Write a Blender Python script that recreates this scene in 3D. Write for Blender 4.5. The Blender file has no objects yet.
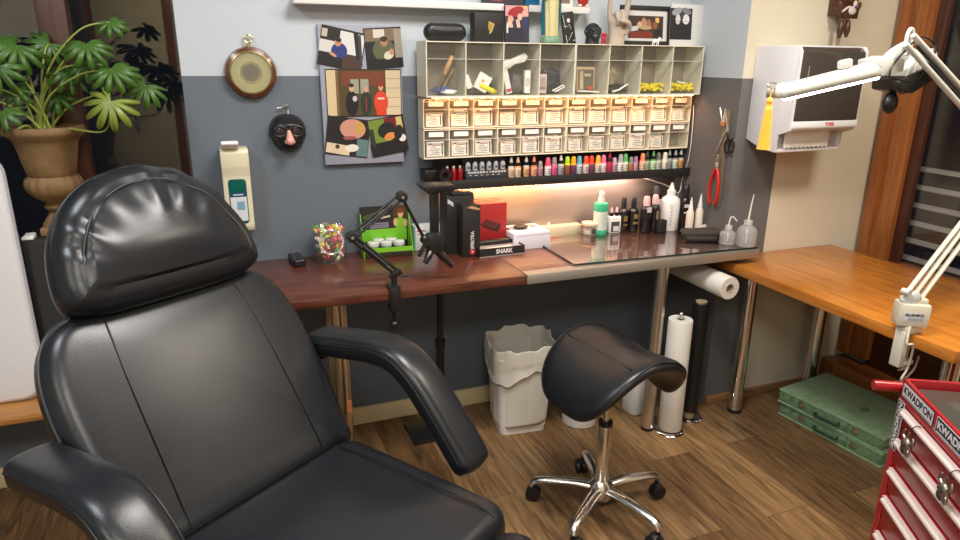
import bpy, bmesh, math, random
from mathutils import Vector, Matrix, Euler
RND = random.Random(11)
SC = bpy.context.scene
COL = SC.collection
PI = math.pi
rad = math.radians

# ------------------------------------------------------------------ materials
def _nodes(name):
    m = bpy.data.materials.new(name); m.use_nodes = True
    nt = m.node_tree; b = nt.nodes['Principled BSDF']
    return m, nt, b

def N(nt, typ, **kw):
    n = nt.nodes.new(typ)
    for k, v in kw.items(): setattr(n, k, v)
    return n

def c4(c): return (c[0], c[1], c[2], 1.0)

def mat(name, col, rough=0.5, metal=0.0, spec=0.5, noise=None, bump=None, coat=0.0, emit=None, aniso=None, sheen=0):
    """noise=(scale, amount, stretch) colour variation; bump=(scale, strength)"""
    m, nt, b = _nodes(name)
    b.inputs['Base Color'].default_value = c4(col)
    b.inputs['Roughness'].default_value = rough
    b.inputs['Metallic'].default_value = metal
    b.inputs['Specular IOR Level'].default_value = spec
    b.inputs['Coat Weight'].default_value = coat
    b.inputs['Coat Roughness'].default_value = 0.08
    if sheen: b.inputs['Sheen Weight'].default_value = sheen
    if emit:
        b.inputs['Emission Color'].default_value = c4(emit[0]); b.inputs['Emission Strength'].default_value = emit[1]
    tc = N(nt, 'ShaderNodeTexCoord')
    if noise:
        mp = N(nt, 'ShaderNodeMapping'); nt.links.new(tc.outputs['Object'], mp.inputs['Vector'])
        if len(noise) > 2: mp.inputs['Scale'].default_value = noise[2]
        nz = N(nt, 'ShaderNodeTexNoise'); nz.inputs['Scale'].default_value = noise[0]; nz.inputs['Detail'].default_value = 5
        nt.links.new(mp.outputs['Vector'], nz.inputs['Vector'])
        mx = N(nt, 'ShaderNodeMix', data_type='RGBA')
        a = noise[1]
        mx.inputs[6].default_value = c4([max(0, x*(1-a)) for x in col]); mx.inputs[7].default_value = c4([min(1, x*(1+a)) for x in col])
        nt.links.new(nz.outputs['Fac'], mx.inputs[0]); nt.links.new(mx.outputs[2], b.inputs['Base Color'])
    if bump:
        nz = N(nt, 'ShaderNodeTexNoise'); nz.inputs['Scale'].default_value = bump[0]; nz.inputs['Detail'].default_value = 4
        nt.links.new(tc.outputs['Object'], nz.inputs['Vector'])
        bp = N(nt, 'ShaderNodeBump'); bp.inputs['Strength'].default_value = bump[1]; bp.inputs['Distance'].default_value = 0.002
        nt.links.new(nz.outputs['Fac'], bp.inputs['Height']); nt.links.new(bp.outputs['Normal'], b.inputs['Normal'])
    return m

def clear(name, tint=(0.93, 0.95, 0.93), rough=0.03, haze=0.05, gloss=1.0, hazecol=(0.8, 0.8, 0.76)):
    """thin clear plastic / glass: see-through with a fresnel reflection and a little haze"""
    m = bpy.data.materials.new(name); m.use_nodes = True
    nt = m.node_tree; nt.nodes.clear()
    o = N(nt, 'ShaderNodeOutputMaterial'); t = N(nt, 'ShaderNodeBsdfTransparent'); g = N(nt, 'ShaderNodeBsdfGlossy')
    d = N(nt, 'ShaderNodeBsdfDiffuse'); d.inputs['Color'].default_value = c4(hazecol)
    t.inputs['Color'].default_value = c4(tint); g.inputs['Roughness'].default_value = rough
    m1 = N(nt, 'ShaderNodeMixShader'); m1.inputs[0].default_value = haze
    nt.links.new(t.outputs[0], m1.inputs[1]); nt.links.new(d.outputs[0], m1.inputs[2])
    # Schlick reflectance, the same from both sides of the thin sheet
    ge = N(nt, 'ShaderNodeNewGeometry'); dt = N(nt, 'ShaderNodeVectorMath', operation='DOT_PRODUCT')
    nt.links.new(ge.outputs['Incoming'], dt.inputs[0]); nt.links.new(ge.outputs['Normal'], dt.inputs[1])
    ab = N(nt, 'ShaderNodeMath', operation='ABSOLUTE'); nt.links.new(dt.outputs['Value'], ab.inputs[0])
    om = N(nt, 'ShaderNodeMath', operation='SUBTRACT'); om.inputs[0].default_value = 1.0; nt.links.new(ab.outputs[0], om.inputs[1])
    pw = N(nt, 'ShaderNodeMath', operation='POWER'); pw.inputs[1].default_value = 5.0; nt.links.new(om.outputs[0], pw.inputs[0])
    ma = N(nt, 'ShaderNodeMath', operation='MULTIPLY_ADD'); ma.inputs[1].default_value = 0.96; ma.inputs[2].default_value = 0.04; nt.links.new(pw.outputs[0], ma.inputs[0])
    mu = N(nt, 'ShaderNodeMath', operation='MULTIPLY'); mu.inputs[1].default_value = gloss; mu.use_clamp = True
    nt.links.new(ma.outputs[0], mu.inputs[0])
    m2 = N(nt, 'ShaderNodeMixShader')
    nt.links.new(mu.outputs[0], m2.inputs[0]); nt.links.new(m1.outputs[0], m2.inputs[1]); nt.links.new(g.outputs[0], m2.inputs[2])
    nt.links.new(m2.outputs[0], o.inputs['Surface'])
    return m

def wood(name, dark, light, scale=(1, 12, 12), rough=0.35, coat=0.0, rings=6.0, spec=0.5):
    m, nt, b = _nodes(name)
    tc = N(nt, 'ShaderNodeTexCoord'); mp = N(nt, 'ShaderNodeMapping'); mp.inputs['Scale'].default_value = scale
    nt.links.new(tc.outputs['Object'], mp.inputs['Vector'])
    nz = N(nt, 'ShaderNodeTexNoise'); nz.inputs['Scale'].default_value = rings; nz.inputs['Detail'].default_value = 6; nz.inputs['Distortion'].default_value = 0.6
    nt.links.new(mp.outputs['Vector'], nz.inputs['Vector'])
    cr = N(nt, 'ShaderNodeValToRGB'); cr.color_ramp.elements[0].position = 0.3; cr.color_ramp.elements[1].position = 0.7
    cr.color_ramp.elements[0].color = c4(dark); cr.color_ramp.elements[1].color = c4(light)
    nt.links.new(nz.outputs['Fac'], cr.inputs['Fac']); nt.links.new(cr.outputs['Color'], b.inputs['Base Color'])
    b.inputs['Roughness'].default_value = rough; b.inputs['Coat Weight'].default_value = coat; b.inputs['Coat Roughness'].default_value = 0.15
    b.inputs['Specular IOR Level'].default_value = spec
    return m

def paint_wall(name, upper, lower, zsplit, xsplit=None, side=None):
    """two-tone wall paint: the painted band ends at height zsplit (and, on the pier, at xsplit)"""
    m, nt, b = _nodes(name)
    ge = N(nt, 'ShaderNodeNewGeometry'); sx = N(nt, 'ShaderNodeSeparateXYZ'); nt.links.new(ge.outputs['Position'], sx.inputs[0])
    gt = N(nt, 'ShaderNodeMath', operation='GREATER_THAN'); gt.inputs[1].default_value = zsplit; nt.links.new(sx.outputs['Z'], gt.inputs[0])
    fac = gt.outputs[0]
    if xsplit is not None:
        g2 = N(nt, 'ShaderNodeMath', operation='GREATER_THAN'); g2.inputs[1].default_value = xsplit; nt.links.new(sx.outputs['X'], g2.inputs[0])
        mxm = N(nt, 'ShaderNodeMath', operation='MAXIMUM'); nt.links.new(fac, mxm.inputs[0]); nt.links.new(g2.outputs[0], mxm.inputs[1]); fac = mxm.outputs[0]
    up = upper
    mx = N(nt, 'ShaderNodeMix', data_type='RGBA'); mx.inputs[6].default_value = c4(lower); mx.inputs[7].default_value = c4(upper)
    if side is not None:
        ns = N(nt, 'ShaderNodeSeparateXYZ'); nt.links.new(ge.outputs['True Normal'], ns.inputs[0])
        lt = N(nt, 'ShaderNodeMath', operation='LESS_THAN'); lt.inputs[1].default_value = -0.5; nt.links.new(ns.outputs['X'], lt.inputs[0])
        m3 = N(nt, 'ShaderNodeMix', data_type='RGBA'); m3.inputs[6].default_value = c4(upper); m3.inputs[7].default_value = c4(side)
        nt.links.new(lt.outputs[0], m3.inputs[0]); nt.links.new(m3.outputs[2], mx.inputs[7])
    nt.links.new(fac, mx.inputs[0]); nt.links.new(mx.outputs[2], b.inputs['Base Color'])
    b.inputs['Roughness'].default_value = 0.62
    nz = N(nt, 'ShaderNodeTexNoise'); nz.inputs['Scale'].default_value = 180; nt.links.new(ge.outputs['Position'], nz.inputs['Vector'])
    bp = N(nt, 'ShaderNodeBump'); bp.inputs['Strength'].default_value = 0.12; bp.inputs['Distance'].default_value = 0.002
    nt.links.new(nz.outputs['Fac'], bp.inputs['Height']); nt.links.new(bp.outputs['Normal'], b.inputs['Normal'])
    return m

def floor_mat():
    m, nt, b = _nodes('floor_planks')
    ge = N(nt, 'ShaderNodeNewGeometry')
    mp = N(nt, 'ShaderNodeMapping'); mp.inputs['Rotation'].default_value = (0, 0, rad(90)); mp.inputs['Location'].default_value = (0.32, 0.07, 0)
    nt.links.new(ge.outputs['Position'], mp.inputs['Vector'])
    br = N(nt, 'ShaderNodeTexBrick'); br.offset = 0.37; br.offset_frequency = 2
    br.inputs['Scale'].default_value = 1.0; br.inputs['Brick Width'].default_value = 1.15; br.inputs['Row Height'].default_value = 0.19
    br.inputs['Mortar Size'].default_value = 0.0012; br.inputs['Mortar Smooth'].default_value = 0.2; br.inputs['Bias'].default_value = 0
    br.inputs['Color1'].default_value = (0, 0, 0, 1); br.inputs['Color2'].default_value = (1, 1, 1, 1); br.inputs['Mortar'].default_value = (0.5, 0.5, 0.5, 1)
    nt.links.new(mp.outputs['Vector'], br.inputs['Vector'])
    cr = N(nt, 'ShaderNodeValToRGB'); e = cr.color_ramp.elements
    e[0].color = (0.135, 0.072, 0.032, 1); e[1].color = (0.33, 0.195, 0.090, 1)
    x = e.new(0.5); x.color = (0.21, 0.122, 0.058, 1)
    nt.links.new(br.outputs['Color'], cr.inputs['Fac'])
    m2 = N(nt, 'ShaderNodeMapping'); m2.inputs['Scale'].default_value = (13, 1.1, 1); nt.links.new(ge.outputs['Position'], m2.inputs['Vector'])
    # offset grain per plank
    ad = N(nt, 'ShaderNodeVectorMath', operation='MULTIPLY_ADD'); ad.inputs[1].default_value = (3.7, 5.1, 0)
    nt.links.new(br.outputs['Color'], ad.inputs[0]); nt.links.new(m2.outputs['Vector'], ad.inputs[2])
    nz = N(nt, 'ShaderNodeTexNoise'); nz.inputs['Scale'].default_value = 3.2; nz.inputs['Detail'].default_value = 8; nz.inputs['Distortion'].default_value = 1.2; nz.inputs['Roughness'].default_value = 0.62
    nt.links.new(ad.outputs[0], nz.inputs['Vector'])
    c2 = N(nt, 'ShaderNodeValToRGB'); c2.color_ramp.elements[0].position = 0.32; c2.color_ramp.elements[1].position = 0.72
    c2.color_ramp.elements[0].color = (0.36, 0.35, 0.34, 1); c2.color_ramp.elements[1].color = (1.35, 1.32, 1.24, 1)
    nt.links.new(nz.outputs['Fac'], c2.inputs['Fac'])
    mu = N(nt, 'ShaderNodeMix', data_type='RGBA', blend_type='MULTIPLY'); mu.inputs[0].default_value = 1
    nt.links.new(cr.outputs['Color'], mu.inputs[6]); nt.links.new(c2.outputs['Color'], mu.inputs[7])
    dk = N(nt, 'ShaderNodeMix', data_type='RGBA'); dk.inputs[7].default_value = (0.02, 0.012, 0.008, 1)
    fm = N(nt, 'ShaderNodeMath', operation='MULTIPLY'); fm.inputs[1].default_value = 0.75
    nt.links.new(br.outputs['Fac'], fm.inputs[0]); nt.links.new(fm.outputs[0], dk.inputs[0]); nt.links.new(mu.outputs[2], dk.inputs[6])
    nt.links.new(dk.outputs[2], b.inputs['Base Color'])
    b.inputs['Roughness'].default_value = 0.42; b.inputs['Specular IOR Level'].default_value = 0.35
    bp = N(nt, 'ShaderNodeBump'); bp.inputs['Strength'].default_value = 0.15; bp.inputs['Distance'].default_value = 0.002
    nt.links.new(nz.outputs['Fac'], bp.inputs['Height']); nt.links.new(bp.outputs['Normal'], b.inputs['Normal'])
    return m

M = {}
M['leather'] = mat('black_leather', (0.010, 0.0115, 0.0145), 0.31, bump=(420, 0.15), spec=0.5)
M['leather_dark'] = mat('black_leather_seam', (0.006, 0.006, 0.007), 0.5)
M['stitch'] = mat('grey_thread', (0.05, 0.055, 0.06), 0.6)
M['blackplastic'] = mat('black_plastic', (0.010, 0.010, 0.011), 0.35)
M['blackmatte'] = mat('black_matte', (0.012, 0.011, 0.011), 0.6)
M['blackmetal'] = mat('black_metal', (0.012, 0.012, 0.013), 0.3, metal=0.0, spec=0.6)
M['darkgrey'] = mat('dark_grey', (0.045, 0.047, 0.052), 0.4)
M['chrome'] = mat('chrome', (0.82, 0.80, 0.76), 0.12, metal=1.0)
M['alu'] = mat('polished_aluminium', (0.74, 0.72, 0.68), 0.24, metal=1.0)
M['steel'] = mat('brushed_steel', (0.72, 0.69, 0.63), 0.30, metal=1.0)
M['edgesteel'] = mat('edge_steel', (0.50, 0.47, 0.42), 0.45, metal=0.8)
M['brasssteel'] = mat('warm_steel', (0.70, 0.62, 0.48), 0.22, metal=1.0)
M['white'] = mat('white_plastic', (0.78, 0.77, 0.75), 0.35)
M['whitegrey'] = mat('white_enamel', (0.72, 0.71, 0.66), 0.3)
M['creamplastic'] = mat('cream_plastic', (0.74, 0.71, 0.58), 0.35)
M['cream'] = mat('cream_soap_plastic', (0.72, 0.67, 0.48), 0.35)
M['paper'] = mat('white_paper', (0.80, 0.78, 0.74), 0.8, noise=(30, 0.05))
M['paperroll'] = mat('paper_roll', (0.76, 0.73, 0.66), 0.85, bump=(300, 0.3))
M['cardboard'] = mat('cardboard', (0.42, 0.30, 0.18), 0.8)
M['linertex'] = mat('bin_liner_film', (0.66, 0.63, 0.55), 0.32, bump=(26, 0.9))
M['binwhite'] = mat('bin_white', (0.74, 0.72, 0.68), 0.4)
M['mahogany'] = wood('mahogany_top', (0.062, 0.018, 0.011), (0.145, 0.044, 0.026), (1.2, 16, 16), 0.28, 0.25)
M['umber'] = wood('umber_top', (0.15, 0.066, 0.046), (0.26, 0.125, 0.090), (1.2, 16, 16), 0.35, 0.1)
M['orangewood'] = wood('orange_wood', (0.38, 0.120, 0.016), (0.58, 0.225, 0.036), (14, 1.0, 14), 0.26, 0.2, 5)
M['orangewoodx'] = wood('orange_wood_sill', (0.34, 0.135, 0.035), (0.55, 0.26, 0.085), (1.2, 14, 14), 0.35, 0.1, 5)
M['framewood'] = wood('frame_wood', (0.19, 0.056, 0.014), (0.32, 0.115, 0.030), (14, 14, 1.0), 0.3, 0.2, 5)
M['framedark'] = wood('dark_frame_wood', (0.040, 0.013, 0.008), (0.075, 0.025, 0.013), (14, 14, 1.0), 0.35, 0.1, 5)
M['clockwood'] = wood('clock_wood', (0.040, 0.014, 0.008), (0.10, 0.036, 0.016), (8, 8, 8), 0.4)
M['baro'] = wood('barometer_wood', (0.075, 0.020, 0.010), (0.15, 0.048, 0.018), (10, 10, 10), 0.3, 0.3)
M['bbwood'] = wood('pier_skirting', (0.20, 0.10, 0.04), (0.30, 0.16, 0.07), (1, 12, 12), 0.4)
M['brass'] = mat('brass', (0.75, 0.55, 0.22), 0.25, metal=1.0)
M['gold'] = mat('gold_paint', (0.70, 0.48, 0.12), 0.35, metal=0.4)
M['dial'] = mat('dial_gold', (0.56, 0.47, 0.17), 0.35)
M['red'] = mat('red_enamel', (0.36, 0.012, 0.018), 0.25, coat=0.3)
M['reddark'] = mat('red_drawer', (0.34, 0.010, 0.014), 0.35, coat=0.1)
M['redbox'] = mat('red_carton', (0.36, 0.020, 0.020), 0.45)
M['redrubber'] = mat('red_rubber', (0.55, 0.018, 0.012), 0.35)
M['pinkskin'] = mat('pink_nose', (0.78, 0.36, 0.32), 0.45)
M['terracotta'] = mat('terracotta', (0.215, 0.128, 0.052), 0.8, noise=(16, 0.65), bump=(60, 0.6))
M['soil'] = mat('soil', (0.03, 0.02, 0.012), 0.95, bump=(90, 1.0))
M['leaf'] = mat('leaf_green', (0.048, 0.118, 0.014), 0.4, noise=(14, 0.35))
M['leafy'] = mat('leaf_yellow_green', (0.17, 0.22, 0.03), 0.4, noise=(14, 0.3))
M['stem'] = mat('stem_green', (0.30, 0.36, 0.07), 0.45)
M['greenbox'] = mat('green_cloth_case', (0.27, 0.41, 0.24), 0.55, noise=(38, 0.4), bump=(60, 0.4))
M['greenedge'] = mat('dark_green_case', (0.14, 0.24, 0.13), 0.6, noise=(70, 0.9), bump=(60, 0.4))
M['tassel'] = mat('yellow_silk', (0.85, 0.46, 0.03), 0.5, sheen=0.4)
M['cloth'] = mat('dark_cloth', (0.040, 0.032, 0.028), 0.85, noise=(40, 0.4), bump=(120, 0.6))
M['greypaint'] = mat('mat_grey', (0.055, 0.058, 0.052), 0.18)
M['clearplastic'] = clear('clear_plastic', haze=0.05, rough=0.05, tint=(0.985, 0.985, 0.97), gloss=0.7)
M['clearbottle'] = clear('clear_bottle', haze=0.28, tint=(0.9, 0.92, 0.92), hazecol=(0.8, 0.8, 0.8))
M['clearjar'] = clear('clear_jar', haze=0.06, rough=0.03, gloss=1.8)
M['glasstop'] = clear('glass_top', tint=(0.985, 0.99, 0.985), haze=0.005, rough=0.008, gloss=1.7)
M['windowglass'] = clear('window_glass', tint=(0.9, 0.9, 0.9), haze=0.0, rough=0.0, gloss=1.9)
M['glassedge'] = mat('glass_edge', (0.012, 0.025, 0.020), 0.1)
M['led_warm'] = mat('led_warm', (1, 0.6, 0.3), 0.5, emit=((1.0, 0.56, 0.26), 14))
M['led_dot'] = mat('led_dot', (1, 0.8, 0.6), 0.5, emit=((1.0, 0.70, 0.42), 16))
M['led_white'] = mat('lamp_tube', (1, 1, 1), 0.5, emit=((1.0, 0.93, 0.82), 26))

_cc = {}
def colm(c, rough=0.45, metal=0):
    k = (tuple(round(x, 3) for x in c), rough, metal)
    if k not in _cc: _cc[k] = mat('colour_%d' % len(_cc), c, rough, metal)
    return _cc[k]
def srgb(r, g, b):
    f = lambda v: ((v/255)/12.92 if v/255 <= 0.04045 else ((v/255+0.055)/1.055)**2.4)
    return (f(r), f(g), f(b))
def sc(r, g, b, rough=0.5): return colm(srgb(r, g, b), rough)

# ------------------------------------------------------------------ mesh builder
def Tm(loc=(0, 0, 0), rot=(0, 0, 0), scale=(1, 1, 1)):
    return Matrix.LocRotScale(Vector(loc), Euler(rot), Vector(scale))

class MB:
    def __init__(s, *mats):
        s.bm = bmesh.new(); s.mats = list(mats) or []; s.i = 0
        s.X = Matrix.Identity(4)
    def use(s, m):
        if m not in s.mats: s.mats.append(m)
        s.i = s.mats.index(m); return s
    def _add(s, tb, mtx=None):
        me = bpy.data.meshes.new('tmp'); 
        if mtx is not None: bmesh.ops.transform(tb, matrix=mtx, verts=tb.verts)
        bmesh.ops.transform(tb, matrix=s.X, verts=tb.verts)
        for f in tb.faces: f.material_index = s.i
        tb.to_mesh(me); tb.free(); s.bm.from_mesh(me); bpy.data.meshes.remove(me)
        return s
    def box(s, c, size, rot=(0, 0, 0), bev=0.0, seg=2, taper=None):
        tb = bmesh.new(); bmesh.ops.create_cube(tb, size=1.0)
        for v in tb.verts:
            v.co = Vector((v.co.x*size[0], v.co.y*size[1], v.co.z*size[2]))
            if taper and v.co.z < 0: v.co.x *= taper; v.co.y *= taper
        if bev > 0: bmesh.ops.bevel(tb, geom=tb.edges[:], offset=min(bev, 0.49*min(size)), segments=seg, profile=0.5, affect='EDGES')
        return s._add(tb, Tm(c, rot))
    def cyl(s, p0, p1, r0, r1=None, n=20, bev=0.0):
        r1 = r0 if r1 is None else r1
        p0, p1 = Vector(p0), Vector(p1); d = p1-p0; L = d.length
        tb = bmesh.new(); bmesh.ops.create_cone(tb, cap_ends=True, segments=n, radius1=r0, radius2=r1, depth=L)
        if bev > 0:
            ed = [e for e in tb.edges if abs(e.verts[0].co.z-e.verts[1].co.z) < 1e-6]
            bmesh.ops.bevel(tb, geom=ed, offset=bev, segments=2, profile=0.5, affect='EDGES')
        q = Vector((0, 0, 1)).rotation_difference(d.normalized())
        return s._add(tb, Matrix.Translation((p0+p1)/2) @ q.to_matrix().to_4x4())
    def lathe(s, prof, c=(0, 0, 0), n=28, rot=(0, 0, 0), flute=None):
        tb = bmesh.new(); rings = []
        for (r, z) in prof:
            if r < 1e-6: rings.append([tb.verts.new((0, 0, z))])
            else:
                ring = []
                for k in range(n):
                    a = 2*PI*k/n; rr = r
                    if flute: rr = r*(1+flute(z, a))
                    ring.append(tb.verts.new((rr*math.cos(a), rr*math.sin(a), z)))
                rings.append(ring)
        for A, B in zip(rings, rings[1:]):
            for k in range(n):
                k2 = (k+1) % n
                if len(A) == 1 and len(B) == 1: continue
                if len(A) == 1: tb.faces.new((A[0], B[k2], B[k]))
                elif len(B) == 1: tb.faces.new((A[k], A[k2], B[0]))
                else: tb.faces.new((A[k], A[k2], B[k2], B[k]))
        if len(rings[0]) > 1 and prof[0][0] > 0 and prof[0] != prof[-1]: tb.faces.new(list(reversed(rings[0])))
        if len(rings[-1]) > 1 and prof[0] != prof[-1]: tb.faces.new(rings[-1])
        bmesh.ops.recalc_face_normals(tb, faces=tb.faces)
        return s._add(tb, Tm(c, rot))
    def tube(s, pts, r, n=8, sx=1.0, sy=1.0, up=None, closed=False, capround=False):
        """sweep; r float or list; sx, sy scale the section across / along up"""
        P = [Vector(p) for p in pts]; L = len(P)
        rs = r if isinstance(r, (list, tuple)) else [r]*L
        tb = bmesh.new(); rings = []; prevx = None
        for i in range(L):
            if closed: t = (P[(i+1) % L]-P[i-1])
            else: t = (P[min(i+1, L-1)]-P[max(i-1, 0)])
            t.normalize()
            if up is not None: x = t.cross(Vector(up))
            elif prevx is None: x = t.cross(Vector((0, 0, 1))) if abs(t.z) < 0.9 else t.cross(Vector((0, 1, 0)))
            else: x = prevx-t*prevx.dot(t)
            x.normalize(); prevx = x; y = x.cross(t); y.normalize()
            rings.append([tb.verts.new(P[i]+x*(math.cos(2*PI*k/n)*rs[i]*sx)+y*(math.sin(2*PI*k/n)*rs[i]*sy)) for k in range(n)])
        pairs = list(zip(rings, rings[1:]))
        if closed: pairs.append((rings[-1], rings[0]))
        for A, B in pairs:
            for k in range(n): tb.faces.new((A[k], A[(k+1) % n], B[(k+1) % n], B[k]))
        if not closed:
            tb.faces.new(list(reversed(rings[0]))); tb.faces.new(rings[-1])
        bmesh.ops.recalc_face_normals(tb, faces=tb.faces)
        return s._add(tb)
    def ball(s, c, r, rot=(0, 0, 0), n=16):
        if not isinstance(r, (tuple, list)): r = (r, r, r)
        tb = bmesh.new(); bmesh.ops.create_uvsphere(tb, u_segments=n, v_segments=max(6, n//2+2), radius=1.0)
        return s._add(tb, Tm(c, rot, r))
    def prism(s, poly, depth, mtx=None, bev=0.0, seg=2):
        """polygon in local XY, extruded from z=0 to depth"""
        tb = bmesh.new(); vs = [tb.verts.new((p[0], p[1], 0)) for p in poly]; f = tb.faces.new(vs)
        r = bmesh.ops.extrude_face_region(tb, geom=[f]); nv = [g for g in r['geom'] if isinstance(g, bmesh.types.BMVert)]
        bmesh.ops.translate(tb, verts=nv, vec=(0, 0, depth)); bmesh.ops.recalc_face_normals(tb, faces=tb.faces)
        if bev > 0: bmesh.ops.bevel(tb, geom=tb.edges[:], offset=bev, segments=seg, profile=0.5, affect='EDGES')
        return s._add(tb, mtx)
    def poly(s, pts):
        tb = bmesh.new(); tb.faces.new([tb.verts.new(p) for p in pts]); return s._add(tb)
    def surf(s, fn, nu, nv, cu=False, cv=False):
        tb = bmesh.new()
        V = [[tb.verts.new(fn(i/(nu if cu else nu-1), j/(nv if cv else nv-1))) for j in range(nv)] for i in range(nu)]
        for i in range(nu if cu else nu-1):
            for j in range(nv if cv else nv-1):
                a, b = (i+1) % nu, (j+1) % nv
                try: tb.faces.new((V[i][j], V[a][j], V[a][b], V[i][b]))
                except ValueError: pass
        bmesh.ops.remove_doubles(tb, verts=tb.verts, dist=1e-6)
        bmesh.ops.recalc_face_normals(tb, faces=tb.faces)
        return s._add(tb)
    def pad(s, outline, t, er, puff=0.0, back=0.0, mtx=None, seg=6, fn=None, ss=(0.12, 0.28, 0.46, 0.66, 0.84), domefn=None):
        """cushion: outline (CCW) in local XY, thickness t along Z (0..t), edge radius er, puffed front by puff, back by back; fn warps the points"""
        tb = bmesh.new(); n = len(outline); P = [Vector((p[0], p[1], 0)) for p in outline]
        nr = []
        for i in range(n):
            d = (P[(i+1) % n]-P[i-1]); nr.append(Vector((-d.y, d.x, 0)).normalized())
        cen = sum(P, Vector())/n
        prof = []
        for k in range(seg+1):
            a = PI/2*k/seg; prof.append((er*(1-math.cos(a)) if False else er*(1-math.sin(a)), er*(1-math.cos(a)) if False else er-er*math.cos(a)))
        # prof: from side (inset 0) to face; build lower then upper
        lo = [(er-er*math.sin(PI/2*k/seg), er-er*math.cos(PI/2*k/seg)) for k in range(seg+1)]   # inset er->0, z 0->er
        hi = [(er-er*math.cos(PI/2*k/seg), t-er+er*math.sin(PI/2*k/seg)) for k in range(seg+1)] # inset 0->er, z t-er->t
        rings = []
        xm = max(abs(p[0]-cen.x) for p in outline); ym = max(abs(p[1]-cen.y) for p in outline)
        def ring(ins, z, sfac=0.0, pf=0.0):
            out = []
            for i in range(n):
                q = P[i]+nr[i]*ins
                q = q.lerp(Vector((cen.x, cen.y, 0)), sfac)
                zz = z+(pf*dome(q, sfac) if pf else 0.0)
                out.append(tb.verts.new((q.x, q.y, zz)))
            return out
        def dome(q, sf):
            if domefn: return domefn(q.x, q.y)
            return (1-(1-sf)**4)*max(0, 1-(abs(q.x-cen.x)/xm)**2.2)*max(0, 1-(abs(q.y-cen.y)/ym)**2.2)
        for sf in reversed(ss): rings.append(ring(er, 0.0, sf, -back))
        for (i_, z) in lo: rings.append(ring(i_, z))
        for (i_, z) in hi: rings.append(ring(i_, z))
        for sf in ss: rings.append(ring(er, t, sf, puff))
        for A, B in zip(rings, rings[1:]):
            for k in range(n): tb.faces.new((A[k], A[(k+1) % n], B[(k+1) % n], B[k]))
        c0 = tb.verts.new((cen.x, cen.y, -back)); c1 = tb.verts.new((cen.x, cen.y, t+puff*dome(cen, 1.0)))
        for k in range(n):
            tb.faces.new((rings[0][(k+1) % n], rings[0][k], c0)); tb.faces.new((rings[-1][k], rings[-1][(k+1) % n], c1))
        if fn:
            for v in tb.verts: v.co = Vector(fn(v.co))
        bmesh.ops.recalc_face_normals(tb, faces=tb.faces)
        return s._add(tb, mtx)
    def build(s, name, m=None, parent=None, loc=(0, 0, 0), rot=(0, 0, 0), smooth=40, sub=0):
        me = bpy.data.meshes.new(name); s.bm.to_mesh(me); s.bm.free()
        mats = s.mats if s.mats else [m]
        for x in mats: me.materials.append(x)
        me.shade_smooth()
        if smooth < 180: me.set_sharp_from_angle(angle=rad(smooth))
        o = bpy.data.objects.new(name, me); COL.objects.link(o)
        o.location = loc; o.rotation_euler = rot
        if parent is not None: o.parent = parent
        if sub:
            md = o.modifiers.new('sub', 'SUBSURF'); md.levels = sub; md.render_levels = sub
        return o

def tag(o, label=None, cat=None, group=None, kind=None):
    if label: o['label'] = label
    if cat: o['category'] = cat
    if group: o['group'] = group
    if kind: o['kind'] = kind
    return o
def thing(name, label, cat, loc=(0, 0, 0), rz=0.0, group=None, rot=None):
    o = bpy.data.objects.new(name, None); COL.objects.link(o); o.empty_display_size = 0.05
    o.location = loc; o.rotation_euler = rot if rot else (0, 0, rz)
    return tag(o, label, cat, group)
def kids(o): return [c for c in bpy.data.objects if c.parent == o]
def dup(o, loc=None, label=None, rz=None, parent=None):
    c = o.copy(); COL.objects.link(c)
    if parent is not None: c.parent = parent
    for k in kids(o): dup(k, parent=c)
    if loc is not None: c.location = loc
    if rz is not None: c.rotation_euler = (0, 0, rz)
    if label: c['label'] = label
    return c
ORD = ['first', 'second', 'third', 'fourth', 'fifth', 'sixth', 'seventh', 'eighth', 'ninth', 'tenth', 'eleventh', 'twelfth', 'thirteenth', 'fourteenth', 'fifteenth', 'sixteenth', 'seventeenth', 'eighteenth', 'nineteenth', 'twentieth']
def smoothpts(pts, n=6):
    """Catmull-Rom through pts"""
    P = [Vector(p) for p in pts]; out = []
    for i in range(len(P)-1):
        a, b, c, d = P[max(i-1, 0)], P[i], P[i+1], P[min(i+2, len(P)-1)]
        for k in range(n):
            t = k/n
            out.append(0.5*((2*b)+(c-a)*t+(2*a-5*b+4*c-d)*t*t+(3*b-a-3*c+d)*t**3))
    out.append(P[-1]); return out
def rrect(w, h, r, n=5, cx=0, cy=0):
    out = []
    for (sx, sy, a0) in ((1, 1, 0), (-1, 1, 90), (-1, -1, 180), (1, -1, 270)):
        for k in range(n+1):
            a = rad(a0+90*k/n); out.append((cx+sx*(w/2-r)+r*math.cos(a), cy+sy*(h/2-r)+r*math.sin(a)))
    return out
def text_mesh(txt, size, mtx, mb, depth=0.0004, font_shear=0.0, sx=1.0, align='CENTER', bold=0.0):
    cu = bpy.data.curves.new('t', 'FONT'); cu.body = txt; cu.size = size; cu.extrude = depth; cu.align_x = align; cu.align_y = 'CENTER'; cu.shear = font_shear; cu.offset = bold
    ob = bpy.data.objects.new('t', cu); COL.objects.link(ob)
    dg = bpy.context.evaluated_depsgraph_get(); me = bpy.data.meshes.new_from_object(ob.evaluated_get(dg))
    tb = bmesh.new(); tb.from_mesh(me)
    bpy.data.objects.remove(ob); bpy.data.meshes.remove(me); bpy.data.curves.remove(cu)
    for v in tb.verts: v.co.x *= sx
    mb._add(tb, mtx)
FRONT = Matrix.Rotation(PI/2, 4, 'X')   # local XY plane stands up facing -Y
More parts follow.
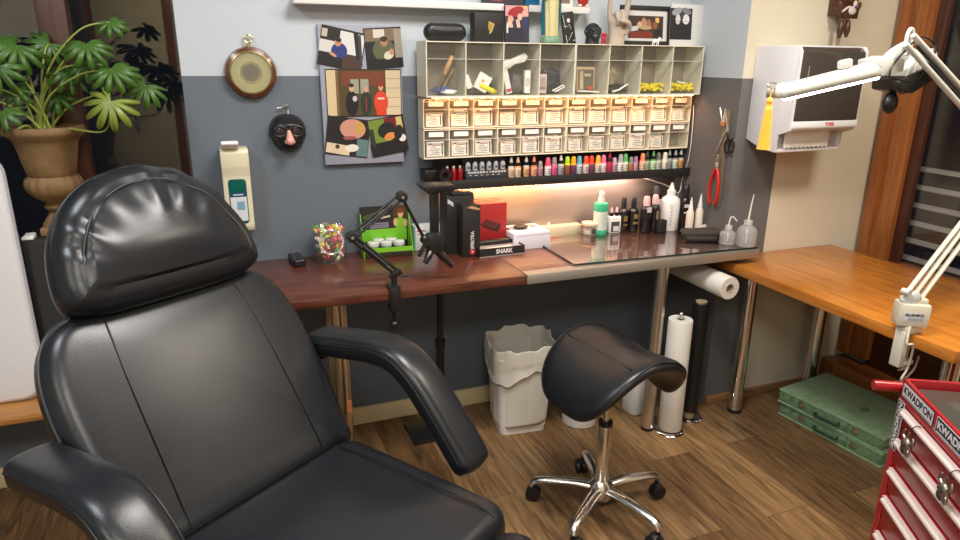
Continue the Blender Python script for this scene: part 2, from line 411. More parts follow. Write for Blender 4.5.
# ------------------------------------------------------------------ camera
CAM_F, PITCH, YAW, ROLL = 670.63, rad(17.4005), rad(21.087), rad(0.5374)
def make_camera():
    cp, sp, cy, sy = math.cos(PITCH), math.sin(PITCH), math.cos(YAW), math.sin(YAW)
    f = Vector((sy*cp, cy*cp, -sp)); r = Vector((cy, -sy, 0)); u = r.cross(f)
    c, s_ = math.cos(ROLL), math.sin(ROLL)
    r2 = r*c+u*s_; u2 = u*c-r*s_
    cd = bpy.data.cameras.new('camera'); cd.sensor_width = 36; cd.lens = CAM_F/960*36; cd.clip_start = 0.02
    o = bpy.data.objects.new('camera', cd); COL.objects.link(o)
    o.matrix_world = Matrix(((r2.x, u2.x, -f.x, 0), (r2.y, u2.y, -f.y, 0), (r2.z, u2.z, -f.z, 1.5), (0, 0, 0, 1)))
    SC.camera = o
make_camera()

# ------------------------------------------------------------------ the setting
YB, YP, XP, XR = 2.577, 2.207, 1.957, 2.74
H_ROOM = 2.6
ZP = 1.4388
WHITE = (0.53, 0.58, 0.63); GREY = (0.122, 0.147, 0.178); CREAM = (0.64, 0.59, 0.47)
M['wall'] = paint_wall('wall_paint', WHITE, GREY, ZP)
M['pier'] = paint_wall('pier_paint', CREAM, (0.130, 0.130, 0.132), ZP, 2.185, side=WHITE)
M['plaincream'] = mat('cream_paint', CREAM, 0.6)
M['ceil'] = mat('ceiling_paint', (0.8, 0.79, 0.77), 0.8)
M['skirt'] = mat('cream_skirting', (0.78, 0.66, 0.40), 0.4)
M['doorpaint'] = mat('cream_door', (0.62, 0.52, 0.30), 0.4)

def struct(mb, name, m=None, parent=None, **kw):
    o = mb.build(name, m, parent, **kw)
    if parent is None: o['kind'] = 'structure'
    return o
struct(MB().box((0.0, 0.5, -0.05), (6.0, 4.8, 0.1)), 'floor', floor_mat(), smooth=30)
struct(MB().box((0.0, 0.5, H_ROOM+0.05), (6.0, 4.8, 0.1)), 'ceiling', M['ceil'])
mb = MB()
mb.box((0.93, YB+0.1, H_ROOM/2), (2.06, 0.2, H_ROOM))
mb.box((-0.95, YB+0.1, 0.2), (1.7, 0.2, 0.4)); mb.box((-0.95, YB+0.1, 2.45), (1.7, 0.2, 0.3)); mb.box((-2.4, YB+0.1, 1.3), (1.2, 0.2, H_ROOM))
struct(mb, 'wall_back', M['wall'])
struct(MB().box(((XP+2.95)/2, (YP+2.777)/2, H_ROOM/2), (2.95-XP, 2.777-YP, H_ROOM)), 'wall_pier', M['pier'])
mb = MB()
mb.box((XR+0.1, -0.55, H_ROOM/2), (0.2, 2.1, H_ROOM)); mb.box((XR+0.1, 1.35, 2.45), (0.2, 1.714, 0.3)); mb.box((XR+0.1, 1.35, 0.06), (0.2, 1.714, 0.12))
struct(mb, 'wall_right', M['plaincream'])
struct(MB().box((-3.05, 0.5, H_ROOM/2), (0.2, 4.8, H_ROOM)), 'wall_left', mat('white_paint', WHITE, 0.6))
struct(MB().box((-0.1, -1.7, H_ROOM/2), (5.9, 0.2, H_ROOM)), 'wall_front', M['plaincream'])
struct(MB().box((-0.12, YB-0.008, 0.04), (4.15, 0.016, 0.08), bev=0.004), 'baseboard_back', M['skirt'])
struct(MB().box((2.35, YP-0.008, 0.019), (0.78, 0.016, 0.038), bev=0.003), 'baseboard_pier', M['bbwood'])

# door behind the viewer, mirrored in the dark left window
d = struct(MB().box((-2.06, -1.575, 1.02), (0.62, 0.05, 2.04), bev=0.004), 'door_1', M['doorpaint'])
hb = MB(); hb.cyl((-2.10, -1.55, 0.95), (-2.10, -1.49, 0.95), 0.01); hb.cyl((-2.10, -1.495, 0.95), (-1.99, -1.495, 0.95), 0.009); hb.box((-2.10, -1.548, 0.91), (0.035, 0.006, 0.2), bev=0.002)
hb.build('door_handle', M['steel'], d)
mb = MB()
for x in (-2.405, -1.715): mb.box((x, -1.585, 1.04), (0.07, 0.035, 2.1), bev=0.004)
mb.box((-2.06, -1.585, 2.1), (0.76, 0.035, 0.07), bev=0.004)
struct(mb, 'trim_1', M['framewood'])

# left window: night outside, wooden mullion, sill board
mb = MB()
mb.box((-0.456, YB+0.045, 1.35), (0.085, 0.08, 1.9), bev=0.004)
mb.box((-0.955, YB+0.06, 0.435), (1.70, 0.05, 0.06), bev=0.004); mb.box((-0.955, YB+0.06, 2.27), (1.70, 0.05, 0.06), bev=0.004)
mb.box((-1.77, YB+0.06, 1.35), (0.06, 0.05, 1.9), bev=0.004)
w1 = struct(mb, 'window_1', M['framedark'])
MB().box((-0.157, 0, 0), (0.318, 0.006, 1.78)).build('pane', M['windowglass'], w1, loc=(-0.1005, YB+0.048, 1.35), rot=(0, 0, rad(-9)))
MB().box((-1.119, YB+0.048, 1.35), (1.243, 0.006, 1.78)).build('pane', M['windowglass'], w1)
MB().box((-1.16, 2.415, 0.413), (2.0, 0.33, 0.030), bev=0.006).build('window_sill', M['orangewoodx'], w1)

# right window: wooden frame, glass, roller shutter slats beyond it
mb = MB()
mb.box((XR+0.045, 2.125, 1.36), (0.09, 0.155, 2.4), bev=0.006)
mb.box((XR+0.035, 2.165, 1.36), (0.11, 0.05, 2.4), bev=0.006)
mb.box((XR+0.045, 1.32, 2.25), (0.09, 1.5, 0.1), bev=0.006); mb.box((XR+0.045, 0.55, 1.36), (0.09, 0.12, 2.4), bev=0.006)
mb.box((XR+0.045, 1.32, 0.615), (0.085, 1.5, 0.07), bev=0.006)
w2 = struct(mb, 'window_2', M['framewood'])
MB().box((XR+0.05, 1.32, 0.35), (0.04, 1.5, 0.46), bev=0.004).build('lower_panel', M['framedark'], w2)
MB().box((XR+0.04, 2.03, 1.42), (0.03, 0.05, 1.54), bev=0.004).build('sash', M['framedark'], w2)
MB().box((XR+0.055, 1.32, 1.425), (0.006, 1.45, 1.56)).build('pane', M['windowglass'], w2)
MB().box((XR-0.03, 1.30, 0.065), (0.14, 1.80, 0.13), bev=0.006).build('threshold_step', M['framewood'], w2)
slat = mat('shutter_slat', (0.46, 0.44, 0.42), 0.45)
mb = MB()
for k in range(6): mb.box((XR+0.125, 1.32, 0.66+0.080*k), (0.034, 1.5, 0.006), rot=(0, rad(-26), 0), bev=0.002)
mb.build('shutter_slats', slat, w2)
mb = MB(); mb.box((3.3, 1.72, 1.4), (0.3, 0.34, 2.8))
def brickmat():
    m, nt, b = _nodes('brick'); ge = N(nt, 'ShaderNodeNewGeometry'); mp = N(nt, 'ShaderNodeMapping'); mp.inputs['Rotation'].default_value = (rad(90), 0, rad(90))
    sx = N(nt, 'ShaderNodeSeparateXYZ'); nt.links.new(ge.outputs['Position'], sx.inputs[0]); cb = N(nt, 'ShaderNodeCombineXYZ')
    nt.links.new(sx.outputs['Y'], cb.inputs['X']); nt.links.new(sx.outputs['Z'], cb.inputs['Y'])
    br = N(nt, 'ShaderNodeTexBrick'); br.inputs['Scale'].default_value = 1; br.inputs['Brick Width'].default_value = 0.2; br.inputs['Row Height'].default_value = 0.07; br.inputs['Mortar Size'].default_value = 0.006
    br.inputs['Color1'].default_value = (0.16, 0.045, 0.022, 1); br.inputs['Color2'].default_value = (0.12, 0.035, 0.02, 1); br.inputs['Mortar'].default_value = (0.10, 0.06, 0.045, 1)
    nt.links.new(cb.outputs[0], br.inputs['Vector']); nt.links.new(br.outputs['Color'], b.inputs['Base Color']); return m
tag(mb.build('brick_pier', brickmat(), loc=(0, 0, 0)), kind='structure')

# ------------------------------------------------------------------ light
def area(name, loc, size, power, col, rot=(0, 0, 0), sy=None):
    l = bpy.data.lights.new(name, 'AREA'); l.energy = power; l.color = col; l.size = size
    if sy: l.shape = 'RECTANGLE'; l.size_y = sy
    o = bpy.data.objects.new(name, l); COL.objects.link(o); o.location = loc; o.rotation_euler = rot
    return o
area('ceiling_lamp_middle', (0.75, 1.25, 2.57), 0.55, 40, (1.0, 0.96, 0.91))
area('ceiling_lamp_rear', (0.0, -0.5, 2.57), 0.7, 36, (1.0, 0.96, 0.91))
area('ceiling_lamp_window', (-0.9, 1.2, 2.57), 0.4, 20, (0.86, 0.93, 1.0))
area('door_fill_light', (-1.7, -0.6, 2.57), 0.5, 26, (1.0, 0.92, 0.80))  # added fill light, brightens the door mirrored in the left window
area('ceiling_lamp_right', (2.0, 0.9, 2.57), 0.35, 32, (1.0, 0.90, 0.75))
w = bpy.data.worlds.new('night'); SC.world = w; w.use_nodes = True
w.node_tree.nodes['Background'].inputs[0].default_value = (0.006, 0.007, 0.010, 1); w.node_tree.nodes['Background'].inputs[1].default_value = 1.0
SC.view_settings.view_transform = 'Standard'; SC.view_settings.look = 'None'; SC.view_settings.gamma = 1; SC.view_settings.use_curve_mapping = False
SC.view_settings.exposure = 0.0
SC.cycles.max_bounces = 10; SC.cycles.transparent_max_bounces = 16; SC.cycles.use_denoising = True
SC.cycles.caustics_reflective = False; SC.cycles.caustics_refractive = False
# ------------------------------------------------------------------ treatment chair
def make_chair():
    zs, a = 0.512, 0.593
    t = thing('treatment_chair', 'large black leather reclining treatment chair with padded armrests and half-moon headrest', 'chair', (0.025, 1.486, 0), 0.615)
    L = M['leather']
    # seat: local x across, -y forward
    out = []
    for (x, y) in rrect(0.62, 0.56, 0.07, 6): out.append((x*(1.0 if y > -0.1 else 0.97), y))
    seat = MB(L).pad(out, 0.145, 0.05, puff=0.022).build('seat', parent=t, loc=(0, -0.245, zs-0.155))
    for s in (-1, 1):
        dz = lambda x, y: 0.1455+0.022*max(0, 1-abs(x/0.31)**2.2)*max(0, 1-abs(y/0.28)**2.2)
        pts = [(s*(0.228+0.006*abs(y)), y, dz(0.228, y)) for y in (0.23, 0.17, 0.10, 0.0, -0.10, -0.17, -0.225)]+[(s*0.231, -0.262, 0.136)]
        MB(M['leather_dark']).tube(smoothpts(pts, 6), 0.0022, 6).build('seam', parent=seat)
    # back: outline in local (u, s), extruded towards the sitter
    o2 = [(-0.30, 0.0), (0.30, 0.0)]
    right = [(0.318, 0.06), (0.332, 0.16), (0.338, 0.28), (0.337, 0.38), (0.325, 0.46), (0.30, 0.52), (0.26, 0.558), (0.20, 0.575), (0.1, 0.58)]
    o2 += right + [(-x, y) for (x, y) in reversed(right)]
    o2 = [(p.x, p.y) for p in smoothpts([(x, y, 0) for (x, y) in o2[1:]], 3)]
    o2 = [(-0.30, 0.0)]+o2 if (abs(o2[-1][0]+0.30) > 1e-3 or abs(o2[-1][1]) > 1e-3) else o2
    # frame of the back: x across, y up the back, z towards the front
    def back_mtx(off=0.0):
        ca, sa = math.cos(a), math.sin(a)
        # s axis = (0, sin a, cos a); normal = (0, -cos a, sin a)
        return Matrix(((1, 0, 0, 0), (0, sa, -ca, 0), (0, ca, sa, zs-0.03), (0, 0, 0, 1))) @ Matrix.Translation((0, 0, off))
    bk = MB(L).pad(o2, 0.12, 0.045, puff=0.012, mtx=back_mtx(-0.115)).build('backrest', parent=t)
    for s in (-1, 1):
        dz = lambda x, y: 0.0083+0.012*max(0, 1-abs(x/0.338)**2.2)*max(0, 1-abs((y-0.30)/0.29)**2.2)
        pts = [(s*0.195, 0.03, dz(0.195, 0.03)), (s*0.193, 0.12, dz(0.193, 0.12)), (s*0.190, 0.22, dz(0.19, 0.22)), (s*0.187, 0.32, dz(0.187, 0.32)), (s*0.182, 0.42, dz(0.182, 0.42)), (s*0.174, 0.51, dz(0.174, 0.51)), (s*0.168, 0.545, 0.004), (s*0.163, 0.572, -0.012)]
        mbs = MB(M['leather_dark']); mbs.X = back_mtx(-0.003); mbs.tube(smoothpts(pts, 6), 0.0022, 6); mbs.build('seam', parent=bk)
    mbs = MB(M['stitch']); mbs.X = back_mtx(-0.040)
    pts = [(x*1.002, y*1.002, 0) for (x, y) in [(0.318, 0.06)]+right+[(-x, y) for (x, y) in reversed(right)]]
    mbs.tube(smoothpts(pts, 4), 0.0032, 6); mbs.build('piping', parent=bk)
    tb_ = MB(sc(190, 120, 70)); tb_.box((0.331, 0.045, 0.560), (0.004, 0.016, 0.034)); tb_.build('fabric_tag', parent=bk)
    # headrest: half-moon pad in front of the top of the back
    ho = []
    for k in range(0, 25):
        an = rad(3+174*k/24)
        ho.append((0.272*math.cos(an)*(1 if abs(math.cos(an)) < 0.9 else 1.0), 0.575+0.298*max(-0.05, math.sin(an))**0.86 if math.sin(an) > 0 else 0.575+0.262*math.sin(an)))
    ho += [(-0.258, 0.562), (-0.20, 0.541), (-0.12, 0.536), (0, 0.535), (0.12, 0.536), (0.20, 0.541), (0.258, 0.562)]
    ho = [(x*0.935+0.008, y+0.014) for x, y in ho]
    hmx = back_mtx(-0.06) @ Matrix.Translation((0, 0.55, 0)) @ Matrix.Rotation(rad(7), 4, 'X') @ Matrix.Translation((0, -0.55, 0))
    def wr(v):
        # gathered leather folds running in from the curved seam
        if v.z > 0.085 and v.y > 0.57:
            an = math.atan2(v.y-0.56, v.x); rr = math.hypot(v.x, v.y-0.56)
            k = max(0, min(1, (rr-0.135)/0.09))
            g = max(0, min(1, (math.sin(an)-0.30)/0.4)); g = g*g*(3-2*g)
            v.z += 0.0042*k*k*g*math.sin(an*17+1.3*math.sin(an*5))
        return v
    hd = MB(L).pad([(p.x, p.y) for p in smoothpts([(x, y, 0) for x, y in ho]+[(ho[0][0], ho[0][1], 0)], 4)][:-1], 0.13, 0.05, puff=0.034, fn=wr, mtx=hmx, domefn=lambda x, y: max(0, 1-((x-0.006)/0.225)**2-(max(0, y-0.62)/0.215)**2)**0.8*(lambda s: s*s*(3-2*s))(max(0, min(1, (y-0.545)/0.15))), ss=(0.05, 0.10, 0.16, 0.22, 0.29, 0.36, 0.44, 0.53, 0.62, 0.72, 0.82, 0.92)).build('headrest', parent=t)
    mbs = MB(M['stitch']); mbs.X = hmx
    arc = []
    for k in range(0, 37):
        an = rad(6+168*k/36); arc.append((0.008+0.212*math.cos(an), 0.577+0.256*math.sin(an)**0.88, 0.1345+0.004*math.sin(k*0.9)))
    mbs.tube(arc, 0.0018, 6); mbs.build('seam', parent=hd)
    mbs = MB(M['leather_dark']); mbs.X = hmx
    arc = []
    for k in range(0, 41):
        an = rad(4+172*k/40); arc.append((0.008+0.2555*math.cos(an), 0.589+0.2990*(math.sin(an) if math.sin(an) < 0 else math.sin(an)**0.86), 0.062))
    mbs.tube(arc, 0.003, 6); mbs.build('piping', parent=hd)
    mbs = MB(M['blackmetal']); mbs.X = back_mtx(-0.13)
    for s in (-1, 1): mbs.tube([(s*0.13, 0.4, 0), (s*0.13, 0.62, 0.02), (s*0.13, 0.70, 0.08)], 0.011, 10)
    mbs.build('headrest_bracket', parent=t)
    # armrests
    for s in (-1, 1):
        x = s*0.392
        path = [(x, 0.225, 0.700), (x, 0.18, 0.706), (x, 0.08, 0.722), (x, -0.03, 0.735), (x, -0.10, 0.728), (x, -0.16, 0.690), (x, -0.22, 0.625), (x, -0.29, 0.54), (x, -0.345, 0.470)]
        path = smoothpts(path, 6); n = len(path); rs = []
        for k in range(n):
            q = k/(n-1); r = 0.052
            if q < 0.07: r *= 0.55+0.45*math.sqrt(max(0, 1-(1-q/0.07)**2))
            if q > 0.94: r *= 0.35+0.65*math.sqrt(max(0, 1-((q-0.94)/0.06)**2))
            rs.append(r)
        mbs = MB(L); 
        # squarish section: superellipse swept
        P = path
        def sec(i, j, P=P, rs=rs):
            ii = round(i*(len(P)-1)); p = P[ii]; tt = (P[min(ii+1, len(P)-1)]-P[max(ii-1, 0)]).normalized()
            ux = Vector((1, 0, 0)); uy = ux.cross(tt).normalized()
            an = 2*PI*j; c_, s_ = math.cos(an), math.sin(an); e = 0.62
            return p+ux*(rs[ii]*1.12*math.copysign(abs(c_)**e, c_))+uy*(rs[ii]*0.70*math.copysign(abs(s_)**e, s_))
        mbs.surf(sec, len(P), 28, cv=True)
        mbs.use(L)
        for end in (0, -1): 
            ii = 0 if end == 0 else len(P)-1
            mbs.poly([sec(ii/(len(P)-1), j/28) for j in range(28)])
        ar = mbs.build('armrest', parent=t, smooth=60)
        sm_ = MB(M['leather_dark'])
        for sd in (-1, 1):
            sm_.tube([sec(k/(len(P)-1), (0.0 if sd > 0 else 0.5)-0.03*sd)+Vector((0.0005*sd, 0, 0)) for k in range(3, len(P)-3)], 0.0024, 6)
        sm_.build('seam', parent=ar)
        br = MB(M['blackmetal']); br.tube(smoothpts([(x, 0.15, 0.69), (x*0.95, 0.20, 0.66), (x*0.84, 0.235, 0.64), (x*0.70, 0.24, 0.63)], 4), 0.014, 10); br.build('armrest_bracket', parent=t)
    # frame, pedestal, leg pad
    fr = MB(M['blackmetal']); fr.box((0, -0.24, 0.335), (0.50, 0.5, 0.04), bev=0.01); fr.build('seat_frame', parent=t)
    pd = MB(M['darkgrey']); pd.lathe([(0.0, 0.02), (0.16, 0.02), (0.15, 0.05), (0.10, 0.08), (0.085, 0.30), (0.12, 0.335), (0, 0.335)], (0, -0.2, 0)); pd.build('pedestal', parent=t)
    bs = MB(M['blackplastic']); bs.prism(rrect(0.60, 0.66, 0.1, 6, 0, -0.22), 0.035, bev=0.01); bs.build('base_plate', parent=t, loc=(0, 0, 0.0))
    lp = MB(L).pad(rrect(0.52, 0.36, 0.06, 5), 0.09, 0.035, puff=0.01, mtx=Tm((0, -0.56, 0.30), (rad(78), 0, 0))).build('leg_rest', parent=t)
    ft = MB(M['blackplastic']); ft.pad(rrect(0.11, 0.15, 0.045, 5), 0.04, 0.018, puff=0.004, mtx=Tm((0.40, -0.50, 0.001), (0, 0, rad(30)))); ft.box((0.25, -0.42, 0.02), (0.3, 0.05, 0.022), rot=(0, 0, rad(-28)), bev=0.006); ft.build('foot_pedal', parent=t)
make_chair()

# ------------------------------------------------------------------ saddle stool
def make_stool():
    t = thing('saddle_stool', 'black leather saddle stool on a chrome five-star base with castors', 'stool', (1.11, 1.70, 0), rad(9))
    a = 0.235; thick = 0.062
    def surf_pt(s, v, off):
        # s: -1..1 across, v: -1..1 fore-aft
        th = s*(1.20 if s < 0 else 1.34); R = 0.245
        wdt = 0.185*(1-(0.10 if s < 0 else 0.58)*s*s)   # flap narrows
        y = v*wdt
        x = R*math.sin(th)*1.02+0.030
        z = 0.615-R*(1-math.cos(th))*1.0+0.045*v*v*(1-0.8*abs(s))-0.012
        nrm = Vector((math.sin(th), -0.22*v, math.cos(th))).normalized()
        return Vector((x, y, z))+nrm*off
    def shell(i, j):
        # closed cross-section around the sheet in polar coords: i around outline, j from top centre over the edge to the underside
        an = 2*PI*i; c_, s_ = math.cos(an), math.sin(an); e = 0.72
        e = 0.60; px, py = math.copysign(abs(c_)**e, c_), math.copysign(abs(s_)**e, s_)
        if j < 0.5: r = min(1, j/0.42); off = 0
        ph = j*2
        k = [0, 0.25, 0.5, 0.72, 0.86, 0.95, 1.0, 1.02, 1.0, 0.95, 0.85, 0.6, 0.3, 0.0]
        o = [0.012, 0.012, 0.011, 0.008, 0.003, -0.004, -0.012, -0.022, -0.032, -0.040, -0.044, -0.046, -0.046, -0.046]
        q = j*(len(k)-1); b = min(int(q), len(k)-2); f = q-b
        r = k[b]*(1-f)+k[b+1]*f; off = o[b]*(1-f)+o[b+1]*f
        return surf_pt(px*r, py*r, off)
    st = MB(M['leather']); st.surf(shell, 56, 27, cu=True); seat = st.build('saddle_seat', parent=t, smooth=180, sub=1)
    sm = MB(M['leather_dark'])
    sm.tube([shell(k/64, 0.445) for k in range(64)], 0.0022, 6, closed=True)
    sm.tube([surf_pt(-0.30+0.10*math.cos(v*PI/2), v, 0.0105-0.010*abs(v)**3) for v in [(-0.86+1.72*k/24) for k in range(25)]], 0.0018, 6)
    sm.build('seam', parent=seat)
    up = MB(M['blackplastic']); up.box((0, 0, 0.545), (0.20, 0.16, 0.022), bev=0.006); up.cyl((0, 0, 0.49), (0, 0, 0.55), 0.028); up.build('seat_plate', parent=t)
    g = MB(M['alu']); g.cyl((0, 0, 0.32), (0, 0, 0.55), 0.0135, n=24); g.build('gas_piston', parent=t)
    cl = MB(M['blackplastic']); cl.cyl((0, 0, 0.338), (0, 0, 0.358), 0.024, n=24, bev=0.004); cl.build('collar', parent=t)
    c = MB(M['alu']); c.cyl((0, 0, 0.085), (0, 0, 0.34), 0.0245, n=28, bev=0.002); c.lathe([(0, 0.06), (0.036, 0.06), (0.046, 0.085), (0.040, 0.115), (0.026, 0.13), (0, 0.13)]); c.build('column', parent=t)
    lv = MB(M['blackplastic']); lv.tube([(0, 0.03, 0.53), (0.03, 0.12, 0.50), (0.03, 0.17, 0.49)], 0.006, 8); lv.build('height_lever', parent=t)
    base_ang = 2-9
    for k in range(5):
        an = rad(base_ang+72*k); d = Vector((math.cos(an), math.sin(an), 0))
        lg = MB(M['alu'])
        pts = smoothpts([Vector((0, 0, 0.098))+d*0.02, Vector((0, 0, 0.103))+d*0.09, Vector((0, 0, 0.096))+d*0.18, Vector((0, 0, 0.086))+d*0.225, Vector((0, 0, 0.066))+d*0.243], 5)
        lg.tube(pts, [0.0205-0.006*i/(len(pts)-1) for i in range(len(pts))], 12, sx=1.0, sy=0.72)
        lo = lg.build('leg', parent=t)
        ca = MB(M['blackplastic']); sd = Vector((-d.y, d.x, 0)); p = d*0.235+sd*0.012*(1 if k % 2 else -1)
        for q in (-1, 1): ca.cyl(p+Vector((0, 0, 0.0265))+sd*(q*0.011-0.008), p+Vector((0, 0, 0.0265))+sd*(q*0.011+0.008), 0.0265, n=24, bev=0.004)
        ca.box((p.x, p.y, 0.046), (0.03, 0.03, 0.02), rot=(0, 0, an), bev=0.008); ca.cyl(d*0.238+Vector((0, 0, 0.045)), d*0.238+Vector((0, 0, 0.07)), 0.007, n=10)
        ca.build('castor', parent=lo)
make_stool()

# ------------------------------------------------------------------ long desk under the shelves, glass plate, legs
ZD = 0.765
t = thing('desk', 'long wall desk with dark red-brown wooden top and steel front edge on round steel legs', 'desk', (0.98, 2.32, 0))
mb = MB(M['mahogany']); mb.box((0.465-0.98, 2.3235-2.32, ZD-0.0165), (1.03, 0.5065, 0.033), bev=0.004); mb.build('wooden_top', parent=t)
mb = MB(M['umber']); mb.box((1.4685-0.98, 2.3285-2.32, ZD-0.0165), (0.9765, 0.4965, 0.033), bev=0.002); mb.box((1.993-0.98, 2.143-2.32, ZD-0.0165), (0.0726, 0.125, 0.033), bev=0.002); mb.build('glass_covered_top', parent=t)
mb = MB(M['edgesteel']); mb.box((1.505-0.98, 2.072-2.32, ZD-0.0155), (1.05, 0.008, 0.036), bev=0.0015); mb.box((1.505-0.98, 2.094-2.32, ZD+0.0012), (1.05, 0.044, 0.0022)); mb.build('steel_edge', parent=t)
for (x, y, m) in ((0.325, 2.17, 'brasssteel'), (1.588, 2.11, 'steel')):
    lg = MB(M[m]); lg.cyl((x-0.98, y-2.32, 0.0), (x-0.98, y-2.32, ZD-0.034), 0.0255, n=28)
    lo = lg.build('leg', parent=t)
    mb = MB(M['blackplastic']); mb.cyl((x-0.98, y-2.32, 0.0), (x-0.98, y-2.32, 0.012), 0.027, n=24); mb.build('leg_glide', parent=lo)
mb = MB(M['brasssteel']); mb.box((0.288-0.98, 2.19-2.32, 0.365), (0.018, 0.03, 0.73)); mb.build('leg', parent=t)
mb = MB(M['glasstop']); mb.prism([(1.197, 2.385), (1.190, 2.112), (1.90, 2.086), (2.022, 2.078), (2.022, 2.19), (1.945, 2.20), (1.945, 2.53), (1.40, 2.535)], 0.008)
go = mb.build('glass_plate', loc=(0, 0, ZD+0.0026)); tag(go, 'clear glass plate lying on the right half of the desk under the bottles', 'glass plate')
mb = MB(M['glassedge']); mb.tube([(1.197, 2.385, 0.004), (1.190, 2.112, 0.004), (1.90, 2.086, 0.004), (2.022, 2.078, 0.004), (2.022, 2.19, 0.004)], 0.0038, 6); mb.build('edge', parent=go)

# ------------------------------------------------------------------ orange corner table
ZO = 0.708
t = thing('corner_table', 'orange-brown wooden table along the right window on black-and-steel tube legs', 'table', (2.25, 1.68, 0))
mb = MB(M['orangewood']); mb.box((2.2475-2.25, 1.683-1.68-0.0, ZO-0.02), (0.645, 1.035, 0.04), bev=0.004); mb.build('table_top', parent=t)
for (x, y) in ((2.047, 2.105), (2.50, 2.13), (2.047, 1.24), (2.50, 1.24)):
    lg = MB(M['chrome']); lg.cyl((x-2.25, y-1.68, 0.0), (x-2.25, y-1.68, ZO-0.041), 0.028, n=28); lo = lg.build('leg', parent=t)
    mb = MB(M['blackplastic']); mb.cyl((x-2.25, y-1.68, 0.0), (x-2.25, y-1.68, 0.014), 0.031, n=24); mb.build('leg_glide', parent=lo); mb = MB(M['blackplastic']); mb.cyl((x-2.25, y-1.68, ZO-0.055), (x-2.25, y-1.68, ZO-0.0405), 0.045, n=24); mb.build('mounting_cup', parent=lo)

# ------------------------------------------------------------------ bin with liner
t = thing('waste_bin', 'white plastic waste bin under the desk beside the saddle stool', 'bin', (1.085, 2.34, 0), rad(-6))
W0, D0, W1, D1, HB = 0.200, 0.160, 0.245, 0.20, 0.355
mb = MB(M['binwhite'])
def binring(q, inset=0, z=None):
    w, d_ = W0+(W1-W0)*q-inset, D0+(D1-D0)*q-inset
    return [Vector((x, y, HB*q if z is None else z)) for x, y in rrect(w, d_, 0.03, 5)]
rings = [binring(0), binring(0.06), binring(0.061, -0.004), binring(0.97), binring(0.971, -0.012), binring(1.0, -0.012), binring(1.0, 0.004), binring(0.05, 0.008, 0.012)]
n = len(rings[0])
mb.surf(lambda i, j: rings[round(i*(len(rings)-1))][round(j*n) % n], len(rings), n, cv=True); mb.poly(binring(0)); mb.poly(binring(0.05, 0.008, 0.012)); mb.build('bin_body', parent=t)
mb = MB(M['linertex'])
def resample(pl, n):
    P = [Vector((x, y, 0)) for x, y in pl]; P.append(P[0]); L = [0]
    for a, b in zip(P, P[1:]): L.append(L[-1]+(b-a).length)
    out = []; k = 0
    for q in range(n):
        s_ = L[-1]*q/n
        while L[k+1] < s_: k += 1
        p = P[k].lerp(P[k+1], (s_-L[k])/max(1e-9, L[k+1]-L[k])); out.append((p.x, p.y))
    return out
lbase = resample(rrect(W1, D1, 0.06, 10), 120)
def liner(i, j):
    an = 2*PI*j; wv = math.sin(an*5+4*i)*0.0035+math.sin(an*11+1-7*i)*0.0030+math.sin(an*19+9*i)*0.0012
    prof = [(0.985, -0.5), (1.0, -0.3), (1.02, -0.06), (1.05, 0.055), (1.09, 0.068), (1.125, 0.05), (1.13, -0.02), (1.105, -0.075), (1.13+0.02*math.sin(an*5), -0.125-0.035*math.sin(an*2+0.6))]
    sp = smoothpts([(a, b, 0) for a, b in prof], 6); pq = sp[round(i*(len(sp)-1))]; s_, z = pq.x, pq.y
    base = lbase; p = base[round(j*len(base)) % len(base)]
    tp = 1-0.18*max(0, -z) if z < 0 and i < 0.4 else 1.0
    return Vector((p[0]*s_*tp*(1+wv*4), p[1]*s_*tp*(1+wv*4), HB+z*0.62+wv*1.6*(1 if i > 0.3 else 0.3)+0.012*math.sin(an+0.8)+(0.010*math.sin(an*3+1) if i > 0.8 else 0)))
nb = len(lbase)
mb.surf(liner, 49, nb, cv=True)
lin = mb.build('bin_liner', smooth=80, loc=(1.085, 2.34, 0.0), rot=(0, 0, rad(-6))); tag(lin, 'crumpled translucent bin liner folded over the rim of the white waste bin', 'bin liner')
so = lin.modifiers.new('s', 'SOLIDIFY'); so.thickness = 0.0012
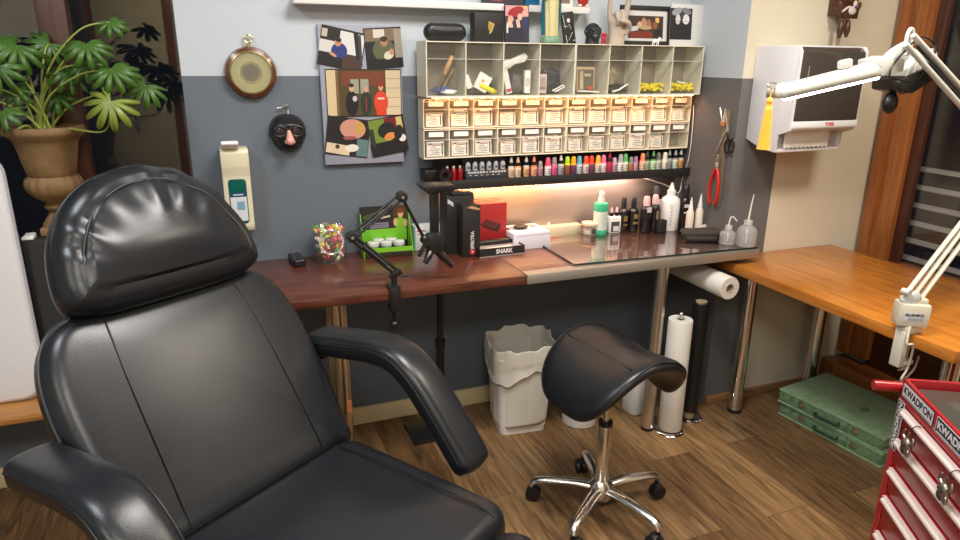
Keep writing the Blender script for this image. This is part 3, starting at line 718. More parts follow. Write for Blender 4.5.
# ------------------------------------------------------------------ clear tilt-bin cabinets
def remesh(o, vox, smooth_iter=0):
    md = o.modifiers.new('r', 'REMESH'); md.mode = 'VOXEL'; md.voxel_size = vox; md.use_smooth_shade = True
    if smooth_iter:
        s_ = o.modifiers.new('sm', 'SMOOTH'); s_.iterations = smooth_iter; s_.factor = 0.6
    return o
M['binback'] = mat('bin_back', (0.27, 0.24, 0.18), 0.4)
M['lip'] = mat('bin_lip', (0.62, 0.62, 0.56), 0.25)
def cabinet(name, x0, x1, yf, z0, z1, nb, label, group, big):
    cx = (x0+x1)/2; yb = yf+(0.122 if big else 0.072); t = thing(name, label, 'storage bins', (cx, yb, z0), 0, group)
    w, h, dp = x1-x0, z1-z0, yb-yf; wall = 0.0035 if big else 0.003
    mb = MB(M['creamplastic'])
    mb.box((0, -dp/2, wall/2), (w, dp, wall)); mb.box((0, -dp/2, h-wall/2), (w, dp, wall))
    for k in range(nb+1):
        x = -w/2+wall/2+(w-wall)*k/nb; mb.box((x, -dp/2, h/2), (wall, dp, h-2*wall+0.0002))
    mb.build('cabinet_frame', parent=t)
    mb = MB(M['binback']); mb.box((0, -0.0025, h/2), (w-2*wall, 0.004, h-2*wall)); mb.build('back_panel', parent=t)
    mb = MB(M['creamplastic']); dd = YB-0.0005-yb; mb.box((0, dd/2, h*0.72), (w*0.90, dd, 0.04)); mb.build('wall_rail', parent=t)
    bw = (w-wall)/nb-wall-0.002
    for k in range(nb):
        x = -w/2+wall/2+(w-wall)*(k+0.5)/nb
        hb = h-2*wall-0.004; hl = hb*(0.70 if big else 0.66); z = wall+0.002; t_ = 0.0016
        lean = 0.012 if big else 0.008; yf_ = -dp+0.002
        mb = MB(M['clearplastic'])
        # front leaf leans out towards its lip, upper leaf above it, tray bottom and sides behind
        mb.poly([(x-bw/2, yf_+lean, z), (x+bw/2, yf_+lean, z), (x+bw/2, yf_, z+hl), (x-bw/2, yf_, z+hl)])
        mb.use(M['lip']); mb.box((x, yf_-0.002, z+hl), (bw, 0.008, 0.0016 if big else 0.0012)); mb.use(M['clearplastic'])
        mb.poly([(x-bw/2, yf_+0.003, z+hl), (x+bw/2, yf_+0.003, z+hl), (x+bw/2, yf_+0.007, z+hb), (x-bw/2, yf_+0.007, z+hb)])
        mb.poly([(x-bw/2, yf_+lean, z+0.0005), (x+bw/2, yf_+lean, z+0.0005), (x+bw/2, -0.012, z+0.0005), (x-bw/2, -0.012, z+0.0005)])
        for s in (-1, 1): mb.poly([(x+s*bw/2, yf_+lean, z), (x+s*bw/2, yf_, z+hl), (x+s*bw/2, -0.03, z+hl*0.9), (x+s*bw/2, -0.012, z)])
        dr = mb.build('bin_drawer', parent=t)
        if not big:
            lb = MB(M['paper']); lb.box((x, yf_+0.004, z+hb-0.013), (bw*0.62, 0.001, 0.018)); lb.build('label_card', parent=dr)
    return t
XB0, XBM, XB1 = 0.716, 1.319, 1.922
G_BIG, G_SM = 'large clear tilt bins', 'small clear tilt bins'
cabinet('tilt_bin_cabinet', XB0, XBM-0.0005, 2.412, 1.368, 1.5625, 4, 'cabinet of four large clear tilt bins, left half of top row', G_BIG, True)
cabinet('tilt_bin_cabinet', XBM+0.0005, XB1, 2.412, 1.368, 1.5625, 4, 'cabinet of four large clear tilt bins, right half with yellow plugs', G_BIG, True)
for (z0, z1, nm) in ((1.2475, 1.358, 'middle row lit orange'), (1.134, 1.2445, 'lowest row above the ink shelf')):
    cabinet('tilt_bin_cabinet', 0.723, 1.3305, 2.482, z0, z1, 6, 'cabinet of six small clear bins, left half of '+nm, G_SM, False)
    cabinet('tilt_bin_cabinet', 1.3325, 1.940, 2.482, z0, z1, 6, 'cabinet of six small clear bins, right half of '+nm, G_SM, False)

# cartridge cartons standing in the small bins
def carton_mesh(w, d, h, seed):
    r = random.Random(seed); mb = MB(M['paper'])
    mb.box((0, 0, h/2), (w, d, h), bev=0.0008)
    mb.use(sc(96, 92, 90)); 
    for k in range(6): mb.box((r.uniform(-0.12, 0.06)*w, -d/2-0.0002, h*(0.14+0.125*k)), (w*r.uniform(0.3, 0.7), 0.0004, h*0.035))
    mb.use(sc(150, 120, 110)); mb.box((-w*0.30, -d/2-0.00025, h*0.86), (w*0.2, 0.0004, h*0.09))
    mb.use(sc(60, 56, 55)); mb.box((w*0.39, -d/2-0.0003, h*0.5), (w*0.07, 0.0004, h*0.8)); 
    return mb
pw = 0.0915
protos = []
for k in range(4):
    o = carton_mesh(pw*[0.80, 0.76, 0.84, 0.70][k], 0.016, [0.066, 0.056, 0.061, 0.050][k], k).build('cartridge_carton'); protos.append(o)
first = [True]*4
for row, (z0, rown) in enumerate(((1.2475, 'middle small-bin row'), (1.134, 'lowest small-bin row'))):
    for b in range(12):
        unit, kk = divmod(b, 6)
        x0 = 0.723 if unit == 0 else 1.3325
        x = x0+0.0015+(0.6075-0.003)*(kk+0.5)/6
        r = random.Random(row*100+b)
        if row == 1 and b == 11: continue
        kinds = [r.randrange(4), r.randrange(4)]
        if row == 0 and b == 3: kinds = [3]
        for i, kd in enumerate(kinds):
            y = 2.482+0.022+0.022*i; 
            src = protos[kd]
            if first[kd]: o = src; first[kd] = False
            else: o = src.copy(); COL.objects.link(o)
            o.location = (x+r.uniform(-0.005, 0.005), y+0.004*i, z0+0.0068); o.rotation_euler = (rad(-4) if i == 0 else 0, 0, 0)
            tag(o, ('front' if i == 0 else 'rear')+' white cartridge carton in the %s bin from the left, %s' % (ORD[b], rown), 'carton', 'cartridge cartons in the small bins')

# contents of the large bins
ZB, YF = 1.368+0.0075, 2.44
def solo(mb, name, label, cat, loc=(0, 0, 0), rot=(0, 0, 0), group=None, m=None, **kw): return tag(mb.build(name, m, None, loc, rot, **kw), label, cat, group)
# first bin
t = thing('wooden_brush', 'long tan wooden handled tool leaning in the first large bin from the left', 'tool', (0.765, 2.46, ZB), 0)
mb = MB(sc(196, 150, 96)); mb.tube([(0.035, 0.0, 0.072), (0.052, 0, 0.107), (0.066, 0.0, 0.137)], [0.008, 0.0095, 0.0075], 12); mb.build('handle', parent=t)
mb = MB(sc(120, 90, 60)); mb.tube([(0.002, 0, 0.002), (0.018, 0, 0.037), (0.035, 0, 0.072)], [0.003, 0.0035, 0.005], 8); mb.build('shaft', parent=t)
mb = MB(sc(150, 118, 70)); mb.tube([(0, 0, 0.008), (0.03, 0, 0.06), (0.055, 0.01, 0.09)], [0.006, 0.005, 0.004], 8); solo(mb, 'wooden_stick', 'thin brown wooden stick behind the tan tool in the first large bin', 'stick', (0.795, 2.485, ZB))
def crumple(cx, cy, w, h, d, seed, n=14):
    r = random.Random(seed); ph = [r.uniform(0, 6) for _ in range(8)]
    def f(i, j):
        th, fi = PI*i, 2*PI*j
        q = 1+0.16*math.sin(3*fi+ph[0]+2*th)+0.12*math.sin(5*th+ph[1]+fi)+0.08*math.sin(7*fi+ph[2]-3*th)
        return Vector((cx+w*math.sin(th)*math.cos(fi)*q, cy+d*math.sin(th)*math.sin(fi)*q, h*(0.5-0.5*math.cos(th))*min(1, q)))
    return f
mb = MB(sc(72, 86, 140)); mb.surf(crumple(0, 0, 0.042, 0.028, 0.03, 3), 14, 22, cv=True); solo(mb, 'plastic_bag', 'crumpled blue and clear plastic bag in the first large bin', 'bag', (0.80, 2.478, ZB+0.0005))
mb = MB(M['white']); mb.surf(crumple(0, 0, 0.028, 0.018, 0.015, 5), 12, 18, cv=True); solo(mb, 'crumpled_tissue', 'small crumpled white tissue in the first large bin', 'tissue', (0.815, 2.448, ZB+0.0005))
# second bin
def card(w, h, th, m, marks=(), name='card'):
    mb = MB(m); mb.box((0, 0, h/2), (w, th, h), bev=min(0.0006, th*0.2))
    for (x, z, ww, hh, mm) in marks: mb.use(mm); mb.box((x, -th/2-0.0002, z), (ww, 0.0004, hh))
    return mb
solo(card(0.055, 0.062, 0.004, M['paper'], ((-0.002, 0.036, 0.010, 0.010, sc(235, 150, 60)), (0.004, 0.020, 0.03, 0.002, sc(120, 110, 105)))), 'paper_card', 'white card with small orange mark tilted in the second large bin', 'card', (0.935, 2.452, ZB+0.016), (0, rad(28), 0))
solo(card(0.022, 0.05, 0.003, M['paper']), 'paper_strip', 'narrow white paper strip at the left of the second large bin', 'paper', (0.902, 2.46, ZB+0.022), (0, rad(-22), 0))
t = thing('marker_pen', 'thick yellow marker lying in the second large bin', 'marker', (0.965, 2.455, ZB+0.022), 0, rot=(0, rad(22), 0))
mb = MB(sc(224, 214, 20)); mb.cyl((-0.03, 0, 0), (0.032, 0, 0), 0.010, n=18, bev=0.002); mb.build('barrel', parent=t)
mb = MB(sc(190, 180, 10)); mb.cyl((0.032, 0, 0), (0.046, 0, 0), 0.0085, 0.007, n=18, bev=0.002); mb.build('cap', parent=t)
mb = MB(sc(120, 100, 100)); mb.surf(crumple(0, 0, 0.050, 0.020, 0.03, 8), 14, 22, cv=True); solo(mb, 'plastic_bag', 'crumpled greyish bag under the card in the second large bin', 'bag', (0.943, 2.492, ZB+0.0005))
mb = MB(sc(30, 60, 58)); mb.surf(crumple(0, 0, 0.018, 0.07, 0.012, 18), 14, 22, cv=True); solo(mb, 'dark_pouch', 'dark teal pouch standing at the right back of the second large bin', 'pouch', (0.99, 2.508, ZB+0.0005))
# third bin
mb = MB(M['paper']); mb.prism([(-0.05, 0), (-0.048, 0.022), (-0.01, 0.03), (0.045, 0.055), (0.058, 0.040), (0.045, 0.02), (0.0, 0.01), (-0.02, -0.006)], 0.03, FRONT, bev=0.004); solo(mb, 'paper_bag', 'crumpled white paper bag on top in the third large bin', 'paper bag', (1.082, 2.49, ZB+0.098))
solo(card(0.022, 0.10, 0.014, M['paper'], ((0, 0.012, 0.019, 0.012, sc(190, 60, 70)),)), 'sachet', 'white sachet with red end leaning left in the third large bin', 'sachet', (1.058, 2.453, ZB+0.002), (0, rad(-14), 0))
solo(card(0.024, 0.085, 0.014, M['paper'], ((0, 0.04, 0.017, 0.03, sc(200, 196, 186)),)), 'sachet', 'upright white sachet at the right of the third large bin', 'sachet', (1.134, 2.455, ZB+0.003))
mb = MB(sc(96, 92, 88)); mb.surf(crumple(0, 0, 0.036, 0.075, 0.02, 12), 14, 22, cv=True); solo(mb, 'plastic_bag', 'grey plastic bag of small parts in the third large bin', 'bag', (1.096, 2.475, ZB+0.0005))
# fourth bin
solo(card(0.042, 0.072, 0.003, sc(206, 186, 186), ((0, 0.045, 0.030, 0.03, sc(176, 150, 156)), (0.004, 0.02, 0.024, 0.014, sc(150, 120, 130)))), 'picture_card', 'pale pink picture card at the left of the fourth large bin', 'card', (1.192, 2.443, ZB+0.002))
mb = MB(sc(44, 44, 48)); mb.surf(crumple(0, 0, 0.046, 0.10, 0.03, 13), 16, 26, cv=True); solo(mb, 'black_pouch', 'dark grey plastic pouch filling the fourth large bin', 'pouch', (1.249, 2.488, ZB+0.0005))
mb = MB(M['white']); mb.tube(smoothpts([(-0.02, 0, 0.01), (0, -0.004, 0.02), (0.022, 0, 0.030), (0.03, 0, 0.024), (0.004, -0.004, 0.012), (-0.01, 0, 0.006)], 5), 0.003, 6); solo(mb, 'white_cable', 'small coil of white cable in front of the dark pouch, fourth large bin', 'cable', (1.262, 2.447, ZB+0.001))
# fifth bin
t = thing('tan_picture', 'small tan framed print standing in the fifth large bin', 'picture', (1.405, 2.475, ZB), 0, rot=(rad(-6), 0, 0))
mb = MB(sc(176, 150, 112)); mb.box((0, 0, 0.052), (0.084, 0.008, 0.10), bev=0.001); mb.build('frame', parent=t)
mb = MB(sc(98, 92, 78)); mb.box((0, -0.0045, 0.050), (0.068, 0.001, 0.082)); mb.use(sc(196, 176, 140)); mb.box((-0.020, -0.0052, 0.050), (0.016, 0.0006, 0.07)); mb.use(sc(186, 178, 160)); mb.box((0.008, -0.0052, 0.07), (0.03, 0.0006, 0.012)); mb.build('print', parent=t)
mb = MB(M['white']); mb.box((0, 0, 0.004), (0.10, 0.012, 0.006), rot=(0, rad(3), rad(4)), bev=0.002); solo(mb, 'white_strip', 'white plastic strip lying in front of the print, fifth large bin', 'strip', (1.405, 2.447, ZB+0.003))
mb = MB(sc(190, 84, 50)); mb.surf(crumple(0, 0, 0.017, 0.016, 0.010, 15), 10, 14, cv=True); solo(mb, 'orange_wrapper', 'small orange wrapper on the white strip, fifth large bin', 'wrapper', (1.412, 2.452, ZB+0.012))
# sixth bin
mb = MB(M['white']); mb.tube([(-0.03, 0, 0.004), (0.002, 0, 0.012), (0.040, 0, 0.034)], 0.0042, 10); solo(mb, 'white_stick', 'thin white plastic stick lying in the sixth large bin', 'stick', (1.545, 2.448, ZB+0.001))
mb = MB(sc(34, 40, 38)); mb.surf(crumple(0, 0, 0.05, 0.036, 0.03, 17), 14, 22, cv=True); solo(mb, 'dark_cloth_scrap', 'dark cloth scrap at the bottom of the sixth large bin', 'cloth', (1.553, 2.485, ZB+0.0005))
mb = MB(sc(150, 138, 112)); mb.surf(crumple(0, 0, 0.03, 0.10, 0.02, 19), 14, 22, cv=True); solo(mb, 'paper_bag', 'brownish paper bag standing at the back of the sixth large bin', 'paper bag', (1.535, 2.503, ZB+0.0005))
# seventh and eighth bins: heaps of yellow plugs
for (x, nm) in ((1.698, 'seventh large bin'), (1.846, 'eighth large bin')):
    mb = MB(sc(232, 214, 8)); r = random.Random(int(x*100))
    for k in range(90):
        a = (r.uniform(-1, 1), r.uniform(-1, 1), r.uniform(-1, 1)); v = Vector(a).normalized()*0.007
        c = Vector((r.uniform(-0.058, 0.058), r.uniform(-0.04, 0.034), r.uniform(0.010, 0.034)))
        mb.cyl(c-v, c+v, 0.0062, 0.0045, n=8, bev=0.0012)
    tag(mb.build('foam_plugs', loc=(x, 2.48, ZB)), 'heap of bright yellow foam plugs in the '+nm, 'ear plugs', kind='stuff')
mb = MB(M['white']); mb.tube([(-0.02, 0, 0.030), (0.024, 0, 0.022)], 0.004, 8); solo(mb, 'white_stick', 'short white stick lying on the yellow plugs in the eighth large bin', 'stick', (1.852, 2.455, ZB+0.014))

# ------------------------------------------------------------------ led strips
def led(name, x0, x1, y, z, label, dots, m='led_warm', lamp=None):
    if lamp: area('led_light', ((x0+x1)/2, y, z-0.004), x1-x0, lamp[0], lamp[1], (rad(lamp[2]), 0, 0), sy=0.01)
    t = thing(name, label, 'led strip', ((x0+x1)/2, y, z))
    mb = MB(M['white']); mb.box((0, 0, 0), (x1-x0, 0.010, 0.002)); mb.build('strip', parent=t)
    mb = MB(M[m]); mb.box((0, 0, -0.0015), (x1-x0-0.01, 0.004, 0.001)); mb.build('diffuser', parent=t)
    if not dots: return t
    mb = MB(M['led_dot'])
    for k in range(dots): mb.ball((-(x1-x0)/2+(x1-x0)*(k+0.5)/dots, -0.003, -0.002), (0.004, 0.003, 0.003), n=8)
    mb.build('led_dots', parent=t)
    return t
led('led_strip', 0.735, 1.905, 2.424, 1.3668, 'warm glowing led strip under the large bins', 26, 'led_warm', (1.7, (1.0, 0.47, 0.21), 26))
M['led_o'] = mat('led_orange', (1, 0.6, 0.3), 0.5, emit=((1.0, 0.50, 0.20), 70))
M['led_p'] = mat('led_pinkish', (1, 0.7, 0.6), 0.5, emit=((1.0, 0.62, 0.50), 36))
led('led_strip', 0.85, 1.28, 2.50, 1.0105, 'orange glowing led strip under the left half of the black ink shelf', 9, 'led_o', (2.0, (1.0, 0.50, 0.22), 30))
led('led_strip', 1.29, 1.76, 2.50, 1.0105, 'pinkish glowing led strip under the right half of the black ink shelf', 0, 'led_p', (1.6, (1.0, 0.66, 0.52), 30))

# ------------------------------------------------------------------ black ink shelf and its bottles
mb = MB(M['blackmatte']); mb.box((1.376, 2.522, 1.028), (1.18, 0.108, 0.032), bev=0.002); mb.box((1.376, 2.469, 1.030), (1.18, 0.004, 0.036), bev=0.001)
solo(mb, 'ink_shelf', 'long black shelf full of small ink bottles under the clear bins', 'shelf')
mb = MB(sc(34, 28, 24)); mb.box((1.376, 2.573, 1.092), (1.18, 0.005, 0.080)); mb.build('wall_shade_sheet', parent=bpy.data.objects['ink_shelf'])  # dark sheet: shade on the wall under the bins, put into colour
ZI = 1.0445
def ink_bottle(pointed, cap, body, lab, wide=1.0, hh=1.0):
    t = thing('ink_bottle', None, 'bottle')
    mb = MB(lab); r = 0.0125*wide
    mb.lathe([(0, 0), (r*0.9, 0), (r, 0.002), (r, 0.036*hh), (r*0.97, 0.038*hh), (0, 0.038*hh)], n=18); mb.use(body); mb.lathe([(0, 0.036*hh), (r*0.99, 0.037*hh), (r*0.9, 0.042*hh), (r*0.5, 0.046*hh), (0, 0.046*hh)], n=18)
    mb.use(sc(66, 60, 62)); 
    for k in range(3): mb.box((0.001, -r*0.985, 0.010+0.008*k), (r*1.0, 0.0012, 0.003))
    mb.build('bottle_body', parent=t)
    c = MB(cap)
    if pointed: c.use(M['blackplastic']); c.lathe([(0, 0.044*hh), (r*0.86, 0.044*hh), (r*0.86, 0.057*hh), (0, 0.057*hh)], n=16); c.use(cap); c.lathe([(0, 0.056*hh), (r*0.55, 0.056*hh), (r*0.5, 0.063*hh), (r*0.22, 0.076*hh), (0, 0.077*hh)], n=14)
    else: c.lathe([(0, 0.043*hh), (r*0.80, 0.043*hh), (r*0.78, 0.058*hh), (r*0.60, 0.067*hh), (r*0.5, 0.069*hh), (0, 0.070*hh)], n=16)
    c.build('cap', parent=t); return t
grp = 'ink bottles on the black shelf'
xs = [1.094, 1.121, 1.161, 1.193, 1.225, 1.257, 1.289, 1.317, 1.35, 1.376, 1.407, 1.436, 1.465, 1.494, 1.524, 1.551, 1.579, 1.605, 1.633, 1.659, 1.686, 1.717, 1.744, 1.772, 1.803, 1.833, 1.861, 1.888, 1.922]
gr = (150, 142, 140)
spec = [(1, (196, 190, 180), (226, 196, 164), 'orange band'), (1, (214, 160, 110), (226, 200, 170), 'orange band'), (1, (196, 196, 190), (220, 170, 126), 'orange label'), (1, (200, 120, 90), (224, 160, 130), 'peach label'), (0, gr, (190, 130, 150), 'mauve label'),
 (0, (226, 80, 120), (226, 226, 226), 'pink cap'), (0, (150, 130, 130), (226, 90, 150), 'magenta label'), (1, (190, 190, 196), (160, 160, 166), 'grey label'), (0, (176, 212, 30), (150, 90, 60), 'lime green cap'), (0, (236, 160, 30), (110, 50, 90), 'amber cap'),
 (0, (90, 170, 190), (200, 214, 220), 'teal cap'), (0, (210, 80, 50), (220, 200, 196), 'rust cap'), (0, (232, 70, 40), (120, 60, 90), 'red-orange cap'), (0, (230, 170, 50), (214, 200, 180), 'yellow cap'), (0, (230, 110, 160), (230, 220, 226), 'rose cap'),
 (1, (150, 20, 50), (180, 40, 80), 'crimson label'), (0, (190, 160, 180), (196, 150, 170), 'lilac cap'), (0, (150, 156, 166), (226, 226, 230), 'grey cap'), (0, (90, 170, 100), (226, 226, 214), 'green cap'), (0, (110, 130, 110), (170, 110, 70), 'olive cap'),
 (0, (170, 110, 160), (220, 160, 190), 'purple cap'), (0, (220, 130, 90), (230, 190, 160), 'orange cap'), (1, (60, 90, 60), (170, 180, 160), 'dark green tip'), (1, (80, 150, 90), (190, 220, 180), 'green tip'), (0, (100, 108, 96), (206, 206, 196), 'dark grey cap'),
 (0, (206, 204, 198), (222, 218, 208), 'white cap'), (1, (150, 160, 160), (150, 150, 150), 'grey tip'), (1, (150, 150, 160), (190, 214, 200), 'pale tip'), (1, (180, 180, 180), (214, 150, 90), 'orange label')]
for k, (x, (pt, cap, lb, txt)) in enumerate(zip(xs, spec)):
    t = ink_bottle(pt, sc(*cap, 0.35), sc(*cap, 0.35), sc(*lb), 1.12 if k not in (4, 16, 19, 20) else 1.0, 1.0 if k not in (4, 16, 19, 20) else 0.82)
    t.location = (x, 2.497-0.006*(k % 2), ZI); t.scale = (0.96, 0.96, 1.06)
    fromr = len(xs)-1-k
    pos = (ORD[k]+' from the left' if k <= 14 else (ORD[fromr]+' from the right'))
    tag(t, 'small %sink bottle with %s, %s on black shelf' % ('pointed-tip ' if pt else '', txt, pos), None, grp)
# boxed set of six grey bottles
t = thing('ink_set', 'dark boxed set of six small grey bottles at the left of the black ink shelf', 'bottle set', (0.985, 2.505, ZI))
mb = MB(sc(48, 52, 60)); mb.box((0, 0, 0.017), (0.180, 0.036, 0.034), bev=0.001); mb.box((0, 0.019, 0.040), (0.180, 0.003, 0.080)); mb.build('tray', parent=t)
mb = MB(sc(205, 205, 205)); 
r = random.Random(4)
for k in range(13): mb.box((-0.076+0.0127*k, -0.0183, 0.028), (0.009 if r.random() < 0.8 else 0.004, 0.0005, 0.006))
for k in range(6): mb.box((-0.07+0.024*k, -0.0183, 0.017), (0.012, 0.0005, 0.002))
mb.build('lettering', parent=t)
for k in range(6):
    mb = MB(sc(164, 162, 164)); mb.lathe([(0, 0.034), (0.0105, 0.034), (0.0105, 0.058), (0.008, 0.064), (0.004, 0.068), (0, 0.068)], (-0.0745+0.0298*k, 0, 0), 16); mb.use(sc(96, 94, 98)); mb.box((-0.0745+0.0298*k, -0.0104, 0.047), (0.011, 0.001, 0.010)); mb.build('grey_bottle', parent=t)
for k, x in enumerate((0.822, 0.849, 0.875)):
    t = thing('red_bottle', ['left', 'middle', 'right'][k]+' one of three dark red glossy bottles at the left end of the black shelf', 'bottle', (x, 2.50, ZI), 0, 'dark red bottles on the black shelf')
    mb = MB(sc(120, 14, 22, 0.15)); mb.lathe([(0, 0), (0.0115, 0), (0.012, 0.03), (0.010, 0.042), (0.005, 0.05), (0, 0.05)], n=18); mb.build('bottle_body', parent=t)
    mb = MB(sc(200, 190, 180, 0.3)); mb.cyl((0, 0, 0.048), (0, 0, 0.056), 0.005, n=12); mb.build('cap', parent=t)
mb = MB(M['blackplastic']); mb.lathe([(0.012, -0.012), (0.024, -0.012), (0.026, 0), (0.024, 0.012), (0.012, 0.012), (0.012, -0.012)], rot=(rad(90), 0, 0), n=24); solo(mb, 'tape_roll', 'black tape roll standing at the left end of the ink shelf', 'tape', (0.806, 2.482, ZI+0.026))
mb = MB(M['blackplastic']); mb.box((0, 0, 0.0), (0.05, 0.07, 0.045), bev=0.004); mb.cyl((-0.01, -0.035, 0), (-0.01, -0.041, 0), 0.012, n=16); solo(mb, 'power_supply', 'black power supply box on the wall left of the ink shelf', 'power supply', (0.757, 2.5405, 1.065))
# thin white cable looping down at the right end
mb = MB(M['whitegrey']); mb.tube(smoothpts([(1.66, 2.55, 1.018), (1.76, 2.545, 1.000), (1.87, 2.52, 0.965), (1.93, 2.50, 0.93), (1.952, 2.51, 0.99), (1.95, 2.475, 1.10), (1.948, 2.47, 1.24), (1.9455, 2.475, 1.32)], 8), 0.0022, 6)
mb.tube(smoothpts([(1.93, 2.50, 0.93), (1.94, 2.52, 0.86), (1.95, 2.54, 0.78)], 6), 0.0022, 6)
solo(mb, 'white_cable', 'thin white cable hanging from the right end of the bins to the desk', 'cable')

# ------------------------------------------------------------------ things standing on top of the large bins
ZT = 1.5630
t = thing('spectacle_case', 'glossy black spectacle case lying at the left end on top of the bins', 'case', (0.806, 2.47, ZT))
mb = MB(M['blackplastic']); mb.pad(rrect(0.158, 0.062, 0.0305, 8), 0.055, 0.02, puff=0.003, mtx=Tm((0, 0.0275, 0.0315)) @ FRONT); mb.build('shell', parent=t)
mb = MB(M['darkgrey']); mb.tube([(x, 0, y+0.0315) for (x, y) in rrect(0.1585, 0.0625, 0.0308, 8)], 0.0009, 6, closed=True); mb.build('seam', parent=t)
t = thing('gift_box', 'square black box with gold feather emblem on top of the bins', 'box', (0.972, 2.475, ZT))
mb = MB(M['blackmatte']); mb.box((0, 0, 0.0515), (0.115, 0.05, 0.103), bev=0.001); mb.build('carton', parent=t)
mb = MB(M['gold']); 
fm = Tm((0.004, -0.0252, 0.052), (0, rad(20), 0)) @ FRONT
mb.prism([(-0.012, 0.018), (0.012, 0.018), (0.012, -0.012), (0.005, -0.024), (0.002, -0.012), (-0.002, -0.010), (-0.010, 0.0)], 0.0005, fm)
mb.use(M['blackmatte'])
for k in range(4): mb.box((-0.006+0.005*k, -0.026, 0.052), (0.0012, 0.0006, 0.03), rot=(0, rad(20), 0))
mb.build('feather_emblem', parent=t)
# photo prints ------------------------------------------------------------
def blobs(mb, items, y=-0.0012):
    """flat coloured shapes of a printed photograph in the local XZ plane: ('r',x,z,w,h,rot,col) or ('e',x,z,rx,rz,rot,col)"""
    for k, (ty, x, z, w, h, ro, col) in enumerate(items):
        mb.use(sc(*col)); yy = y-0.00006*k
        if ty == 'r': pl = [(-w/2, -h/2), (w/2, -h/2), (w/2, h/2), (-w/2, h/2)]
        else: pl = [(w*math.cos(2*PI*i/20), h*math.sin(2*PI*i/20)) for i in range(20)]
        c_, s_ = math.cos(rad(ro)), math.sin(rad(ro))
        mb.poly([(x+px*c_-pz*s_, yy, z+px*s_+pz*c_) for px, pz in pl])
t = thing('photo_print', 'standing colour photo of people in dark clothes under a red parasol', 'photo', (1.098, 2.48, ZT), 0, rot=(rad(-4), 0, 0))
mb = MB(M['blackmatte']); mb.box((0, 0, 0.069), (0.101, 0.006, 0.138)); mb.build('backing', parent=t)
mb = MB(); y0 = -0.0033
blobs(mb, [('r', 0, 0.069, 0.095, 0.130, 0, (40, 36, 60)), ('r', 0.0, 0.115, 0.095, 0.038, 0, (206, 150, 156)), ('e', -0.005, 0.112, 0.034, 0.017, 20, (150, 26, 36)), ('e', -0.026, 0.085, 0.012, 0.013, 0, (212, 150, 130)), ('e', -0.030, 0.060, 0.013, 0.02, 10, (206, 176, 160)), ('e', 0.012, 0.094, 0.010, 0.012, 0, (224, 170, 150)), ('r', 0.005, 0.070, 0.014, 0.03, 12, (220, 170, 150)), ('e', 0.030, 0.105, 0.010, 0.012, 0, (206, 160, 140)), ('r', 0.033, 0.070, 0.022, 0.05, 0, (36, 44, 84)), ('r', -0.008, 0.030, 0.070, 0.05, 0, (26, 24, 44)), ('r', -0.040, 0.05, 0.006, 0.03, 0, (230, 220, 220)), ('e', 0.034, 0.128, 0.007, 0.006, 0, (220, 190, 60))], y0)
mb.build('print', parent=t)
# statue
def statue():
    t = thing('madonna_statue', 'painted statue in pale yellow robe and teal cloak on top of the bins', 'statue', (1.226, 2.452, ZT))
    mb = MB(sc(206, 196, 146)); mb.lathe([(0, 0.018), (0.027, 0.018), (0.026, 0.05), (0.027, 0.10), (0.028, 0.15), (0.026, 0.20), (0.021, 0.235), (0.010, 0.25), (0, 0.25)], n=48, flute=lambda z, a: 0.09*math.sin(a*9+z*18)+0.06*math.sin(a*5-z*30)); mb.build('robe', parent=t, smooth=80)
    mb = MB(sc(30, 110, 128))
    def clk(i, j):
        a = rad(-12+204*i); r = 0.030+0.005*math.sin(i*17+j*4)+0.005*math.sin(PI*j); z = 0.030+0.215*j
        if j > 0.75: r -= 0.075*(j-0.75)
        return Vector((r*math.cos(a), r*math.sin(a)*0.9, z))
    mb.surf(clk, 40, 22); o = mb.build('cloak', parent=t, smooth=80); s_ = o.modifiers.new('s', 'SOLIDIFY'); s_.thickness = 0.004
    mb = MB(sc(120, 156, 128)); mb.lathe([(0, 0), (0.034, 0), (0.037, 0.006), (0.035, 0.018), (0.029, 0.026), (0, 0.028)], n=32, flute=lambda z, a: 0.07*math.sin(a*7+z*60)); mb.build('green_base', parent=t, smooth=80)
    mb = MB(sc(226, 180, 150)); mb.ball((0, -0.004, 0.268), (0.017, 0.018, 0.021)); mb.cyl((0, 0, 0.24), (0, 0, 0.26), 0.008); mb.build('head', parent=t)
    for s in (-1, 1):
        mb = MB(sc(220, 206, 150)); mb.tube(smoothpts([(s*0.022, 0, 0.215), (s*0.030, -0.015, 0.165), (s*0.006, -0.034, 0.178)], 6), [0.012-0.0005*k for k in range(13)], 10); mb.build('arm', parent=t)
statue()
t = thing('skate_print', 'narrow black-and-white print leaning beside the dark head on top of the bins', 'print', (1.332, 2.49, ZT), 0, rot=(rad(-5), rad(-7), 0))
mb = MB(M['blackmatte']); mb.box((0, 0, 0.060), (0.052, 0.008, 0.120), bev=0.001); mb.build('panel', parent=t)
mb = MB(); blobs(mb, [('e', 0.002, 0.088, 0.007, 0.008, 0, (220, 220, 220)), ('r', -0.018, 0.085, 0.0025, 0.05, 8, (190, 190, 195)), ('r', -0.012, 0.067, 0.022, 0.002, 0, (170, 170, 176)), ('r', 0.006, 0.030, 0.0025, 0.03, -35, (206, 206, 210)), ('r', 0.002, 0.024, 0.0025, 0.026, -35, (160, 160, 165)), ('r', -0.014, 0.020, 0.0025, 0.03, 6, (200, 200, 200)), ('r', 0.018, 0.012, 0.006, 0.003, 0, (220, 220, 220)), ('r', 0.006, 0.065, 0.002, 0.02, 20, (190, 190, 190))], -0.0045); mb.build('print', parent=t)
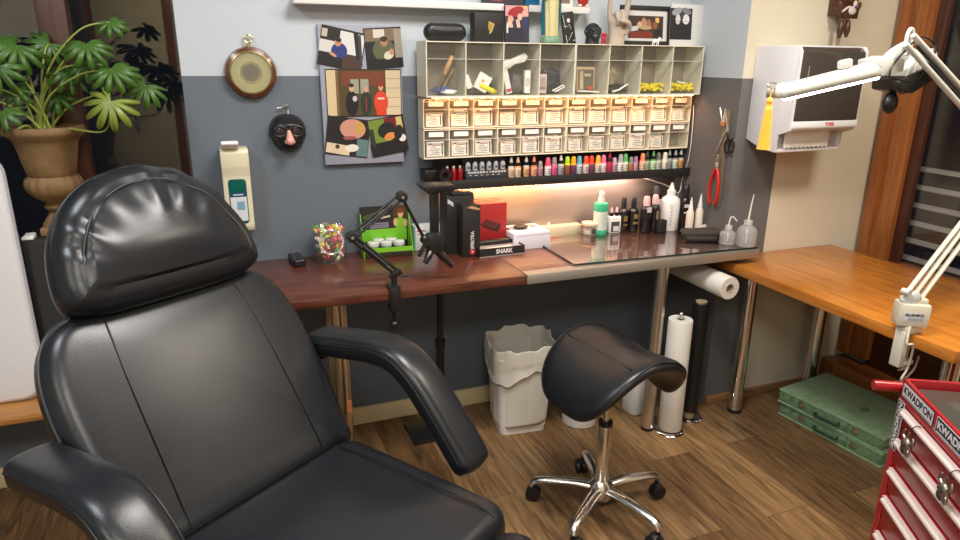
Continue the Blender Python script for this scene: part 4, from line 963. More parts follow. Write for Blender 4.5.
# dark head bust
mb = MB(sc(34, 40, 44, 0.4)); mb.ball((0, 0, 0.046), (0.031, 0.034, 0.034)); mb.ball((0, -0.024, 0.056), (0.026, 0.010, 0.008)); mb.ball((0, -0.026, 0.028), (0.020, 0.016, 0.016)); mb.cyl((0, 0, 0.0), (0, 0, 0.04), 0.028, 0.024)
for s in (-1, 1): mb.ball((s*0.032, -0.002, 0.046), (0.006, 0.008, 0.010)); mb.ball((s*0.012, -0.031, 0.049), (0.005, 0.004, 0.0035))
mb.ball((0, -0.036, 0.040), (0.008, 0.006, 0.006)); mb.ball((0, -0.040, 0.024), (0.012, 0.005, 0.003))
remesh(solo(mb, 'head_bust', 'small dark ape-like head bust beside the pale hand sculpture', 'bust', (1.416, 2.462, ZT)), 0.0016, 2)
mb = MB(sc(170, 30, 30)); mb.ball((0, 0, 0.018), (0.010, 0.007, 0.013)); mb.ball((0, -0.001, 0.035), (0.007, 0.006, 0.006))
for s in (-1, 1): mb.tube([(s*0.006, 0, 0.012), (s*0.009, 0, 0.0)], [0.005, 0.004], 8); mb.tube([(s*0.008, 0, 0.024), (s*0.012, 0, 0.034), (s*0.010, 0, 0.042)], [0.003, 0.003, 0.002], 8); mb.ball((s*0.005, 0, 0.041), 0.003)
remesh(solo(mb, 'toy_figure', 'tiny red toy figure between the dark head and the hand sculpture', 'figurine', (1.464, 2.455, ZT)), 0.0012)
# hand sculpture: raised first and little fingers, middle fingers folded under the thumb
def hand_sculpture():
    mb = MB(sc(184, 170, 156, 0.55))
    # wrist and palm, palm facing the viewer
    mb.tube([(0, 0, 0.0), (0, 0, 0.03), (0.002, 0, 0.055), (0.002, 0, 0.085), (0.0, 0, 0.102)], [0.033, 0.032, 0.036, 0.041, 0.036], 20, sx=1.0, sy=0.62, up=(0, 1, 0))
    def fing(p): 
        n = len(p); mb.tube(smoothpts([q[:3] for q in p], 4), [p[min(i//4, n-1)][3]*(1-(i % 4)/4)+p[min(i//4+1, n-1)][3]*((i % 4)/4) for i in range((n-1)*4+1)], 12); mb.ball(p[-1][:3], p[-1][3])
    fing([(-0.030, 0.004, 0.088, 0.0115), (-0.035, 0.002, 0.125, 0.0105), (-0.037, -0.002, 0.155, 0.0095), (-0.037, -0.006, 0.188, 0.0075)])        # little finger raised
    fing([(0.029, 0.004, 0.092, 0.0125), (0.036, 0.002, 0.135, 0.0115), (0.040, -0.001, 0.172, 0.0105), (0.041, -0.006, 0.212, 0.0080)])          # first finger raised
    fing([(-0.011, 0.004, 0.095, 0.0115), (-0.012, -0.016, 0.117, 0.0105), (-0.011, -0.032, 0.098, 0.0095), (-0.008, -0.026, 0.078, 0.0085)])    # ring finger folded
    fing([(0.010, 0.004, 0.097, 0.0120), (0.010, -0.017, 0.121, 0.0110), (0.010, -0.035, 0.100, 0.0100), (0.009, -0.029, 0.079, 0.0085)])        # middle finger folded
    fing([(0.030, -0.006, 0.042, 0.0140), (0.040, -0.022, 0.064, 0.0120), (0.026, -0.040, 0.082, 0.0105), (0.002, -0.045, 0.086, 0.0085)])       # thumb across them
    o = solo(mb, 'hand_sculpture', 'pale stone hand sculpture with first and little fingers raised on the bins', 'sculpture', (1.523, 2.455, ZT+0.0005), rot=(0, 0, rad(-12)))
    remesh(o, 0.0018, 3)
hand_sculpture()
t = thing('framed_picture', 'black framed photo with white mount leaning behind the hand sculpture', 'picture', (1.690, 2.500, ZT), 0, rot=(rad(-5), 0, 0))
mb = MB(M['blackmatte'])
for (x, z, w, h) in ((0, 0.1465, 0.244, 0.017), (0, 0.0085, 0.244, 0.017), (-0.1135, 0.0775, 0.017, 0.123), (0.1135, 0.0775, 0.017, 0.123)): mb.box((x, 0, z), (w, 0.014, h), bev=0.001)
mb.build('frame', parent=t)
mb = MB(sc(214, 212, 214)); mb.box((0, 0.002, 0.0775), (0.212, 0.004, 0.124)); mb.build('mount', parent=t)
mb = MB(); blobs(mb, [('r', 0, 0.072, 0.170, 0.088, 0, (58, 44, 36)), ('r', -0.02, 0.042, 0.11, 0.026, 0, (116, 44, 22)), ('e', -0.01, 0.088, 0.014, 0.02, 0, (170, 130, 100)), ('e', 0.015, 0.084, 0.012, 0.02, 10, (150, 100, 80)), ('e', -0.03, 0.08, 0.012, 0.014, 0, (196, 160, 130)), ('r', -0.055, 0.066, 0.034, 0.018, 8, (190, 190, 196)), ('r', 0.055, 0.100, 0.018, 0.020, 0, (226, 176, 90)), ('e', 0.045, 0.078, 0.012, 0.018, 0, (140, 80, 40)), ('e', 0.0, 0.070, 0.03, 0.008, 0, (176, 150, 110)), ('r', 0.058, 0.050, 0.04, 0.03, 0, (30, 28, 30))], -0.0008); mb.build('photo', parent=t)
t = thing('white_mounted_photo', 'black-and-white portrait in a wide white mount at the right end on the bins', 'photo', (1.884, 2.485, ZT), 0, rot=(rad(-4), 0, 0))
mb = MB(sc(208, 208, 206)); mb.box((0, 0, 0.083), (0.170, 0.010, 0.166), bev=0.0008); mb.build('mount', parent=t)
mb = MB(); blobs(mb, [('r', -0.036, 0.087, 0.110, 0.124, 0, (32, 28, 34)), ('e', -0.058, 0.136, 0.026, 0.014, 20, (150, 150, 156)), ('e', -0.010, 0.138, 0.024, 0.012, -20, (120, 120, 126)), ('e', -0.052, 0.105, 0.012, 0.020, 0, (206, 206, 210)), ('e', -0.012, 0.106, 0.017, 0.020, 0, (214, 214, 218)), ('r', -0.052, 0.098, 0.016, 0.002, 0, (80, 80, 84)), ('r', -0.012, 0.098, 0.018, 0.002, 0, (90, 90, 92)), ('e', -0.033, 0.12, 0.008, 0.02, 0, (60, 60, 64))], -0.0055); mb.build('photo', parent=t)
mb = MB(M['white']); mb.ball((0, 0, 0.017), (0.014, 0.006, 0.007)); mb.ball((0.019, 0, 0.025), (0.007, 0.005, 0.006)); mb.ball((0.026, 0, 0.023), (0.004, 0.003, 0.003)); mb.tube([(0.010, 0, 0.018), (0.018, 0, 0.025)], [0.006, 0.005], 8)
for (x, s) in ((-0.011, 1), (-0.008, -1), (0.009, 1), (0.012, -1)): mb.tube([(x, s*0.003, 0.015), (x-0.002, s*0.004, 0.0)], [0.003, 0.0022], 6)
mb.tube([(-0.013, 0, 0.018), (-0.022, 0, 0.026)], [0.002, 0.001], 6); mb.tube([(0.017, 0.003, 0.028), (0.016, 0.004, 0.034)], [0.002, 0.001], 6)
remesh(solo(mb, 'dog_figurine', 'tiny white dog figurine in front of the black framed photo', 'figurine', (1.702, 2.445, ZT)), 0.001)

# ------------------------------------------------------------------ white wall shelf above, with what shows of its things
mb = MB(M['white']); mb.box((0.85, 2.5385, 1.690), (1.14, 0.077, 0.024), bev=0.001); solo(mb, 'wall_shelf', 'white wall shelf running above the bins at the top', 'shelf')
ZS = 1.7022
mb = MB(sc(196, 150, 40)); mb.box((0, 0, 0.04), (0.075, 0.03, 0.08), bev=0.002); mb.use(sc(120, 80, 20)); mb.box((-0.005, -0.0152, 0.02), (0.02, 0.0006, 0.03)); mb.box((0.02, -0.0152, 0.03), (0.012, 0.0006, 0.05)); solo(mb, 'gold_tin', 'gold coloured tin standing on the white wall shelf', 'tin', (0.662, 2.53, ZS))
mb = MB(M['steel']); mb.lathe([(0, 0), (0.010, 0), (0.010, 0.004), (0.004, 0.008), (0.004, 0.03), (0, 0.034)], n=16); solo(mb, 'small_metal_stand', 'small metal object at the left end of the white wall shelf', 'ornament', (0.30, 2.525, ZS))
mb = MB(sc(60, 58, 66)); mb.box((0, 0, 0.045), (0.16, 0.04, 0.09), bev=0.002); mb.use(sc(150, 60, 60)); mb.box((-0.03, -0.0203, 0.03), (0.04, 0.0006, 0.04)); solo(mb, 'picture_box', 'dark printed box on the wall shelf left of the statue', 'box', (1.06, 2.535, ZS))
mb = MB(sc(20, 100, 140)); mb.box((0, 0, 0.05), (0.06, 0.04, 0.10), bev=0.002); solo(mb, 'blue_box', 'blue box on the wall shelf directly left of the statue', 'box', (1.178, 2.538, ZS))
t = thing('small_picture', 'small white frame on the wall shelf right of the statue', 'picture', (1.322, 2.535, ZS), 0)
mb = MB(M['white']); mb.box((0, 0, 0.04), (0.075, 0.012, 0.08), bev=0.001); mb.build('frame', parent=t)
mb = MB(sc(130, 110, 100)); mb.box((0, -0.0063, 0.04), (0.045, 0.0008, 0.055)); mb.build('print', parent=t)
mb = MB(sc(176, 40, 30)); mb.ball((0, 0, 0.030), (0.024, 0.016, 0.026)); mb.ball((0, 0, 0.062), (0.018, 0.015, 0.018)); mb.use(sc(230, 220, 200))
for s in (-1, 1): mb.ball((s*0.016, -0.006, 0.006), (0.008, 0.010, 0.006)); mb.ball((s*0.020, -0.008, 0.035), (0.006, 0.006, 0.008))
solo(mb, 'toy_figure', 'red and white toy figure at the right end of the wall shelf', 'figurine', (1.398, 2.52, ZS))
# ------------------------------------------------------------------ on the back wall
def barometer():
    t = thing('barometer', 'round brass barometer in a dark wood ring hanging on the left of the wall', 'barometer', (0.125, YB-0.0005, 1.450))
    rx = (rad(90), 0, 0)
    mb = MB(M['baro']); mb.lathe([(0, 0), (0.083, 0), (0.087, 0.010), (0.083, 0.024), (0.070, 0.030), (0.066, 0.026), (0, 0.024)], rot=rx, n=48); mb.build('wooden_ring', parent=t)
    mb = MB(M['brass']); mb.lathe([(0.066, 0.026), (0.0725, 0.027), (0.0725, 0.033), (0.069, 0.035), (0.066, 0.032), (0.066, 0.026)], rot=rx, n=48); mb.build('bezel', parent=t)
    d_ = MB(M['dial']); d_.lathe([(0, 0.0245), (0.0685, 0.0245), (0.0685, 0.0265), (0, 0.0265)], rot=rx, n=40); d = d_.build('dial', parent=t)
    mb = MB(sc(70, 52, 24))
    for k in range(48):
        a = 2*PI*k/48
        if abs(math.sin(a/2-PI/4*3)) < 0.12: continue
        r0 = 0.056 if k % 4 else 0.050
        mb.box((0.5*(r0+0.062)*math.cos(a), -0.0268, 0.5*(r0+0.062)*math.sin(a)), (0.062-r0, 0.0004, 0.0009), rot=(0, -a, 0))
    mb.build('scale_marks', parent=d)
    mb = MB(sc(96, 70, 34, 0.35)); mb.lathe([(0, 0.0268), (0.036, 0.0268), (0.036, 0.0275), (0, 0.0275)], rot=rx, n=36); mb.use(M['brass']); mb.lathe([(0.030, 0.0274), (0.034, 0.0276), (0.034, 0.0284), (0.030, 0.0282), (0.030, 0.0274)], rot=rx, n=36); mb.build('inner_disc', parent=d)
    mb = MB(M['blackmetal']); mb.box((0, -0.0295, 0.005), (0.0022, 0.0008, 0.05), rot=(0, rad(8), 0)); mb.ball((0, -0.030, 0), 0.004); mb.build('needle', parent=d)
    mb = MB(M['clearjar']); mb.lathe([(0, 0.036), (0.068, 0.035), (0.068, 0.0355)], rot=rx, n=36); mb.build('glass', parent=t)
    mb = MB(M['brass']); mb.cyl((0, -0.014, 0.084), (0, -0.014, 0.100), 0.006, n=12); mb.tube([(0.013*math.cos(2*PI*k/20), -0.014, 0.112+0.013*math.sin(2*PI*k/20)) for k in range(20)], 0.0025, 8, closed=True); mb.build('hanging_ring', parent=t)
barometer()
def mask():
    t = thing('party_mask', 'black mask with goggle rims and pink nose hanging on the grey wall', 'mask', (0.234, YB-0.001, 1.238))
    mb = MB(mat('mask_black', (0.014, 0.014, 0.016), 0.25))
    def f(i, j):
        th = PI/2*i; a = 2*PI*j; r = math.sin(th)
        w = 0.066 if math.sin(a) > -0.2 else 0.060; h = 0.070 if math.sin(a) > 0 else 0.064
        x, z = w*r*math.copysign(abs(math.cos(a))**0.85, math.cos(a)), h*r*math.copysign(abs(math.sin(a))**0.9, math.sin(a))
        y = -0.062*math.cos(th)**0.8-0.001
        y += 0.010*math.exp(-(((abs(x)-0.027)/0.014)**2+((z-0.012)/0.014)**2))
        y -= 0.006*math.exp(-((z-0.034)/0.008)**2)*(1 if abs(x) < 0.05 else 0)
        return Vector((x, y, z))
    mb.surf(f, 26, 48, cv=True); m_ = mb.build('face_shell', parent=t, smooth=180)
    for s in (-1, 1):
        mb = MB(M['blackplastic']); mb.tube([(s*0.028+0.022*math.cos(2*PI*k/24), -0.058, 0.012+0.018*math.sin(2*PI*k/24)) for k in range(24)], 0.0035, 8, closed=True); mb.build('goggle_rim', parent=t)
        mb = MB(sc(46, 40, 40, 0.1)); mb.ball((s*0.028, -0.054, 0.012), (0.019, 0.003, 0.015)); mb.build('lens', parent=t)
    mb = MB(M['pinkskin']); mb.tube(smoothpts([(0, -0.060, 0.014), (0, -0.070, 0.0), (0, -0.084, -0.018), (0, -0.078, -0.030)], 6), [0.006, 0.0065, 0.007, 0.0075, 0.008, 0.0088, 0.0096, 0.0105, 0.0115, 0.0125, 0.0135, 0.0145, 0.015, 0.0148, 0.0142, 0.013, 0.011, 0.008, 0.004], 14)
    for s in (-1, 1): mb.ball((s*0.011, -0.072, -0.024), (0.008, 0.010, 0.008))
    remesh(mb.build('nose', parent=t), 0.0015, 3)
    mb = MB(M['steel']); mb.tube(smoothpts([(-0.03, -0.010, 0.090), (-0.012, -0.016, 0.093), (0.004, -0.012, 0.102), (0.008, -0.006, 0.088), (0.006, -0.012, 0.066)], 5), 0.0022, 8); mb.tube([(0.004, 0, 0.100), (0.004, -0.014, 0.100)], 0.003, 8); mb.build('hook', parent=t)
mask()
def soap():
    t = thing('soap_dispenser', 'cream wall soap dispenser with lever and green bottle window behind the chair headrest', 'soap dispenser', (0.042, YB-0.0005, 0.90))
    mb = MB(M['cream']); 
    mb.prism([(-0.0, 0), (0.072, 0), (0.080, 0.02), (0.080, 0.20), (0.090, 0.235), (0.095, 0.285), (0.086, 0.298), (0, 0.298)], 0.094, Tm((-0.047, 0, 0)) @ Matrix(((0, 0, 1, 0), (-1, 0, 0, 0), (0, 1, 0, 0), (0, 0, 0, 1))), bev=0.005); b = mb.build('housing', parent=t)
    mb = MB(sc(0, 84, 78, 0.25)); mb.pad(rrect(0.060, 0.16, 0.012, 5), 0.004, 0.0015, mtx=Tm((0, -0.0795, 0.112)) @ FRONT); bo = mb.build('bottle_window', parent=t)
    mb = MB(sc(206, 210, 214)); mb.box((0, -0.0842, 0.092), (0.054, 0.0008, 0.10)); mb.use(sc(24, 60, 96)); mb.box((0, -0.0847, 0.137), (0.054, 0.0006, 0.016)); mb.use(sc(120, 160, 180)); mb.box((0.006, -0.0847, 0.097), (0.026, 0.0006, 0.03)); mb.use(sc(206, 210, 214)); mb.box((0, -0.0851, 0.137), (0.034, 0.0005, 0.004)); mb.build('label', parent=bo)
    mb = MB(M['white']); mb.prism([(0.03, 0.296), (0.100, 0.299), (0.122, 0.318), (0.118, 0.328), (0.05, 0.322), (0.03, 0.306)], 0.056, Tm((-0.040, 0, 0)) @ Matrix(((0, 0, 1, 0), (-1, 0, 0, 0), (0, 1, 0, 0), (0, 0, 0, 1))), bev=0.004); mb.build('pump_lever', parent=t)
soap()

# photo board with five prints
def board():
    t = thing('photo_board', 'grey canvas board with five overlapping colour photos on the wall', 'photo board', (0.5125, YB-0.0005, 1.118), 0)
    W, Hh = 0.302, 0.497
    mb = MB(sc(150, 152, 168)); mb.box((0, -0.010, Hh/2), (W, 0.020, Hh), bev=0.0015); mb.build('canvas', parent=t)
    def ph(cx, cy, w, h, rot, items, nm, k):
        # cx, cy in 0..1 of the board from its top left corner
        x = (cx-0.5)*W; z = Hh*(1-cy); w *= 1.07; h *= 1.10
        mb = MB(sc(30, 28, 28)); mb.box((0, 0, 0), (w, 0.0008, h)); mb.use(sc(30, 28, 28)); blobs(mb, [(a, b*w, c_*h, d_*w, e*h, f, g) for (a, b, c_, d_, e, f, g) in items], -0.0006)
        o = mb.build('photo', parent=t, loc=(x, -0.0210-0.0007*k, z), rot=(0, rad(-rot), 0)); o['label'] = nm
    ph(0.27, 0.165, 0.150, 0.125, -11, [('r', 0.2, 0.1, 0.55, 0.7, 0, (214, 212, 210)), ('r', 0.25, -0.3, 0.5, 0.4, 0, (70, 50, 40)), ('r', 0.33, 0.15, 0.10, 0.7, 15, (30, 30, 36)), ('r', 0.42, 0.05, 0.06, 0.8, 12, (60, 60, 66)), ('r', -0.32, 0.0, 0.36, 0.3, 0, (206, 204, 200)), ('e', -0.05, -0.06, 0.18, 0.20, 10, (34, 56, 120)), ('e', -0.10, 0.14, 0.075, 0.10, 0, (190, 130, 96)), ('e', -0.10, 0.21, 0.07, 0.06, 0, (40, 30, 26)), ('r', -0.2, -0.35, 0.5, 0.25, 0, (26, 24, 28)), ('e', -0.18, -0.18, 0.10, 0.04, -20, (196, 140, 110)), ('r', -0.42, 0.32, 0.12, 0.2, 0, (190, 176, 160))], 'photo of a person in blue bending over work', 0)
    ph(0.78, 0.155, 0.130, 0.130, 4, [('r', 0.0, 0.32, 0.95, 0.3, 0, (120, 100, 80)), ('r', -0.1, 0.36, 0.3, 0.2, 0, (206, 200, 190)), ('r', 0.4, 0.1, 0.2, 0.7, 0, (150, 140, 126)), ('e', 0.0, -0.05, 0.30, 0.28, 0, (86, 92, 64)), ('e', 0.02, 0.16, 0.10, 0.12, 0, (170, 120, 90)), ('e', 0.02, 0.22, 0.10, 0.07, 0, (60, 40, 30)), ('r', 0.0, -0.38, 0.95, 0.24, 0, (24, 22, 24)), ('e', 0.12, -0.18, 0.14, 0.10, 20, (206, 196, 180)), ('e', 0.20, -0.10, 0.06, 0.08, 0, (190, 130, 100))], 'photo of a person in olive holding something pale', 1)
    ph(0.52, 0.475, 0.262, 0.155, 0, [('r', 0, 0, 0.97, 0.96, 0, (74, 62, 34)), ('r', 0.0, 0.3, 0.6, 0.3, 0, (112, 58, 34)), ('r', -0.06, 0.14, 0.24, 0.3, 0, (150, 150, 130)), ('r', -0.06, 0.14, 0.02, 0.3, 0, (60, 40, 30)), ('r', -0.43, 0, 0.12, 0.95, 0, (206, 184, 146)), ('r', -0.35, 0, 0.03, 0.95, 0, (120, 84, 50)), ('r', 0.39, 0, 0.20, 0.95, 0, (212, 194, 160))] +
       [('r', 0.39, -0.3+0.2*k, 0.18, 0.012, 0, (150, 130, 100)) for k in range(4)] +
       [('e', -0.17, -0.22, 0.085, 0.26, 0, (20, 18, 22)), ('e', -0.17, 0.10, 0.032, 0.075, 0, (206, 156, 126)), ('e', -0.13, -0.12, 0.03, 0.06, 0, (190, 190, 190)), ('e', 0.02, -0.22, 0.075, 0.26, 0, (34, 46, 36)), ('e', 0.02, 0.08, 0.030, 0.07, 0, (196, 150, 122)), ('r', 0.02, -0.25, 0.02, 0.3, 0, (130, 40, 40)), ('e', 0.22, -0.20, 0.095, 0.24, 0, (206, 66, 40)), ('r', 0.22, -0.40, 0.13, 0.16, 0, (206, 60, 36)), ('r', 0.22, -0.12, 0.09, 0.035, 0, (220, 200, 190)), ('e', 0.22, 0.12, 0.033, 0.075, 0, (210, 150, 120)), ('e', 0.22, 0.17, 0.034, 0.045, 0, (150, 40, 30)), ('e', -0.17, 0.16, 0.032, 0.04, 0, (40, 30, 26))], 'wide photo of three men, one in an orange sweatshirt', 2)
    ph(0.29, 0.795, 0.150, 0.128, -8, [('r', 0, 0.2, 0.95, 0.55, 0, (22, 20, 22)), ('e', 0.10, 0.22, 0.30, 0.26, 0, (196, 140, 120)), ('e', 0.26, 0.26, 0.12, 0.16, 0, (190, 150, 80)), ('r', 0.36, -0.25, 0.26, 0.45, 0, (90, 120, 120)), ('r', -0.2, -0.34, 0.55, 0.26, -4, (210, 190, 160)), ('e', 0.02, -0.12, 0.20, 0.10, -10, (24, 22, 26)), ('e', 0.12, -0.28, 0.16, 0.10, 10, (222, 214, 204)), ('e', -0.22, -0.28, 0.05, 0.06, 0, (60, 50, 46)), ('e', 0.05, -0.02, 0.16, 0.05, 8, (150, 80, 76))], 'photo of a bald head bent over a table', 3)
    ph(0.80, 0.795, 0.132, 0.128, 9, [('r', -0.2, 0.1, 0.55, 0.75, 0, (110, 130, 50)), ('r', 0.2, 0.32, 0.5, 0.3, 0, (110, 24, 36)), ('r', 0.36, 0.3, 0.16, 0.3, 0, (200, 186, 120)), ('e', -0.02, 0.16, 0.25, 0.20, 20, (26, 24, 28)), ('e', 0.05, -0.02, 0.16, 0.10, 10, (210, 130, 70)), ('r', -0.05, -0.32, 0.95, 0.36, 0, (20, 18, 20)), ('e', 0.38, -0.12, 0.10, 0.10, 0, (220, 216, 210)), ('r', -0.42, 0.0, 0.10, 0.5, 0, (40, 50, 40)), ('e', 0.30, 0.05, 0.12, 0.2, -20, (30, 28, 30))], 'photo with an orange face against olive green', 4)
board()

# ------------------------------------------------------------------ tool strip on the pier's side
XS = XP-0.0005
mb = MB(mat('magnet_strip', (0.20, 0.17, 0.12), 0.4, metal=0.3)); mb.box((XS-0.006, 2.262, 1.115), (0.012, 0.032, 0.40), bev=0.001); solo(mb, 'magnetic_strip', 'vertical brown magnetic tool strip on the side of the grey pier', 'tool strip')
t = thing('pliers', 'red handled pliers hanging from the lower end of the magnetic strip', 'pliers', (XS-0.012, 2.275, 1.048))
mb = MB(M['steel']); mb.box((-0.006, 0.0, 0.035), (0.010, 0.022, 0.03), bev=0.003); mb.prism([(-0.011, 0.045), (0.011, 0.045), (0.006, 0.085), (-0.004, 0.085)], 0.008, Tm((-0.002, 0, 0)) @ Matrix(((0, 0, -1, 0), (1, 0, 0, 0), (0, 1, 0, 0), (0, 0, 0, 1))), bev=0.001); mb.cyl((-0.001, 0, 0.033), (-0.013, 0, 0.033), 0.007, n=14); mb.build('jaws', parent=t)
for s in (-1, 1):
    mb = MB(M['redrubber']); mb.tube(smoothpts([(-0.007, s*0.005, 0.025), (-0.008, s*0.017, -0.005), (-0.009, s*0.026, -0.045), (-0.009, s*0.025, -0.09), (-0.008, s*0.014, -0.128)], 6), [0.0055]+[0.0068]*22+[0.0062, 0.005], 10); mb.build('handle', parent=t)
t = thing('scissors', 'black handled scissors hanging beside the middle of the magnetic strip', 'scissors', (XS-0.012, 2.235, 1.225))
mb = MB(M['steel']); mb.prism([(-0.006, 0.0), (0.008, 0.0), (0.034, 0.085), (0.030, 0.087)], 0.002, Tm((-0.001, 0, 0)) @ Matrix(((0, 0, -1, 0), (1, 0, 0, 0), (0, 1, 0, 0), (0, 0, 0, 1)))); mb.cyl((0, 0.002, 0.006), (-0.007, 0.002, 0.006), 0.005, n=12); mb.build('blade', parent=t)
for s in (-1, 1):
    mb = MB(M['blackplastic']); mb.tube([(-0.004, -0.018+s*0.013+0.013*math.cos(2*PI*k/20), -0.052+0.027*math.sin(2*PI*k/20)-0.004*s) for k in range(20)], 0.0042, 8, closed=True); mb.tube([(-0.004, 0.002, 0.0), (-0.004, -0.012+s*0.008, -0.028)], 0.004, 8); mb.build('finger_loop', parent=t)
t = thing('shears', 'small steel shears with copper coloured pivot at the top of the magnetic strip', 'shears', (XS-0.012, 2.268, 1.27))
mb = MB(M['steel'])
for s in (-1, 1): mb.tube([(-0.004, s*0.002, -0.012), (-0.004, s*0.012+0.008, 0.024), (-0.004, s*0.016+0.014, 0.05)], [0.004, 0.0035, 0.002], 8)
for k in range(3): mb.box((-0.0035, -0.006+0.010*k, -0.07-0.02*k), (0.005, 0.004, 0.09), rot=(rad(22), 0, 0), bev=0.001)
mb.build('blades', parent=t)
mb = MB(mat('copper', (0.55, 0.30, 0.18), 0.3, metal=0.8)); mb.box((-0.007, 0.0, -0.012), (0.010, 0.026, 0.022), bev=0.003); mb.build('pivot', parent=t)

# ------------------------------------------------------------------ metal splash panel behind the bottles
mb = MB(mat('splash_metal', (0.30, 0.265, 0.235), 0.42, metal=0.55, noise=(3, 0.12, (1, 1, 40)))); mb.box((1.377, YB-0.0022, 0.889), (1.155, 0.004, 0.243), bev=0.0008)
solo(mb, 'splash_panel', 'brownish metal splash panel on the wall between desk and black ink shelf', 'splash panel')
# ------------------------------------------------------------------ on the desk, left to right
def zb(mb, *a, **k): return mb
t = thing('remote_control', 'small black remote lying at the left end of the red-brown desk', 'remote', (0.226, 2.50, ZD+0.0002), rad(6))
mb = MB(M['blackplastic']); mb.pad(rrect(0.048, 0.115, 0.012, 5), 0.026, 0.007); mb.build('body', parent=t)
mb = MB(M['darkgrey'])
for i in range(2):
    for j in range(3): mb.box((-0.010+0.020*i, -0.03+0.022*j, 0.0265), (0.012, 0.012, 0.0016), bev=0.0006)
mb.use(sc(60, 50, 46)); mb.box((0, 0.036, 0.0262), (0.030, 0.022, 0.0008)); mb.build('keypad', parent=t)
def sweet_jar():
    t = thing('sweet_jar', 'clear plastic jar full of colourful sweets with round slanted lid', 'jar', (0.349, 2.490, ZD+0.0002))
    R0 = 0.060
    mb = MB(M['clearjar'])
    def f(i, j):
        z = 0.148*i; a = 2*PI*j; e = 0.8
        r = R0*(0.90+0.10*math.sin(PI*min(1, i*3)/2)) if i < 0.75 else R0*(1-0.20*((i-0.75)/0.25)**2)
        x, y = r*math.copysign(abs(math.cos(a))**e, math.cos(a)), r*math.copysign(abs(math.sin(a))**e, math.sin(a))*0.92
        if y < 0: y *= 1-0.30*max(0, (i-0.45)/0.55)     # slanted front
        return Vector((x, y, z))
    mb.surf(f, 16, 36, cv=True); mb.poly([f(0, j/36) for j in range(36)]); mb.poly([f(1, j/36) for j in range(36)]); mb.build('jar_body', parent=t)
    mb = MB(M['clearbottle']); ring = [Vector((0.043*math.cos(2*PI*k/32), -0.0515, 0.085+0.043*math.sin(2*PI*k/32))) for k in range(32)]
    mb.tube([p+Vector((0, (p.z-0.085)*0.22, 0)) for p in ring], 0.0045, 8, closed=True); mb.build('lid_ring', parent=t)
    cols = {'red': (220, 50, 60), 'pink': (245, 110, 140), 'yellow': (246, 216, 80), 'lime': (186, 226, 70), 'green': (80, 150, 60), 'brown': (120, 50, 36), 'cream': (246, 236, 214), 'orange': (240, 150, 60)}
    pr = {}
    r = random.Random(5); pts = []
    tries = 0
    while len(pts) < 120 and tries < 30000:
        tries += 1
        a = r.uniform(0, 2*PI); rr = 0.046*math.sqrt(r.random()); z = r.uniform(0.0105, 0.132)
        p = Vector((rr*math.cos(a), rr*math.sin(a)*0.85-0.004+0.010*max(0, z-0.08)*8*0.5, z))
        if all((p-q).length > 0.0150 for q in pts): pts.append(p)
    names = list(cols)
    for k, p in enumerate(pts):
        c = names[r.randrange(8)] if p.z > 0.055 else ['brown', 'green', 'brown', 'yellow', 'red', 'cream', 'green'][r.randrange(7)]
        if c not in pr:
            mb = MB(sc(*cols[c], 0.3)); mb.ball((0, 0, 0), (0.0112, 0.0088, 0.0085), n=12)
            for s in (-1, 1): mb.cyl((s*0.009, 0, 0), (s*0.0150, 0, 0), 0.002, 0.006, n=8)
            o = mb.build('wrapped_sweet'); pr[c] = o
        else: o = pr[c].copy(); COL.objects.link(o)
        o.location = Vector((0.349, 2.495, ZD))+p; o.rotation_euler = (r.uniform(0, 6), r.uniform(0, 6), r.uniform(0, 6))
        tag(o, 'small %s sweet among the others inside the clear sweet jar' % c, 'sweet', c+' sweets in the clear jar')
sweet_jar()
